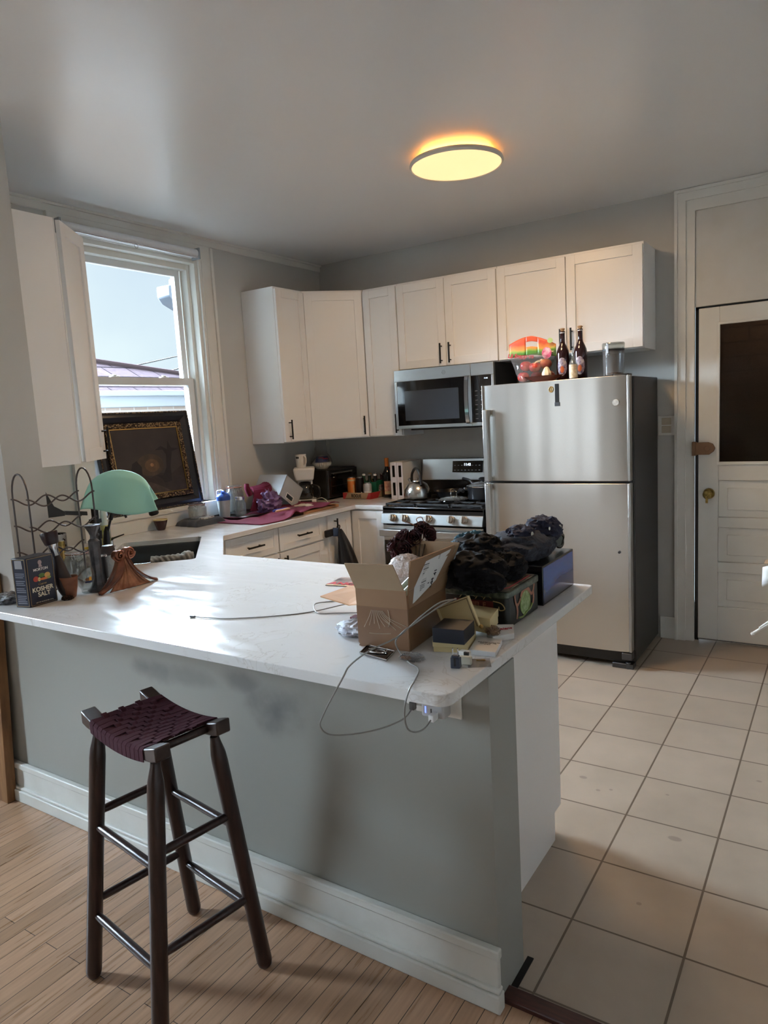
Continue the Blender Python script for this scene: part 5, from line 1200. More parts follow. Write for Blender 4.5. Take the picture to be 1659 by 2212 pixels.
# bag of shredded coffee filters / buns with navy label
c = (.16, -.33, TZ1); t = thing('coffee_filter_bag', 'clear bag of white pleated coffee filters with navy and red label on the toaster oven', 'bag', c)
def filt(u, v):
    a = 2*math.pi*u; r = (.042+.030*min(1, v*1.4))*(1+.05*math.sin(a*26)*min(1, v*2)); 
    return (c[0]+r*math.cos(a), c[1]+r*math.sin(a), c[2]+.002+.05*v)
b = MB().grid(filt, 104, 6, True); b.grid(lambda u, v: (c[0]+.072*(1-v)*math.cos(2*math.pi*u), c[1]+.072*(1-v)*math.sin(2*math.pi*u), c[2]+.052+.055*math.sin(v*1.57)), 40, 8, True)
b.grid(lambda u, v: (c[0]+.042*v*math.cos(2*math.pi*u), c[1]+.042*v*math.sin(2*math.pi*u), c[2]+.002), 40, 2, True)
obj(b, 'filters', mat('filter_paper', (216, 206, 188), .8), t)
M['navy'] = mat('navy_label', (36, 44, 92), .5); M['redp'] = mat('red_print', (190, 52, 62), .5)
th0 = math.atan2(CAMY-c[1], CAMX-c[0])
def lab(u, v, e=.003): a = th0-.75+1.75*u; k = .05+.50*v; return (c[0]+(.0745-.045*k*k*1.4)*math.cos(a)*(1+e), c[1]+(.0745-.045*k*k*1.4)*math.sin(a)*(1+e), c[2]+.050+.072*k*1.3)
obj(MB().grid(lab, 20, 8), 'label', 'navy', t)
b = MB()
for (u0, u1, v0, v1) in ((.22, .55, .70, .84), (.5, .9, .52, .66)): b.grid(lambda u, v: lab(u0+(u1-u0)*u, v0+(v1-v0)*v, .03), 8, 3)
obj(b, 'label_print', 'redp', t)
def bagtop(u, v):
    a = 2*math.pi*u; r = .076*(1-v)**1.2*(1 if v < .5 else 1)+.012+(.035*max(0, v-.55)/.45 if v > .55 else 0)
    n_ = noise.noise(Vector((math.cos(a)*2, math.sin(a)*2, v*4)))
    return (c[0]+(r+.012*n_)*math.cos(a), c[1]+(r*(1-.45*max(0, v-.5))+.012*n_)*math.sin(a), c[2]+.045+.18*v)
obj(MB().grid(bagtop, 36, 22, True), 'clear_wrap', 'plastic_clear', t)

# ---------------------------------------------------------------- beer tray and what is in it
t = thing('beer_tray', 'shallow kraft and red cardboard beer tray on the back worktop', 'tray', (.48, -.2, ZW))
bx0, bx1, by0, by1, bh = .345, .60, -.33, -.06, .048
M['kraft'] = mat('kraft_board', (168, 142, 110), .7); M['rogred'] = mat('red_board', (172, 48, 50), .55)
b = MB().box(bx0, bx1, by0, by1, ZW, ZW+.004).box(bx0, bx1, by0, by0+.004, ZW, ZW+bh).box(bx0, bx1, by1-.004, by1, ZW, ZW+bh).box(bx0, bx0+.004, by0, by1, ZW, ZW+bh).box(bx1-.004, bx1, by0, by1, ZW, ZW+bh)
obj(b, 'tray_body', 'kraft', t)
Ff = frame((bx0, by0-.0006, ZW), (0, -1, 0)); Fr = frame((bx1+.0006, by0, ZW), (1, 0, 0))
b = MB()
b.add([tuple(Ff @ Vector(p)) for p in ((0, 0, 0), (.018, 0, 0), (.045, 0, bh), (0, 0, bh))], [(0, 1, 2, 3)]); b.add([tuple(Ff @ Vector(p)) for p in ((.215, 0, 0), (.255, 0, 0), (.255, 0, bh), (.24, 0, bh))], [(0, 1, 2, 3)])
b.add([tuple(Fr @ Vector(p)) for p in ((0, 0, 0), (.10, 0, 0), (.14, 0, bh), (0, 0, bh))], [(0, 1, 2, 3)]); b.add([tuple(Fr @ Vector(p)) for p in ((.20, 0, 0), (.27, 0, 0), (.27, 0, bh), (.24, 0, bh))], [(0, 1, 2, 3)])
obj(b, 'red_stripe', 'rogred', t)
text('ROGUE', .036, Ff @ Matrix.Translation((.125, -.0004, .012)), 'blackpl', t, sx=.75, bold=.0008)
def can(label, c, r, h, col, cat='can', grp='drink cans in the beer tray', extra=None, lidm='chrome'):
    t = thing('drink_can', label, cat, c, group=grp)
    pot('can_body', [(0, 0), (r*.8, 0), (r, .008), (r, h-.016), (r*.86, h-.003)], c, mat('can_paint_%d' % int(c[0]*1000), col, .3, .35), 32, t)
    pot('can_top', [(r*.87, h-.004), (r*.87, h), (r*.82, h-.003), (0, h-.003)], c, lidm, 32, t)
    return t
ZB2 = ZW+.0045
def wrap(t, c, r, a0, a1, z0, z1, m, nm):
    A0 = math.atan2(CAMY-c[1], CAMX-c[0]); obj(MB().grid(lambda u, v: (c[0]+r*math.cos(A0+a0+(a1-a0)*u), c[1]+r*math.sin(A0+a0+(a1-a0)*u), c[2]+z0+(z1-z0)*v), 12, 3), nm, m, t)
c = (.385, -.265, ZB2); t = can('tall bright orange can at the left end of the beer tray', c, .033, .155, (226, 132, 62)); wrap(t, c, .0334, .35, .6, .02, .10, 'cream', 'can_print')
wrap(t, c, .0333, -1.4, 1.4, .128, .140, 'cream', 'top_band')
c = (.462, -.262, ZB2); t = can('tall matt black can beside the orange can', c, .033, .155, (30, 24, 28)); wrap(t, c, .0334, .15, .45, .014, .045, 'whitepaper', 'barcode_patch')
c = (.535, -.305+.0, ZB2); t = can('short silver can with a white and orange badge in front of the green carton', (.548, -.288, ZB2), .033, .115, (190, 192, 194)); c = (.548, -.288, ZB2)
wrap(t, c, .0334, -.9, .9, .0, .055, 'white', 'white_band'); wrap(t, c, .0338, -.25, .45, .008, .040, mat('orange_badge', (196, 120, 70), .4), 'badge')
t = thing('bottle_carton', 'green cardboard six-pack carton standing in the beer tray', 'carton', (.54, -.15, ZB2))
M['green'] = mat('green_board', (28, 96, 68), .5)
gx0, gx1, gy0, gy1 = .425, .592, -.225, -.07
b = MB().box(gx0, gx1, gy0, gy0+.003, ZB2, ZB2+.115).box(gx0, gx1, gy1-.003, gy1, ZB2, ZB2+.125).box(gx0, gx0+.003, gy0, gy1, ZB2, ZB2+.115).box(gx1-.003, gx1, gy0, gy1, ZB2, ZB2+.125).box(gx0, gx1, gy0, gy1, ZB2, ZB2+.003)
obj(b, 'carton_body', 'green', t)
Fg2 = frame((gx1+.0005, gy0, ZB2), (1, 0, 0)); b = MB()
b.add([tuple(Fg2 @ Vector(p)) for p in ((.03, 0, .03), (.10, 0, .03), (.115, 0, .06), (.10, 0, .095), (.035, 0, .09), (.02, 0, .06))], [tuple(range(6))]); obj(b, 'carton_picture', mat('carton_picture', (110, 70, 80), .5, vary=(60, (190, 180, 176))), t)
k = 0
for (x, y, col, cap_) in ((.455, -.195, (34, 66, 48), 'whitepaper'), (.505, -.19, (24, 40, 34), 'print'), (.56, -.195, (20, 24, 26), 'whitepaper'), (.455, -.11, (120, 84, 50), 'gold'), (.51, -.11, (52, 30, 34), 'chrome'), (.565, -.11, (46, 26, 30), 'chrome')):
    lb = ['green beer bottle at the front left of the green carton', 'dark green beer bottle in the front middle of the green carton', 'black beer bottle at the front right of the green carton', 'amber beer bottle at the back left of the green carton', 'wine-red bottle at the back middle of the green carton', 'wine-red bottle at the back right of the green carton'][k]; k += 1
    c = (x, y, ZB2+.0035); t = thing('beer_bottle', lb, 'bottle', c, group='bottles in the green carton')
    pot('bottle_body', [(0, 0), (.024, 0), (.024, .095), (.018, .115), (.012, .13), (.0115, .162), (.0, .164)], c, mat('bottle_glass_%d' % k, col, .1), 20, t)
    pot('bottle_cap', [(.0125, .158), (.013, .168), (.010, .171), (0, .171)], c, cap_, 16, t)
# things standing behind the carton
c = (.64, -.075, ZW); t = thing('red_lid_jar', 'jar with a red and silver lid behind the green carton', 'jar', c)
pot('jar_body', [(0, 0), (.032, 0), (.034, .01), (.034, .175), (.030, .19), (.030, .205)], c, mat('dark_spice', (70, 50, 44), .3), 24, t); pot('lid', [(.033, .19), (.033, .222), (0, .224)], c, mat('metallic_red', (186, 70, 56), .25, .5), 24, t)
t = thing('black_appliance', 'glossy black appliance with a looping cord behind the bottles', 'appliance', (.70, -.07, ZW))
obj(MB().box(.655+.03, .75, -.12, -.02, ZW, ZW+.20), 'housing', 'blackpl', t, bevel=.02, seg=4)
obj(MB().tube(spline([(.60, -.04, ZW+.19), (.62, -.04, ZW+.235), (.68, -.05, ZW+.245), (.73, -.05, ZW+.215), (.76, -.04, ZW+.218)], 8), .009, 10), 'cord', 'blackpl', t)
# wine bottle
def winebottle(name, label, c, r, h, glass, foil, foilz, cat='bottle', grp=None):
    t = thing(name, label, cat, c, group=grp); k = h/.30
    pot('bottle_body', [(0, .004), (r*.6, .0), (r*.95, .0), (r, .005), (r, .16*k), (r*.93, .178*k), (r*.7, .20*k), (r*.42, .222*k), (r*.37, .235*k), (r*.36, .285*k), (r*.41, .288*k), (r*.41, .296*k), (0, .297*k)], c, glass, 36, t)
    if foil: pot('neck_foil', [(r*.42, foilz*k), (r*.42, .287*k), (r*.45, .289*k), (r*.45, .298*k), (r*.3, .30*k), (0, .30*k)], c, foil, 28, t)
    return t
M['wineglass'] = mat('dark_wine_glass', (14, 16, 20), .07)
c = (.665, -.185, ZW); t = winebottle('wine_bottle', 'dark wine bottle with orange foil and a peach label left of the range', c, .037, .30, 'wineglass', mat('orange_foil', (188, 112, 48), .35, .3), .235)
M['peach'] = mat('peach_label', (222, 176, 146), .6, vary=(40, (190, 120, 96)))
wrap(t, c, .0374, -.75, .75, .025, .125, 'peach', 'label'); wrap(t, c, .0377, -.7, .7, .028, .048, 'cream', 'label_text_band')
# white slotted rack box left of the range
t = thing('slotted_organizer', 'white slotted upright organizer wedged between the wine bottle and the range', 'organizer', (.82, -.2, ZW))
SXa, SXb, SY0, SY1, SH = .775, .885, -.31, -.04, .275
b = MB(); fx = [SXa, (SXa+SXb)/2]
for x in fx:
    w_ = (SXb-SXa)/2-.003
    b.box(x, x+.014, SY0, SY0+.006, ZW, ZW+SH).box(x+w_-.014, x+w_, SY0, SY0+.006, ZW, ZW+SH).box(x+.014, x+w_-.014, SY0, SY0+.006, ZW+SH-.025, ZW+SH).box(x+.014, x+w_-.014, SY0, SY0+.006, ZW, ZW+.03).box(x+.014, x+w_-.014, SY0, SY0+.006, ZW+.125, ZW+.165)
obj(b, 'slotted_front', mat('cool_white_plastic', (226, 224, 234), .35), t, bevel=.002)
obj(MB().box(SXa, SXa+.003, SY0, SY1, ZW, ZW+SH).box(SXb-.005, SXb-.003, SY0, SY1, ZW, ZW+SH).box(SXa, SXb-.003, SY0, SY1, ZW+SH-.003, ZW+SH), 'shell', 'white', t)
obj(MB().box(SXa+.006, SXb-.009, SY0+.02, SY1, ZW+.002, ZW+SH-.006), 'dark_interior', 'blackpl', t)

# ---------------------------------------------------------------- on the range
c = (1.03, -.365, ZG+.0005); t = thing('kettle', 'brushed steel dome kettle with a black handle on the left front burner', 'kettle', c)
pot('kettle_body', [(0, 0), (.092, 0), (.098, .006), (.099, .03), (.092, .065), (.072, .10), (.045, .118), (.03, .122)], c, mat('kettle_steel', (190, 186, 180), .22, 1), 48, t)
pot('lid', [(.032, .121), (.03, .126), (.010, .128), (.010, .136), (.014, .145), (0, .15)], c, 'steel', 32, t)
obj(MB().turned((c[0]-.055, c[1]+.035, c[2]+.085), (c[0]-.10, c[1]+.065, c[2]+.13), [(.02, 0), (.012, .6), (.013, 1)], 16), 'spout', 'steel', t)
hp_ = [(c[0]-.062, c[1]+.035, c[2]+.105), (c[0]-.055, c[1]+.03, c[2]+.17), (c[0]-.01, c[1]+.005, c[2]+.212), (c[0]+.04, c[1]-.03, c[2]+.185), (c[0]+.062, c[1]-.045, c[2]+.10)]
obj(MB().tube(spline(hp_, 8), .0095, 10), 'handle', 'blackpl', t)
M['nonst'] = mat('nonstick', (26, 27, 30), .28, .2)
c = (1.24, -.24, ZG); t = thing('frying_pan', 'black non-stick frying pan on the rear burner behind the glass lid', 'pan', c)
pot('pan_body', [(0, 0), (.10, 0), (.125, .045), (.128, .046), (.122, .044), (.098, .005), (0, .005)], c, 'nonst', 44, t)
obj(MB().tube(spline([(c[0]+.09, c[1]-.08, c[2]+.04), (c[0]+.14, c[1]-.14, c[2]+.065), (c[0]+.19, c[1]-.20, c[2]+.062)], 6), .011, 10), 'handle', 'blackpl', t)
c = (1.345, -.42, ZG+.0005); t = thing('glass_pan_cover', 'round glass pan lid with a wire loop handle lying on the grate', 'pan lid', c)
pot('lid_glass', [(.104, .004), (.09, .014), (.05, .022), (0, .024), (0, .022), (.05, .020), (.09, .012)], c, 'jarglass', 44, t)
pot('steel_rim', [(.100, 0), (.108, .001), (.109, .006), (.103, .008), (.100, .004)], c, 'chrome', 44, t)
obj(MB().tube(spline([(c[0]+.01, c[1]+.03, c[2]+.022), (c[0]+.01, c[1]+.02, c[2]+.06), (c[0]+.0, c[1]-.01, c[2]+.072), (c[0]-.0, c[1]-.035, c[2]+.055), (c[0]+.0, c[1]-.035, c[2]+.022)], 6), .0035, 8), 'loop_handle', 'chrome', t)
c = (1.525, -.335, ZG); t = thing('saucepan', 'black saucepan with a domed glass lid on the right burner', 'pot', c)
pot('pan_body', [(0, 0), (.095, 0), (.10, .006), (.102, .085), (.105, .087), (.100, .085), (.097, .01), (0, .008)], c, 'nonst', 44, t)
l_ = pot('lid', [(.106, .087), (.104, .092), (.07, .108), (.02, .117), (0, .118)], c, 'jarglass', 44, t); pot('lid_rim', [(.101, .086), (.107, .087), (.1075, .092), (.102, .094)], c, 'chrome', 44, l_)
pot('lid_knob', [(.012, .116), (.012, .124), (.024, .130), (.025, .140), (.014, .148), (0, .149)], c, 'blackpl', 24, l_)
obj(MB().tube(spline([(c[0]-.09, c[1]-.04, c[2]+.07), (c[0]-.11, c[1]-.05, c[2]+.075), (c[0]-.10, c[1]-.02, c[2]+.078)], 6), .008, 8), 'side_grip', 'blackpl', t)
obj(MB().tube(spline([(c[0]-.09, c[1]+.06, c[2]+.085), (c[0]-.14, c[1]+.09, c[2]+.115), (c[0]-.21, c[1]+.13, c[2]+.125)], 6), .010, 8), 'handle', 'blackpl', t)

# ---------------------------------------------------------------- black bag hanging on the cabinet handle
t = thing('hanging_bag', 'thin black plastic bag with red print hanging from the corner cabinet handle', 'bag', (.67, -.83, .5))
M['blackbag'] = mat('black_bag_film', (22, 21, 25), .35, bump=(40, .6, .006))
def bagf(u, v):
    a = 2*math.pi*u; k = v; w_ = .012+.125*(k**.75); wx = .008+.035*k
    n_ = noise.noise(Vector((math.cos(a)*2.2, math.sin(a)*2.2, k*1.4)))
    y = -.835+.06*k+w_*math.cos(a)*(1+.15*n_); x = .677+.018*k+wx*math.sin(a)*(1+.5*n_)
    return (max(x, .630), y, .775-.36*k)
obj(MB().grid(bagf, 48, 30, True), 'bag_body', 'blackbag', t)
obj(MB().tube(spline([(.668, -.838, .77), (.672, -.832, .79), (.664, -.826, .80), (.65, -.832, .792), (.655, -.84, .775)], 5), .004, 8), 'strap', 'blackbag', t)
b = MB().box(.640, .664, -.975, -.85, .735, .785, Matrix.Translation((.0, -.0, .0)))
obj(b, 'side_pouch', 'blackbag', t, bevel=.01, seg=3)
obj(MB().grid(lambda u, v: (.668+.003*math.sin(u*3), -.905+.06*u, .735+.06*v-.01*u), 6, 6), 'blue_patch', mat('blue_patch', (58, 78, 112), .5), t, solid=.003)
obj(MB().grid(lambda u, v: (.745+.004*u, -.85+.03*u, .60+.07*v-.02*u), 5, 5), 'red_print', mat('red_bag_print', (150, 50, 44), .5), t, solid=.001) if 0 else None

# ---------------------------------------------------------------- on and on the front of the refrigerator
ZF = FH+.0085*0+.0002
M['apple'] = mat('apple_skin', (178, 46, 52), .25, vary=(26, (206, 96, 60))); M['apple2'] = mat('apple_skin_orange', (206, 110, 60), .25, vary=(26, (190, 60, 52)))
def apple(c, r, m, label):
    def f(d): return 1-.16*math.exp(-((1-d.z)/.12))-.08*math.exp(-((1+d.z)/.15))+.01*math.sin(math.atan2(d.y, d.x)*5)
    t = thing('apple', label, 'apple', (c[0], c[1], c[2]-r), group='apples in the bag')
    obj(MB().sphere(c, (r, r, r*.92), 24, 16, f), 'skin', m, t); obj(MB().cyl((c[0], c[1], c[2]+r*.72), (c[0]+.004, c[1], c[2]+r*1.02), .0014, .002, 6), 'stem', 'pestle', t)
ya_ = -.60
for (x, y, z, m, lb) in ((1.905+.04, -.60, ZF+.036, 'apple', 'red apple lowest at the left inside the apple bag'), (1.955, -.58, ZF+.100, 'apple', 'red apple at the upper left inside the apple bag'), (2.02, -.60, ZF+.088, 'apple', 'red apple in the middle of the apple bag'),
                         (2.075, -.57, ZF+.105, 'apple2', 'orange-red apple at the upper right inside the apple bag'), (2.01, -.55, ZF+.036, 'apple', 'red apple at the bottom back of the apple bag'), (2.075, -.52, ZF+.036, 'apple2', 'orange apple at the bottom right of the apple bag')):
    apple((x, y, z), .035, m, lb)
t = thing('apple_bag', 'clear apple bag with a printed orange and green header on the refrigerator', 'bag', (1.99, -.57, ZF))
def bagw(u, v):
    a = 2*math.pi*u; k = v; rx = .098+.045*k-.02*(1-k)**3; ry = .075*(1-k**2.2)+.004
    n_ = noise.noise(Vector((math.cos(a)*2, math.sin(a)*2, k*3)))
    return (1.995+rx*math.cos(a)*(1+.05*n_), -.572+ry*math.sin(a)*(1+.15*n_), ZF+.001+.175*k)
obj(MB().grid(bagw, 44, 20, True), 'clear_pouch', 'plastic_clear', t)
def header():
    m = mat('printed_header', (220, 112, 62), .4); tt = m.node_tree; N = tt.nodes; L = tt.links; b_ = N['Principled BSDF']
    tcn = N.new('ShaderNodeTexCoord'); sp_ = N.new('ShaderNodeSeparateXYZ'); L.new(tcn.outputs['Generated'], sp_.inputs[0])
    n_ = N.new('ShaderNodeTexNoise'); n_.inputs['Scale'].default_value = 3; L.new(tcn.outputs['Generated'], n_.inputs['Vector'])
    ma = N.new('ShaderNodeMath'); ma.operation = 'MULTIPLY_ADD'; ma.inputs[1].default_value = .3; L.new(n_.outputs['Fac'], ma.inputs[0]); L.new(sp_.outputs['Z'], ma.inputs[2])
    r = N.new('ShaderNodeValToRGB'); e_l = r.color_ramp.elements; e_l[0].position = .0; e_l[0].color = (*lin((74, 132, 44)), 1); e_l[1].position = 1; e_l[1].color = (*lin((222, 92, 56)), 1)
    for p_, c_ in ((.42, (84, 140, 50)), (.5, (150, 170, 70)), (.58, (226, 150, 70)), (.8, (214, 84, 50))): x_ = e_l.new(p_); x_.color = (*lin(c_), 1)
    L.new(ma.outputs[0], r.inputs['Fac']); L.new(r.outputs['Color'], b_.inputs['Base Color']); return m
M['header'] = header()
hx0, hx1 = 1.85, 2.14
def hz(u): return ZF+.235+.045*math.sin(u*math.pi*.85+.35)
b = MB(); n = 24
def hp2(u, v): return (hx0+(hx1-hx0)*u, -.576-.008*math.sin(u*5), ZF+.170-.012*u+.03*abs(u-.5)*-1+(hz(u)-ZF-.170)*v)
for (u0, u1, v0, v1) in ((0, .38, 0, 1), (.62, 1, 0, 1), (.38, .62, 0, .45), (.38, .62, .72, 1)):
    b.grid(lambda u, v: hp2(u0+(u1-u0)*u, v0+(v1-v0)*v), 10, 8)
hdr = obj(b, 'printed_header', 'header', t, solid=.0015)
Fh = frame((1.925, -.588, ZF+.150), (0, -1, 0)); text('Lil Snappers', .034, Fh @ Matrix.Rotation(.10, 4, 'Y'), 'redp', t, bold=.0012, shear=.2)
b = MB(); b.add([tuple(Vector((2.09+.030*math.cos(2*math.pi*i/20), -.590, ZF+.165+.034*math.sin(2*math.pi*i/20)))) for i in range(20)], [tuple(range(20))]); obj(b, 'berry_sticker', mat('pink_sticker', (190, 60, 96), .4, vary=(30, (230, 190, 190))), t)
b = MB(); b.add([tuple(Vector((2.112+.017*math.cos(2*math.pi*i/20), -.590, ZF+.235+.015*math.sin(2*math.pi*i/20)))) for i in range(20)], [tuple(range(20))]); obj(b, 'round_seal', mat('pale_seal', (170, 190, 120), .4), t)
# oval dish with garlic
t = thing('oval_dish', 'shallow dark brown dish on the refrigerator in front of the apples', 'dish', (2.09, -.645, ZF))
M['browndish'] = mat('brown_glaze', (82, 40, 30), .15)
b = MB().lathe([(0, .002), (.055, 0), (.075, .006), (.118, .030), (.122, .032), (.117, .032), (.07, .012), (0, .008)], 44); 
b.v = [Vector((2.085+v.x, -.640+v.y*.36, ZF+v.z)) for v in b.v]
obj(b, 'dish_body', 'browndish', t)
def gf_(d): return (1+.05*math.cos(math.atan2(d.y, d.x)*7))*(1+.55*max(0, d.z)**7)
tag(obj(MB().sphere((2.105, -.640, ZF+.040), (.027, .024, .027), 28, 18, gf_), 'garlic_bulb', mat('garlic_skin', (226, 206, 172), .5)), 'cream garlic bulb in the brown dish on the refrigerator', 'garlic')
M['beerglass'] = mat('dark_brown_bottle_glass', (40, 18, 20), .07)
for (x, y, lb, h_) in ((2.172, -.545, 'corked brown beer bottle with a purple label, next to the apple bag', .300), (2.272, -.53, 'corked brown beer bottle standing behind the small clear bottle', .305)):
    c = (x, y, ZF); t = winebottle('corked_bottle', lb, c, .0375, h_*.955, 'beerglass', None, 0, grp='corked bottles on the refrigerator')
    pot('cork', [(.0105, h_*.94), (.0105, h_*.965), (.0145, h_*.975), (.0145, h_*.992), (.010, h_), (0, h_)], c, mat('cork', (168, 134, 96), .7) if 'cork' not in M else M['cork'], 20, t); M['cork'] = bpy.data.materials['cork']
    pot('wire_hood', [(.0155, h_*.90), (.0165, h_*.905), (.0165, h_*.915), (.0155, h_*.92)], c, 'chrome', 16, t)
    A0 = math.atan2(CAMY-y, CAMX-x); b = MB(); ps = [(c[0]+.0381*math.cos(A0-.15+.75*math.cos(2*math.pi*i/24)), c[1]+.0381*math.sin(A0-.15+.75*math.cos(2*math.pi*i/24)), c[2]+.075+.052*math.sin(2*math.pi*i/24)) for i in range(24)]
    def ov(u, v): a = 2*math.pi*u; return (c[0]+.0381*math.cos(A0-.15+.78*v*math.cos(a)), c[1]+.0381*math.sin(A0-.15+.78*v*math.cos(a)), c[2]+.078+.052*v*math.sin(a))
    b.grid(ov, 28, 5, True); obj(b, 'oval_label', mat('purple_label', (96, 78, 110), .4, vary=(50, (190, 180, 186))) if 'plab' not in M else M['plab'], t); M['plab'] = bpy.data.materials['purple_label']
    b = MB(); b.grid(lambda u, v: (c[0]+.0386*math.cos(A0-.15+.3*v*math.cos(6.283*u)), c[1]+.0386*math.sin(A0-.15+.3*v*math.cos(6.283*u)), c[2]+.062+.02*v*math.sin(6.283*u)), 16, 4, True); obj(b, 'label_fruit', mat('label_orange', (190, 96, 52), .4) if 'lor' not in M else M['lor'], t); M['lor'] = bpy.data.materials['label_orange']
c = (2.262, -.635, ZF); t = thing('small_bottle', 'small clear bottle with a cream label in front of the second corked bottle', 'bottle', c)
pot('bottle_body', [(0, .001), (.024, .001), (.0255, .004), (.0255, .075), (.020, .095), (.0095, .112), (.0095, .148), (.0085, .148), (.0085, .112), (.018, .093), (.0235, .075), (.0235, .006), (0, .004)], c, 'jarglass', 28, t)
wrap(t, c, .0259, -1.1, 1.1, .006, .082, mat('cream_label', (214, 200, 172), .6, vary=(60, (180, 160, 130))), 'label')
c = (2.475, -.585, ZF); t = thing('clear_canister', 'tall clear lidded canister with brown crumbs in it on the refrigerator', 'canister', c)
pot('canister_body', [(0, .002), (.052, .002), (.0555, .006), (.0585, .155), (.056, .155), (.053, .008), (0, .006)], c, 'plastic_clear', 40, t)
pot('lid', [(.0605, .150), (.0615, .178), (.058, .184), (.02, .186), (0, .184), (0, .180), (.056, .178), (.058, .15)], c, 'jarglass', 40, t); pot('dark_seal', [(.0590, .142), (.0600, .142), (.0600, .148), (.0590, .148)], c, 'blackpl', 40, t)
obj(MB().box(c[0]-.022, c[0]-.010, c[1]-.066, c[1]-.060, c[2]+.125, c[2]+.175).tube([(c[0]-.016+.008*math.cos(a*math.pi/8), c[1]-.066, c[2]+.118+.008*math.sin(a*math.pi/8)) for a in range(16)], .002, 6, True), 'clasp', 'chrome', t)
obj(crumple((c[0], c[1], c[2]+.010), (.048, .046, .012), 6, .4, 3.5, flat=c[2]+.0065), 'crumbs', mat('brown_crumbs', (104, 72, 52), .9, vary=(120, (60, 40, 30))), t)
# magnets
Ffr = FYF-.0022
t = thing('magnet_clip', 'dark strip magnet on the freezer door below the corked bottles', 'magnet', (2.185, Ffr, 1.58)); obj(MB().box(2.170, 2.193, Ffr-.004, Ffr, 1.545, 1.655), 'strip', 'blackpl', t, bevel=.001); obj(MB().box(2.168, 2.197, Ffr-.006, Ffr, 1.528, 1.550), 'clip_end', 'steeld', t, bevel=.001)
tag(obj(MB().tube([(2.148+.012*math.cos(a*math.pi/12), Ffr-.003, 1.625+.015*math.sin(a*math.pi/12)) for a in range(24)], .003, 6, True).box(2.144, 2.152, Ffr-.003, Ffr, 1.614, 1.636), 'ring_magnet', 'gold'), 'small gold ring-shaped magnet beside the dark strip magnet', 'magnet')
tag(obj(MB().cyl((2.512, FYF+.004, 1.53), (2.512, FYF-.007, 1.53), .019, .017, 24), 'round_magnet', mat('glassy_white', (206, 204, 198), .2, vary=(60, (160, 158, 150)))), 'round pale magnet near the right edge of the freezer door', 'magnet')
tag(obj(MB().cyl((2.522, FYF+.004, .69), (2.522, FYF-.004, .69), .008, .007, 16), 'dot_magnet', 'steeld'), 'tiny dark dot magnet on the lower refrigerator door', 'magnet')
# ---------------------------------------------------------------- the heap at the end of the peninsula
# open cardboard parcel
t = thing('cardboard_parcel', 'open brown cardboard parcel with a shipping label at the end of the peninsula', 'box', (2.55, -3.06, ZW))
a_ = math.radians(5); ux = Vector((math.cos(a_), math.sin(a_), 0)); uy = Vector((-math.sin(a_), math.cos(a_), 0)); o_ = Vector((2.486, -3.186, ZW))
BW, BL_, BH1, BH2 = .152, .245, .113, .162
def bp(x, y, z): return o_+ux*x+uy*y+Vector((0, 0, z))
def slab(b, pts, th=.0035):
    """a thin board through four points"""
    P = [Vector(p) for p in pts]; n = (P[1]-P[0]).cross(P[2]-P[0]).normalized()*th/2; k = len(P)
    return b.add([p-n for p in P]+[p+n for p in P], [tuple(range(k-1, -1, -1)), tuple(range(k, 2*k))]+[(i, (i+1) % k, k+(i+1) % k, k+i) for i in range(k)])
b = MB()
slab(b, [bp(0, 0, 0), bp(BW, 0, 0), bp(BW, BL_, 0), bp(0, BL_, 0)])
b.v = [v+Vector((0, 0, .002)) for v in b.v]
slab(b, [bp(.006, 0, .0), bp(BW, 0, .0), bp(BW, 0, BH1), bp(0, 0, BH1), bp(0, 0, .012)]); slab(b, [bp(0, BL_, 0), bp(BW, BL_, 0), bp(BW, BL_, BH1), bp(0, BL_, BH1)])
slab(b, [bp(0, 0, .01), bp(0, BL_, 0), bp(0, BL_, BH1), bp(0, 0, BH1)]); slab(b, [bp(BW, 0, 0), bp(BW, BL_, 0), bp(BW, BL_, BH1), bp(BW, 0, BH1)])
obj(b, 'taped_body', 'carddark', t)
b = MB(); slab(b, [bp(0, 0, BH1), bp(BW, 0, BH1), bp(BW-.001, -.003, BH2), bp(.002, -.005, BH2)]); slab(b, [bp(BW, 0, BH1), bp(BW, BL_, BH1), bp(BW+.012, BL_+.01, BH2), bp(BW+.002, .004, BH2)])
slab(b, [bp(0, BL_, BH1), bp(BW, BL_, BH1), bp(BW, BL_, BH2), bp(0, BL_, BH2)])
obj(b, 'upper_wall', 'card', t)
b = MB(); slab(b, [bp(.002, -.006, BH2+.001), bp(BW-.006, -.004, BH2+.001), (2.621, -3.208, 1.151), (2.482, -3.225, 1.150)]); obj(b, 'front_flap', 'cardin', t)
rf0, rf1, rf2, rf3 = bp(BW+.002, .004, BH2+.001), bp(BW+.012, BL_+.01, BH2+.001), Vector((2.652, -2.895, 1.153)), Vector((2.660, -3.185, 1.158))
b = MB(); slab(b, [rf0, rf1, rf2, rf3]); obj(b, 'label_flap', 'card', t)
b = MB(); slab(b, [bp(0, BL_, BH2+.001), bp(BW, BL_, BH2+.001), (2.668, -2.925, 1.160), (2.522, -2.935, 1.161)]); obj(b, 'back_flap', 'cardin', t)
b = MB(); slab(b, [bp(-.001, .01, BH1), bp(-.001, BL_, BH1), (2.375, -2.90, 1.005), (2.388, -3.09, .992)]); slab(b, [(2.388, -3.09, .992), (2.375, -2.90, 1.005), (2.235, -2.875, .985), (2.240, -3.035, .990)]); obj(b, 'left_flap', mat('card_orange', (186, 140, 100), .8), t)
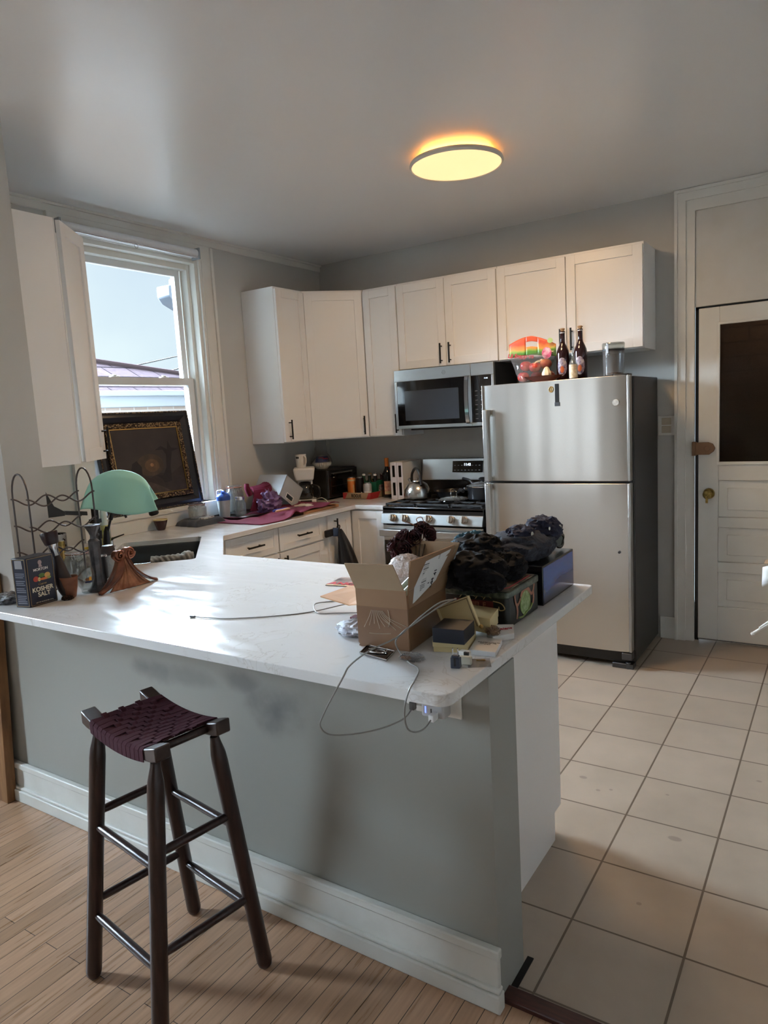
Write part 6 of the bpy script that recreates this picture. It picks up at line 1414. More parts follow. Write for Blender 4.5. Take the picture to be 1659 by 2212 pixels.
# shipping label over the fold: upper wall part and flap part
def flap(s_, k, e=.0028): p = rf0.lerp(rf1, s_).lerp(rf3.lerp(rf2, s_), k); return p+Vector((e, -e*.3, 0))
def wallp(s_, k, e=.0028): p = bp(BW, 0, BH1).lerp(bp(BW, BL_, BH1), s_).lerp(rf0.lerp(rf1, s_), k); return p+Vector((e, -e*.3, 0))
lb = MB(); lb.add([flap(.12, 0), flap(.68, 0), flap(.82, .90), flap(.30, .80)], [(0, 1, 2, 3)]).add([wallp(.10, .18), wallp(.58, .42), wallp(.68, 1), wallp(.12, 1)], [(0, 1, 2, 3)])
lab_ = obj(lb, 'shipping_label', 'whitepaper', t)
M['ink'] = mat('black_ink', (28, 28, 34), .5)
b = MB()
def lq(f, s0, s1, k0, k1): b.add([f(s0, k0, .0034), f(s1, k0, .0034), f(s1+.03*(k1-k0), k1, .0034), f(s0+.03*(k1-k0), k1, .0034)], [(0, 1, 2, 3)])
for i in range(13): lq(flap, .27, .38, .04+.052*i, .04+.052*i+(.012 if i % 3 else .03))
for i in range(9): lq(wallp, .25, .36, .58+.045*i, .58+.045*i+(.01 if i % 2 else .025))
for i in range(6): lq(flap, .43+.0, .50, .30+.05*i, .315+.05*i)
for i in range(4): lq(wallp, .43, .47, .55+.1*i, .6+.1*i)
lq(wallp, .40, .47, .35, .50)
for i in range(5): lq(flap, .56, .60, .66+.045*i, .675+.045*i)
obj(b, 'barcode', 'ink', lab_)
up2 = (flap(.5, 1)-flap(.5, 0)).normalized(); al2 = (flap(1, .5)-flap(0, .5)).normalized(); nr = al2.cross(up2).normalized()
if nr.x < 0: nr = -nr
p = flap(.60, .10, .0036)
Fl = Matrix(((up2.x, -nr.x, -al2.x, p.x), (up2.y, -nr.y, -al2.y, p.y), (up2.z, -nr.z, -al2.z, p.z), (0, 0, 0, 1)))
text('41', .020, Fl, 'ink', lab_, align='LEFT', bold=.0005)
p = wallp(.545, .50, .0036); Fl2 = Fl.copy(); Fl2.translation = p
text('9-04', .017, Fl2, 'ink', lab_, align='LEFT', bold=.0005)
# wrinkled clear tape on the front
b = MB()
for k in range(9):
    x0 = .045+.004*k; x1 = .02+.016*k; b.tube(spline([bp(x0, -.0025, .104), bp(.7*x0+.3*x1, -.004, .085), bp(x1, -.003, .055+.006*(k % 3))], 5), .0006, 5)
b.tube(spline([bp(.035, -.003, .040), bp(.07, -.004, .041), bp(.10, -.003, .044)], 4), .0007, 5).tube(spline([bp(.095, -.003, .108), bp(.10, -.004, .08), bp(.094, -.003, .062)], 5), .0008, 5)
obj(b, 'tape_wrinkles', mat('shiny_tape', (196, 180, 160), .15), t)
tag(obj(crumple((2.535, -2.995, ZW+.165), (.066, .046, .052), 12, .18, 3.6, flat=None), 'bubble_wrap', mat('bubble_wrap', (216, 204, 200), .2, spec=.8, bump=(160, .9, .006), vary=(30, (190, 170, 160)))), 'bunched clear bubble wrap bulging out of the cardboard parcel', 'bubble wrap')
tag(obj(MB().cyl((2.555, -3.10, ZW+.125), (2.60, -3.06, ZW+.178), .010).cyl((2.575, -3.12, ZW+.12), (2.615, -3.08, ZW+.165), .009), 'grey_green_tube', mat('grey_green', (150, 162, 150), .3)), 'grey-green tubes poking out of the parcel beside the bubble wrap', 'tube')
# dried roses
t = thing('dried_rose_bouquet', 'bunch of dried dark maroon roses standing in the cardboard parcel', 'flowers', (2.56, -3.0, ZW+.02))
M['rose'] = mat('dried_rose', (72, 24, 34), .75, vary=(60, (44, 16, 22)), bump=(90, .4, .003)); M['rose2'] = mat('dried_rose_edge', (128, 74, 44), .75)
def rose(c, r, seed, ax):
    rr = random.Random(seed); b = MB(); q_ = Vector(ax).normalized().to_track_quat('Z', 'Y').to_matrix().to_4x4(); q_.translation = Vector(c)
    for k in range(17):
        a0 = k*2.4+rr.random(); rad = r*(.10+.88*(k/16)**.8); hh = r*(1.15-.45*k/16); wd = .9+.5*rr.random(); cv = rr.uniform(.15, .5); sd_ = rr.random()*9
        def pf(u, v):
            a = a0+(u-.5)*wd*1.5; k2 = rad*(.35+.65*v**.7)+r*cv*.35*max(0, v-.6); wob = r*.10*noise.noise(Vector((u*4+sd_, v*4, k)))
            return ((k2+wob)*math.cos(a), (k2+wob)*math.sin(a), -r*.5+hh*v*(1-.35*abs(u-.5)**2*4)+wob)
        b.grid(pf, 7, 6, M=q_)
    o = obj(b, 'rose_head', 'rose' if seed != 5 else 'rose', t, solid=.0012)
    e = q_ @ Vector((0, 0, -r*.4)); obj(MB().tube(spline([e, (e.x*.5+2.56*.5, e.y*.5-3.0*.5, (e.z+ZW+.10)/2+.01), (2.56, -3.0, ZW+.02)], 6), .0022, 6), 'stem', mat('dry_stem', (70, 56, 38), .8) if 'stem' not in M else M['stem'], t); M['stem'] = bpy.data.materials['dry_stem']
for k, (x, y, z, r, ax) in enumerate(((2.462, -2.955, 1.150, .026, (-.7, -.4, .5)), (2.487, -2.94, 1.172, .027, (-.3, -.6, .8)), (2.525, -2.93, 1.168, .027, (.1, -.8, .4)), (2.505, -2.955, 1.138, .026, (-.1, -.9, .0)), (2.545, -2.92, 1.195, .026, (.4, -.5, .8)), (2.568, -2.92, 1.178, .024, (.8, -.5, .2)), (2.475, -2.965, 1.122, .022, (-.6, -.6, -.2)))):
    rose((x, y, z), r, k, ax)
b = MB(); b.tube(spline([(2.54, -2.92, 1.20), (2.53, -2.925, 1.222), (2.545, -2.92, 1.228), (2.55, -2.915, 1.208)], 5), .0012, 5).tube([(2.535, -2.925, 1.20), (2.49, -2.94, 1.222)], .0018, 5, rr=[.0025, .0005]); obj(b, 'dry_leaf_tendril', 'rose2', t)

# flat print, crumpled paper, small card left of the parcel
t = thing('magazine', 'magazine page with red letters lying behind the left flap of the parcel', 'magazine', (2.08, -2.62, ZW))
Fz = Matrix.Translation((1.968, -2.665, ZW)) @ Matrix.Rotation(math.radians(8), 4, 'Z')
obj(MB().box(0, .19, 0, .13, 0, .003, Fz), 'pages', mat('magazine_print', (72, 66, 70), .35, vary=(22, (168, 150, 140))), t)
b = MB(); b.box(.002, .188, .001, .012, .003, .0034, Fz); obj(b, 'cream_edge', 'cream', t)
text('ANOX', .05, Fz @ Matrix.Translation((.075, .014, .0035)) @ Matrix.Rotation(-math.pi/2, 4, 'X'), 'redp', t, bold=.002)
tag(obj(crumple((2.415, -3.085, ZW+.014), (.065, .06, .020), 15, .42, 2.6, flat=ZW), 'crumpled_paper', mat('crumpled_white', (214, 216, 224), .6)), 'crumpled white paper lying at the left foot of the parcel', 'paper')
tag(obj(MB().box(2.31, 2.40, -2.985, -2.955, ZW, ZW+.006), 'maroon_card', mat('maroon_card', (92, 36, 50), .4), bevel=.001), 'thin maroon card just showing left of the parcel', 'card')

# black square ring dish
t = thing('ring_dish', 'square black dish with silver rim holding a ring and clip in front of the parcel', 'dish', (2.566, -3.217, ZW))
cs4 = [Vector((2.511, -3.183)), Vector((2.527, -3.243)), Vector((2.622, -3.262)), Vector((2.606, -3.196))]
ce = sum(cs4, Vector((0, 0)))/4
obj(MB().prism([tuple(p) for p in cs4], ZW, ZW+.003), 'plate', 'blackgl', t, bevel=.001)
b = MB(); b.tube([(p.x, p.y, ZW+.004) for p in cs4], .0022, 8, True); b.tube([(ce.x+(p.x-ce.x)*.86, ce.y+(p.y-ce.y)*.86, ZW+.004) for p in cs4], .0008, 6, True); obj(b, 'silver_rim', 'chrome', t)
b = MB().tube([(ce.x+.008+.013*math.cos(a*math.pi/12), ce.y+.004+.009*math.sin(a*math.pi/12), ZW+.0062) for a in range(24)], .0016, 6, True)
b.tube(spline([(ce.x-.03, ce.y+.006, ZW+.006), (ce.x-.01, ce.y+.018, ZW+.008), (ce.x+.02, ce.y+.016, ZW+.008), (ce.x+.018, ce.y-.004, ZW+.006), (ce.x-.02, ce.y-.010, ZW+.006)], 6), .0018, 6)
tag(obj(b, 'silver_rings', 'chrome'), 'tangle of silver rings lying in the square black dish', 'jewellery')
# small clear bag with brown crumbs
tag(obj(crumple((2.675, -3.222, ZW+.006), (.032, .024, .008), 21, .4, 3.2, flat=ZW+.0002), 'clear_pouch', 'plastic_clear'), 'small crumpled clear pouch on the worktop in front of the parcel', 'pouch')
tag(obj(crumple((2.662, -3.232, ZW+.006), (.014, .009, .004), 22, .4, 4, flat=ZW+.001), 'brown_crumbs', mat('brown_herbs', (126, 92, 66), .8)), 'brown crumbs inside the small clear pouch', 'crumbs')

# jewellery boxes
def lidded(name, label, pts, z0, h0, h1, m, over=.0018, group=None):
    ctr = sum((Vector(p) for p in pts), Vector((0, 0)))/4
    t = thing(name, label, 'box', (ctr.x, ctr.y, z0), group=group)
    obj(MB().prism([tuple(Vector(p)) for p in pts], z0, z0+h0+.003), 'base', m, t, bevel=.0008)
    obj(MB().prism([tuple(ctr+(Vector(p)-ctr)*(1+over*20)) for p in pts], z0+h0, z0+h1), 'lid', m, t, bevel=.0008)
    return t
lidded('cream_jewellery_box', 'cream lidded box at the bottom of the stack, under the navy box', [(2.695, -3.149), (2.781, -3.125), (2.758, -3.030), (2.672, -3.052)], ZW, .014, .031, 'cream', group='cream jewellery boxes')
lidded('navy_jewellery_box', 'dark navy lidded box stacked on the cream box beside the parcel', [(2.703, -3.165), (2.787, -3.153), (2.772, -3.062), (2.690, -3.075)], ZW+.0312, .017, .038, 'boxnavy', over=0)
bpy.data.objects[-1] if 0 else None
lidded('cream_jewellery_box', 'closed cream lidded box leaning between the open lid and the painted tin', [(2.700, -2.995), (2.792, -3.010), (2.772, -2.912), (2.684, -2.900)], ZW+.0185, .020, .042, 'cream', group='cream jewellery boxes')
t = thing('open_box_lid', 'upturned cream box lid propped open behind the navy box', 'box lid', (2.74, -3.02, ZW+.03))
O_ = Vector((2.775, -3.030, .957)); e1 = Vector((-.036, .010, .078)); e2 = Vector((-.100, .006, -.044))
nn_ = e1.cross(e2).normalized(); nn_ = -nn_ if nn_.y > 0 else nn_
b = MB(); slab(b, [O_, O_+e1, O_+e1+e2, O_+e2], .002)
for (p, q_) in ((O_, O_+e1), (O_+e1, O_+e1+e2), (O_+e1+e2, O_+e2), (O_+e2, O_)): slab(b, [p, q_, q_+nn_*.010, p+nn_*.010], .0022)
obj(b, 'lid_tray', 'cream', t)
b = MB()
for (p, q_) in ((O_, O_+e1), (O_+e1, O_+e1+e2)):
    i0 = (O_+(e1+e2)*.5-p).normalized()*.006; i1 = (O_+(e1+e2)*.5-q_).normalized()*.006; b.tube([p+i0+nn_*.009, q_+i1+nn_*.009], .0008, 5)
obj(b, 'dark_inner_seam', mat('brown_seam', (92, 66, 40), .6), t)
t = thing('silver_card_box', 'flat pale card box with small black lettering near the worktop edge', 'box', (2.81, -3.07, ZW))
q4 = [(2.787, -3.130), (2.858, -3.124), (2.832, -3.022), (2.762, -3.026)]
obj(MB().prism(q4, ZW, ZW+.013), 'carton', mat('silver_card', (206, 204, 202), .35, .1), t, bevel=.001)
Ft = Matrix.Translation((2.812, -3.063, ZW+.0133)) @ Matrix.Rotation(math.radians(10), 4, 'Z')
for k, s_ in enumerate(('independent clothing', 'handmade in', 'Berlin')):
    text('hand crafted jewellery box' if k == 0 else ('since the year 1998' if k == 1 else 'in Paris'), .0055, Ft @ Matrix.Translation((0, -.008*k, 0)) @ Matrix.Rotation(-math.pi/2, 4, 'X'), 'ink', t, name='lettering')
t = thing('white_booklet_box', 'flat white box with red script against the painted tin', 'box', (2.80, -2.95, ZW))
obj(MB().prism([(2.805, -3.022), (2.845, -2.972), (2.812, -2.897), (2.752, -2.925), (2.770, -2.985)], ZW, ZW+.016), 'carton', 'whitepaper', t, bevel=.001)
Ft = Matrix.Translation((2.806, -2.950, ZW+.0165)) @ Matrix.Rotation(math.radians(38), 4, 'Z')
text('Talent', .017, Ft @ Matrix.Rotation(-math.pi/2, 4, 'X'), 'redp', t, shear=.3, bold=.0006)
obj(MB().box(-.022, .010, -.006, -.0035, 0, .0004, Ft), 'red_underline', 'redp', t)
tag(obj(crumple((2.797, -3.004, ZW+.026), (.020, .016, .014), 27, .4, 3.4, flat=ZW+.0168), 'brown_cellophane', mat('brown_cellophane', (150, 118, 90), .15, spec=.8, vary=(50, (90, 66, 50)))), 'crumpled brown cellophane next to the gold ball', 'wrapper')
tag(obj(MB().sphere((2.7835, -3.045, ZW+.048), .006, 16, 10), 'gold_ball', 'gold'), 'tiny shiny gold ball at the lower corner of the open lid', 'bead')

# plug adapters and a clear sheet at the corner
t = thing('plug_adapter', 'navy plug adapter standing with its two prongs up near the corner', 'plug adapter', (2.80, -3.232, ZW))
Fpg = Matrix.Translation((2.800, -3.228, ZW)) @ Matrix.Rotation(math.radians(15), 4, 'Z')
b = MB(); b.prism([(-.011, -.009), (.011, -.009), (.013, .008), (-.013, .008)], 0, .026, Fpg).prism([(-.009, -.007), (.009, -.007), (.010, .006), (-.010, .006)], .026, .031, Fpg); obj(b, 'adapter_body', mat('slate_navy', (52, 60, 76), .4), t, bevel=.002)
for s_ in (-1, 1): obj(MB().box(s_*.0062-.0009, s_*.0062+.0009, -.003, .003, .031, .048, Fpg), 'prong', 'chrome', t)
obj(MB().box(-.0025, .0025, -.0098, -.0085, .006, .026, Fpg), 'slot', 'blackpl', t)
t = thing('usb_power_brick', 'small white block adapter lying behind the navy plug adapter', 'plug adapter', (2.815, -3.196, ZW))
Fw = Matrix.Translation((2.812, -3.200, ZW)) @ Matrix.Rotation(math.radians(12), 4, 'Z')
obj(MB().box(-.016, .016, -.006, .008, 0, .021, Fw), 'block', mat('ivory_plastic', (206, 200, 182), .4), t, bevel=.003)
t2 = thing('white_adapter_stack', 'rounded white adapter with a dark notch between the block and the cream box', 'plug adapter', (2.795, -3.17, ZW))
obj(MB().prism([(-.018, -.010), (.014, -.010), (.018, .002), (.010, .012), (-.014, .010)], 0, .024, Matrix.Translation((2.797, -3.172, ZW))), 'adapter_body', 'white', t2, bevel=.004)
obj(MB().box(2.800, 2.812, -3.1845, -3.178, ZW+.016, ZW+.0245), 'notch', 'blackpl', t2)
tag(obj(MB().box(-.028, .028, -.03, .03, 0, .0008, Matrix.Translation((2.838, -3.178, ZW+.0002)) @ Matrix.Rotation(.5, 4, 'Z')), 'clear_card_sleeve', 'plastic_clear'), 'thin clear plastic sleeve lying by the worktop edge', 'sleeve')
tag(obj(MB().tube(spline([(2.826, -3.168, ZW+.0025), (2.838, -3.163, ZW+.003), (2.845, -3.158, ZW+.0025), (2.836, -3.157, ZW+.0025)], 5, False), .0014, 6), 'gold_earring', 'gold'), 'small gold earring on the clear plastic sleeve', 'jewellery')

# painted tin
TX, TXb, TYa, TYb, TH = 2.585, 2.798, -2.895, -2.652, .104
t = thing('painted_tin', 'dark green painted tin with ribbon emblem, under the black jacket', 'tin', ((TX+TXb)/2, (TYa+TYb)/2, ZW))
M['tin'] = mat('tin_green_black', (32, 38, 34), .35, .2, vary=(18, (22, 24, 24))); M['tinedge'] = mat('tin_edge', (52, 62, 54), .35, .3, vary=(60, (96, 104, 92)))
def rrect(x0, x1, y0, y1, r, n=5): return arc(x1-r, y1-r, r, 0, 90, n)+arc(x0+r, y1-r, r, 90, 180, n)+arc(x0+r, y0+r, r, 180, 270, n)+arc(x1-r, y0+r, r, 270, 360, n)
obj(MB().prism(rrect(TX+.003, TXb-.003, TYa+.003, TYb-.003, .014), ZW, ZW+TH-.006), 'tin_body', 'tin', t)
ld = obj(MB().prism(rrect(TX, TXb, TYa, TYb, .016), ZW+TH-.020, ZW+TH), 'lid', 'tinedge', t, bevel=.003)
def tintop():
    m = mat('tin_top_print', (206, 180, 150), .35, vary=(26, (96, 88, 76))); return m
M['tintop'] = tintop(); M['orange'] = mat('orange_print', (206, 122, 62), .4); M['ribbon'] = mat('ribbon_print', (168, 108, 84), .45); M['ribd'] = mat('ribbon_dark', (112, 60, 50), .45)
obj(MB().prism(rrect(TX+.010, TXb-.010, TYa+.010, TYb-.010, .012), ZW+TH, ZW+TH+.0006), 'top_picture', 'tintop', ld)
zt = ZW+TH+.0012
b = MB().tube([(TX+.03, TYa+.022, zt), (TXb-.04, TYa+.020, zt), (TXb-.020, TYa+.05, zt), (TXb-.022, TYb-.03, zt)], .0015, 5)
obj(b, 'red_line', 'redp', ld)
b = MB()
for (x, y, r) in ((TX+.04, TYa+.05, .022), (TX+.075, TYa+.035, .016), (TX+.035, TYa+.10, .018)): b.tube([(x+r*math.cos(a*.42), y+r*.8*math.sin(a*.42), zt-.0003) for a in range(11)], .003, 5)
obj(b, 'orange_scroll', 'orange', ld)
text('COOKIES', .020, Matrix.Translation((2.735, -2.80, zt-.0004)) @ Matrix.Rotation(math.radians(75), 4, 'Z') @ Matrix.Rotation(-math.pi/2, 4, 'X'), 'orange', ld, bold=.001) if 0 else None
# right side emblem
Fe = frame((TXb-.0018, TYa, ZW), (1, 0, 0)); b = MB()
ec, ez = .125, .046
b.add(disc(Fe, ec, ez, .036, .034, -.0006, 28), [tuple(range(28))]); obj(b, 'oval_field', mat('emblem_green', (112, 136, 70), .45, vary=(70, (172, 186, 140))), t)
b = MB(); b.tube([Fe @ Vector((ec+.037*math.cos(a*math.pi/16), -.0008, ez+.035*math.sin(a*math.pi/16))) for a in range(32)], .0013, 5, True)
b.tube(spline([Fe @ Vector(p) for p in ((ec-.05, -.001, .012), (ec-.02, -.001, .008), (ec+.01, -.001, .016), (ec+.035, -.001, .018), (ec+.052, -.001, .03))], 6), .0026, 6); obj(b, 'leaf_border', mat('leaf_green', (140, 158, 84), .45), t)
def band(pts, w_):
    P_ = spline(pts, 6); b = MB(); vs = []
    for i, p in enumerate(P_):
        a = P_[max(i-1, 0)]; c_ = P_[min(i+1, len(P_)-1)]; d_ = (c_-a).normalized(); n_ = Vector((-d_.z, 0, d_.x))
        vs += [Fe @ (p+n_*w_/2), Fe @ (p-n_*w_/2)]
    b.add(vs, [(2*i, 2*i+1, 2*i+3, 2*i+2) for i in range(len(P_)-1)]); return b
for pts, w_ in ((((ec-.034, -.0012, .068), (ec-.018, -.0012, .083), (ec, -.0012, .088), (ec+.018, -.0012, .083), (ec+.034, -.0012, .070)), .015), (((ec-.036, -.0011, .066), (ec-.055, -.0011, .052), (ec-.070, -.0011, .058), (ec-.078, -.0011, .082), (ec-.070, -.0011, .088)), .009), (((ec-.066, -.001, .056), (ec-.060, -.001, .034), (ec-.066, -.001, .012)), .011),
                (((ec+.036, -.0011, .070), (ec+.050, -.0011, .060), (ec+.066, -.0011, .070), (ec+.072, -.0011, .088), (ec+.064, -.0011, .090)), .009), (((ec+.062, -.001, .066), (ec+.066, -.001, .044), (ec+.058, -.001, .028)), .011)):
    obj(band([Vector(p) for p in pts], w_), 'ribbon', 'ribbon', t)
Ffr_ = frame((TX, TYa+.0024, ZW), (0, -1, 0))
obj(MB().box(.04, .165, -.0006, .0, .050, .074, Ffr_), 'red_band', mat('tin_red_band', (98, 32, 30), .45), t); text('DANIEL E', .02, Ffr_ @ Matrix.Translation((.10, -.001, .055)), 'ribbon', t, bold=.0006)
b = MB(); b.tube(spline([Ffr_ @ Vector(p) for p in ((.165, -.001, .075), (.19, -.001, .07), (.2, -.001, .055), (.185, -.001, .05), (.182, -.001, .06))], 5), .0016, 5)
for k in range(4): b.tube(spline([Ffr_ @ Vector(p) for p in ((.06+.025*k, -.001, .078), (.07+.025*k, -.001, .088), (.085+.025*k, -.001, .084))], 4), .0014, 5)
obj(b, 'gold_flourish', 'gold_print', t)

# black box with glossy blue end
t = thing('black_gloss_box', 'black box with a glossy blue end panel behind the painted tin', 'box', (2.70, -2.49, ZW))
KX0, KX1, KY0, KY1, KH = 2.565, 2.803, -2.640, -2.345, .126
obj(MB().box(KX0, KX1, KY0, KY1, ZW, ZW+KH), 'carton', mat('black_gloss_card', (16, 16, 20), .25), t, bevel=.002)
def bluep():
    m = mat('blue_picture', (24, 60, 128), .12, coat=.4); tt = m.node_tree; N = tt.nodes; L = tt.links; b_ = N['Principled BSDF']
    tcn = N.new('ShaderNodeTexCoord'); n_ = N.new('ShaderNodeTexNoise'); n_.inputs['Scale'].default_value = 2.2; L.new(tcn.outputs['Generated'], n_.inputs['Vector'])
    sp_ = N.new('ShaderNodeSeparateXYZ'); L.new(tcn.outputs['Generated'], sp_.inputs[0]); ad = N.new('ShaderNodeMath'); ad.operation = 'MULTIPLY_ADD'; ad.inputs[1].default_value = .6; L.new(n_.outputs['Fac'], ad.inputs[0]); L.new(sp_.outputs['Z'], ad.inputs[2])
    r = N.new('ShaderNodeValToRGB'); e_l = r.color_ramp.elements; e_l[0].position = .35; e_l[0].color = (*lin((30, 30, 44)), 1); e_l[1].position = .9; e_l[1].color = (*lin((34, 84, 156)), 1); L.new(ad.outputs[0], r.inputs['Fac']); L.new(r.outputs['Color'], b_.inputs['Base Color'])
    return m
obj(MB().box(KX1, KX1+.0008, KY0+.006, KY1-.008, ZW+.006, ZW+KH-.006), 'blue_end_panel', bluep(), t)

# clothes on top
M['jacket'] = mat('black_nylon', (16, 17, 21), .8, spec=.2, bump=(24, .35, .004)); M['knit'] = mat('charcoal_knit', (44, 46, 54), .95, stretch=(1, 6, 1), bump=(70, .6, .004), vary=(40, (62, 66, 76)))
M['teal'] = mat('teal_fabric', (30, 84, 104), .7, bump=(60, .3, .003)); M['navycloth'] = mat('navy_cloth', (28, 32, 54), .8, bump=(300, .3, .002))
t = thing('black_jacket', 'rumpled thin black jacket draped over the painted tin', 'jacket', (2.69, -2.85, ZW+TH))
mbj = crumple((2.665, -2.845, 1.062), (.100, .105, .062), 31, .26, 1.7, flat=ZW+TH+.002, nu=90, nv=50)
crumple((2.640, -2.76, 1.105), (.075, .090, .050), 33, .26, 1.9, flat=ZW+TH+.002, nu=70, nv=40, mb=mbj); crumple((2.735, -2.885, 1.036), (.045, .060, .030), 35, .26, 2.0, flat=ZW+TH+.002, nu=60, nv=34, mb=mbj); crumple((2.735, -2.745, 1.058), (.055, .07, .042), 36, .26, 2.0, flat=ZW+TH+.002, nu=60, nv=34, mb=mbj)
obj(mbj, 'jacket_body', 'jacket', t)
obj(crumple((2.698, -2.893, 1.052), (.088, .034, .036), 38, .14, 1.4, nu=60, nv=34, M=None), 'sleeve', 'jacket', t)
b = MB()
for k in range(7):
    x, y, z = 2.66+.03*(k % 3), -2.90+.03*k, 1.085+.014*math.sin(k*2); b.tube(spline([(x, y, z), (x+.03, y+.01, z+.008), (x+.045, y+.035, z-.004), (x+.02, y+.05, z+.004)], 5), .0011, 5)
obj(b, 'grey_piping', 'steeld', t)
tag(obj(crumple((2.69, -2.535, 1.083), (.105, .150, .052), 41, .2, 1.6, flat=ZW+KH+.001, nu=90, nv=48), 'knit_sweater', 'knit'), 'charcoal grey ribbed knit garment on the black glossy box', 'sweater')
tag(obj(crumple((2.585, -2.70, 1.075), (.062, .135, .070), 43, .30, 2.2, flat=ZW+KH+.001, nu=80, nv=44), 'teal_shirt', 'teal'), 'teal fabric showing behind the black jacket and knit', 'shirt')
t = thing('navy_hat', 'navy cloth hat with small white patches on top of the knit garment', 'hat', (2.72, -2.46, 1.12))
mbc = crumple((2.735, -2.445, 1.122), (.062, .070, .046), 51, .28, 1.9, flat=None, nu=70, nv=40); crumple((2.700, -2.560, 1.122), (.045, .062, .030), 53, .30, 2.2, nu=60, nv=34, mb=mbc); obj(mbc, 'hat_cloth', 'navycloth', t)
for (x, y, z, s_) in ((2.792, -2.440, 1.128, .011), (2.748, -2.575, 1.128, .008), (2.778, -2.50, 1.135, .006)): obj(MB().sphere((x, y, z), (s_*.4, s_, s_), 10, 8), 'white_patch', mat('patch_white', (190, 190, 180), .6) if 'patch' not in M else M['patch'], t); M['patch'] = bpy.data.materials['patch_white']
t = thing('ski_goggles', 'dark goggles with a glossy frame at the far end of the clothes', 'goggles', (2.74, -2.355, 1.05))
gp = [(2.765+.004*math.sin(a*.5), -2.372+.036*math.cos(a*math.pi/10), 1.072+.022*math.sin(a*math.pi/10)) for a in range(20)]
obj(MB().tube(gp, .005, 8, True), 'goggle_frame', 'enamel', t); b = MB(); b.add([Vector(p)+Vector((.001, 0, 0)) for p in gp], [tuple(range(20))]); obj(b, 'lens', mat('goggle_lens', (40, 60, 62), .08), t)
obj(MB().tube(spline([gp[10], (2.73, -2.40, 1.06), (2.70, -2.37, 1.05), (2.73, -2.345, 1.055), gp[0]], 6), .006, 8), 'strap', 'blackpl', t)

# ---------------------------------------------------------------- outlet, chargers, cables
t = thing('wall_outlet', 'pale outlet plate on the half wall under the corner of the worktop', 'outlet', (2.75, -3.189, .80))
obj(MB().box(2.66, 2.792, -3.195, -3.189, .765, .845), 'plate', 'trim', t, bevel=.002)
t = thing('usb_charger', 'white charger plugged in at the left of the outlet, grey cable in it', 'charger', (2.68, -3.2, .8)); obj(MB().box(2.648, 2.697, -3.222, -3.195, .792, .826), 'charger_body', 'white', t, bevel=.004)
t = thing('usb_charger', 'larger grey charger with a small blue light at the right of the outlet', 'charger', (2.74, -3.2, .79)); obj(MB().box(2.700, 2.765, -3.236, -3.195, .774, .818), 'charger_body', mat('light_grey_plastic', (176, 174, 172), .4), t, bevel=.006)
obj(MB().box(2.712, 2.715, -3.2368, -3.2355, .786, .803), 'blue_led', mat('blue_led', (90, 110, 255), .5, emit=(90, 110, 255), estr=2.2), t); obj(MB().box(2.728, 2.731, -3.2368, -3.2355, .788, .799), 'usb_slot', 'blackpl', t)
M['cable'] = mat('grey_cable', (140, 137, 132), .45)
t = thing('charging_cable', 'grey charging cable looping low from the parcel to the white charger', 'cable', (2.6, -3.4, .9), group='charging cables')
A_ = [(2.741, -3.1, 1.046), (2.726, -3.16, 1.051), (2.686, -3.2, 1.017), (2.64, -3.23, .972), (2.622, -3.33, .965), (2.615, -3.405, .952), (2.601, -3.42, .923), (2.538, -3.42, .825), (2.507, -3.4, .775), (2.522, -3.37, .744), (2.6, -3.32, .749), (2.655, -3.265, .765), (2.671, -3.236, .785)]
obj(MB().tube(spline(A_, 9), .0021, 8), 'cord', 'cable', t); obj(MB().box(2.666, 2.680, -3.238, -3.2225, .785, .806), 'plug', mat('dark_plug', (84, 80, 78), .5), t, bevel=.002)
t = thing('charging_cable', 'grey charging cable with a tight bend, running into the blue-lit charger', 'cable', (2.7, -3.4, .9), group='charging cables')
B_ = [(2.736, -3.09, 1.045), (2.72, -3.15, 1.038), (2.673, -3.205, 1.001), (2.651, -3.225, .983), (2.612, -3.2, .945), (2.629, -3.204, .9175), (2.685, -3.253, .9168), (2.728, -3.283, .9168), (2.755, -3.349, .9168), (2.774, -3.405, .917), (2.769, -3.42, .88), (2.746, -3.38, .815), (2.735, -3.33, .779), (2.737, -3.29, .77), (2.742, -3.262, .782)]
obj(MB().tube(spline(B_, 9), .0021, 8), 'cord', 'cable', t); obj(MB().box(2.735, 2.750, -3.262, -3.2368, .776, .794), 'plug', 'whitepaper', t, bevel=.002)
t = thing('charging_cable', 'grey cable stretched over the middle of the worktop, its metal plug to the left', 'cable', (2.0, -3.1, ZW), group='charging cables')
C_ = [(1.822, -3.168, .9168), (1.88, -3.158, .9168), (1.955, -3.136, .9166), (2.077, -3.054, .9166), (2.153, -2.972, .9166), (2.23, -2.90, .93), (2.31, -2.86, .945)]
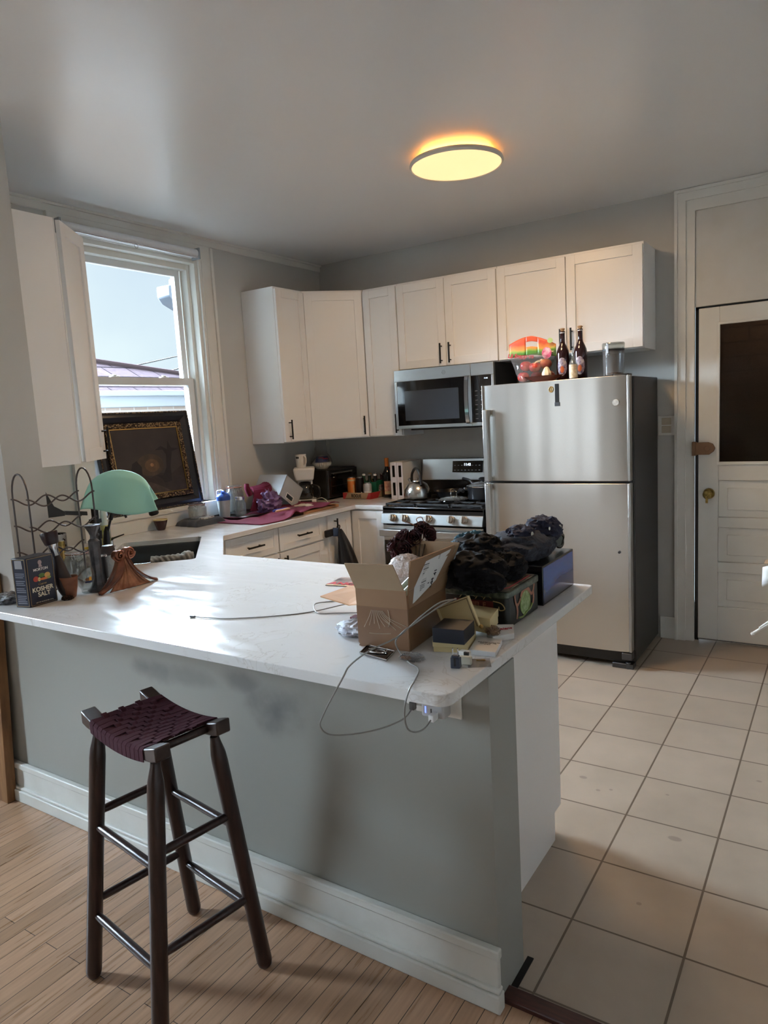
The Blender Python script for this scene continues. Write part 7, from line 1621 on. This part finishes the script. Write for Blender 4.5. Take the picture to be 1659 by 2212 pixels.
D_ = [(2.31, -2.93, .918), (2.24, -2.955, .9166), (2.178, -2.978, .9166), (2.115, -2.915, .921), (2.118, -2.862, .9166), (2.17, -2.822, .9166), (2.26, -2.80, .9166)]
obj(MB().tube(spline(C_, 9), .0019, 8), 'cord', 'cable', t); obj(MB().tube(spline(D_, 9), .0019, 8), 'cord_loop', 'cable', t); obj(MB().box(-.016, .002, -.005, .005, -.002, .004, Matrix.Translation((1.82, -3.168, .9166)) @ Matrix.Rotation(.2, 4, 'Z')), 'plug', 'steeld', t, bevel=.001)

# ---------------------------------------------------------------- folding rack whose wing just enters at the right edge
t = thing('drying_rack', 'white folding rack whose thin arm tip enters at the right edge before the door', 'drying rack', (3.62, -1.5, 0))
b = MB()
for y in (-1.5, -1.9): b.cyl((3.42, y, .006), (3.78, y, .86), .008).cyl((3.80, y, .006), (3.44, y, .86), .008)
for x, z in ((3.44, .86), (3.78, .86), (3.42, .01), (3.80, .01), (3.61, .45)): b.cyl((x, -1.92, z), (x, -1.48, z), .006)
obj(b, 'rack_frame', 'white', t)
obj(MB().cyl((3.275, -1.5, .548), (3.46, -1.5, .70), .006).cyl((3.30, -1.5, .575), (3.47, -1.5, .73), .005).sphere((3.275, -1.5, .548), .008, 10, 8), 'wing_arm', 'white', t)
def hang(x0, zt, zb, skew): return lambda u, v: (x0+.16*u-.010*math.sin(v*3.1)+skew*v*(1-u), -1.52+.01*math.sin(u*7), zt-(zt-zb)*v)
tag(obj(MB().add([(3.312, -1.5, .848), (3.318, -1.5, .862), (3.45, -1.5, .92), (3.47, -1.5, .872), (3.40, -1.5, .846)], [(0, 1, 2, 3, 4)]), 'tan_card', 'card', solid=.004), 'tan corner of a cardboard piece poking in at the right edge', 'cardboard')
tag(obj(MB().grid(lambda u, v: (3.308+.17*u, -1.50-.02*math.sin(v*3), .832-.08*v+.04*math.sin(u*1.5)-(.02*(1-u))*math.sin(v*3.14)), 8, 8), 'white_cloth', 'whitepaper', solid=.003), 'white sheet curling in at the right edge under the cardboard corner', 'sheet')
S.cycles.transparent_max_bounces = 40
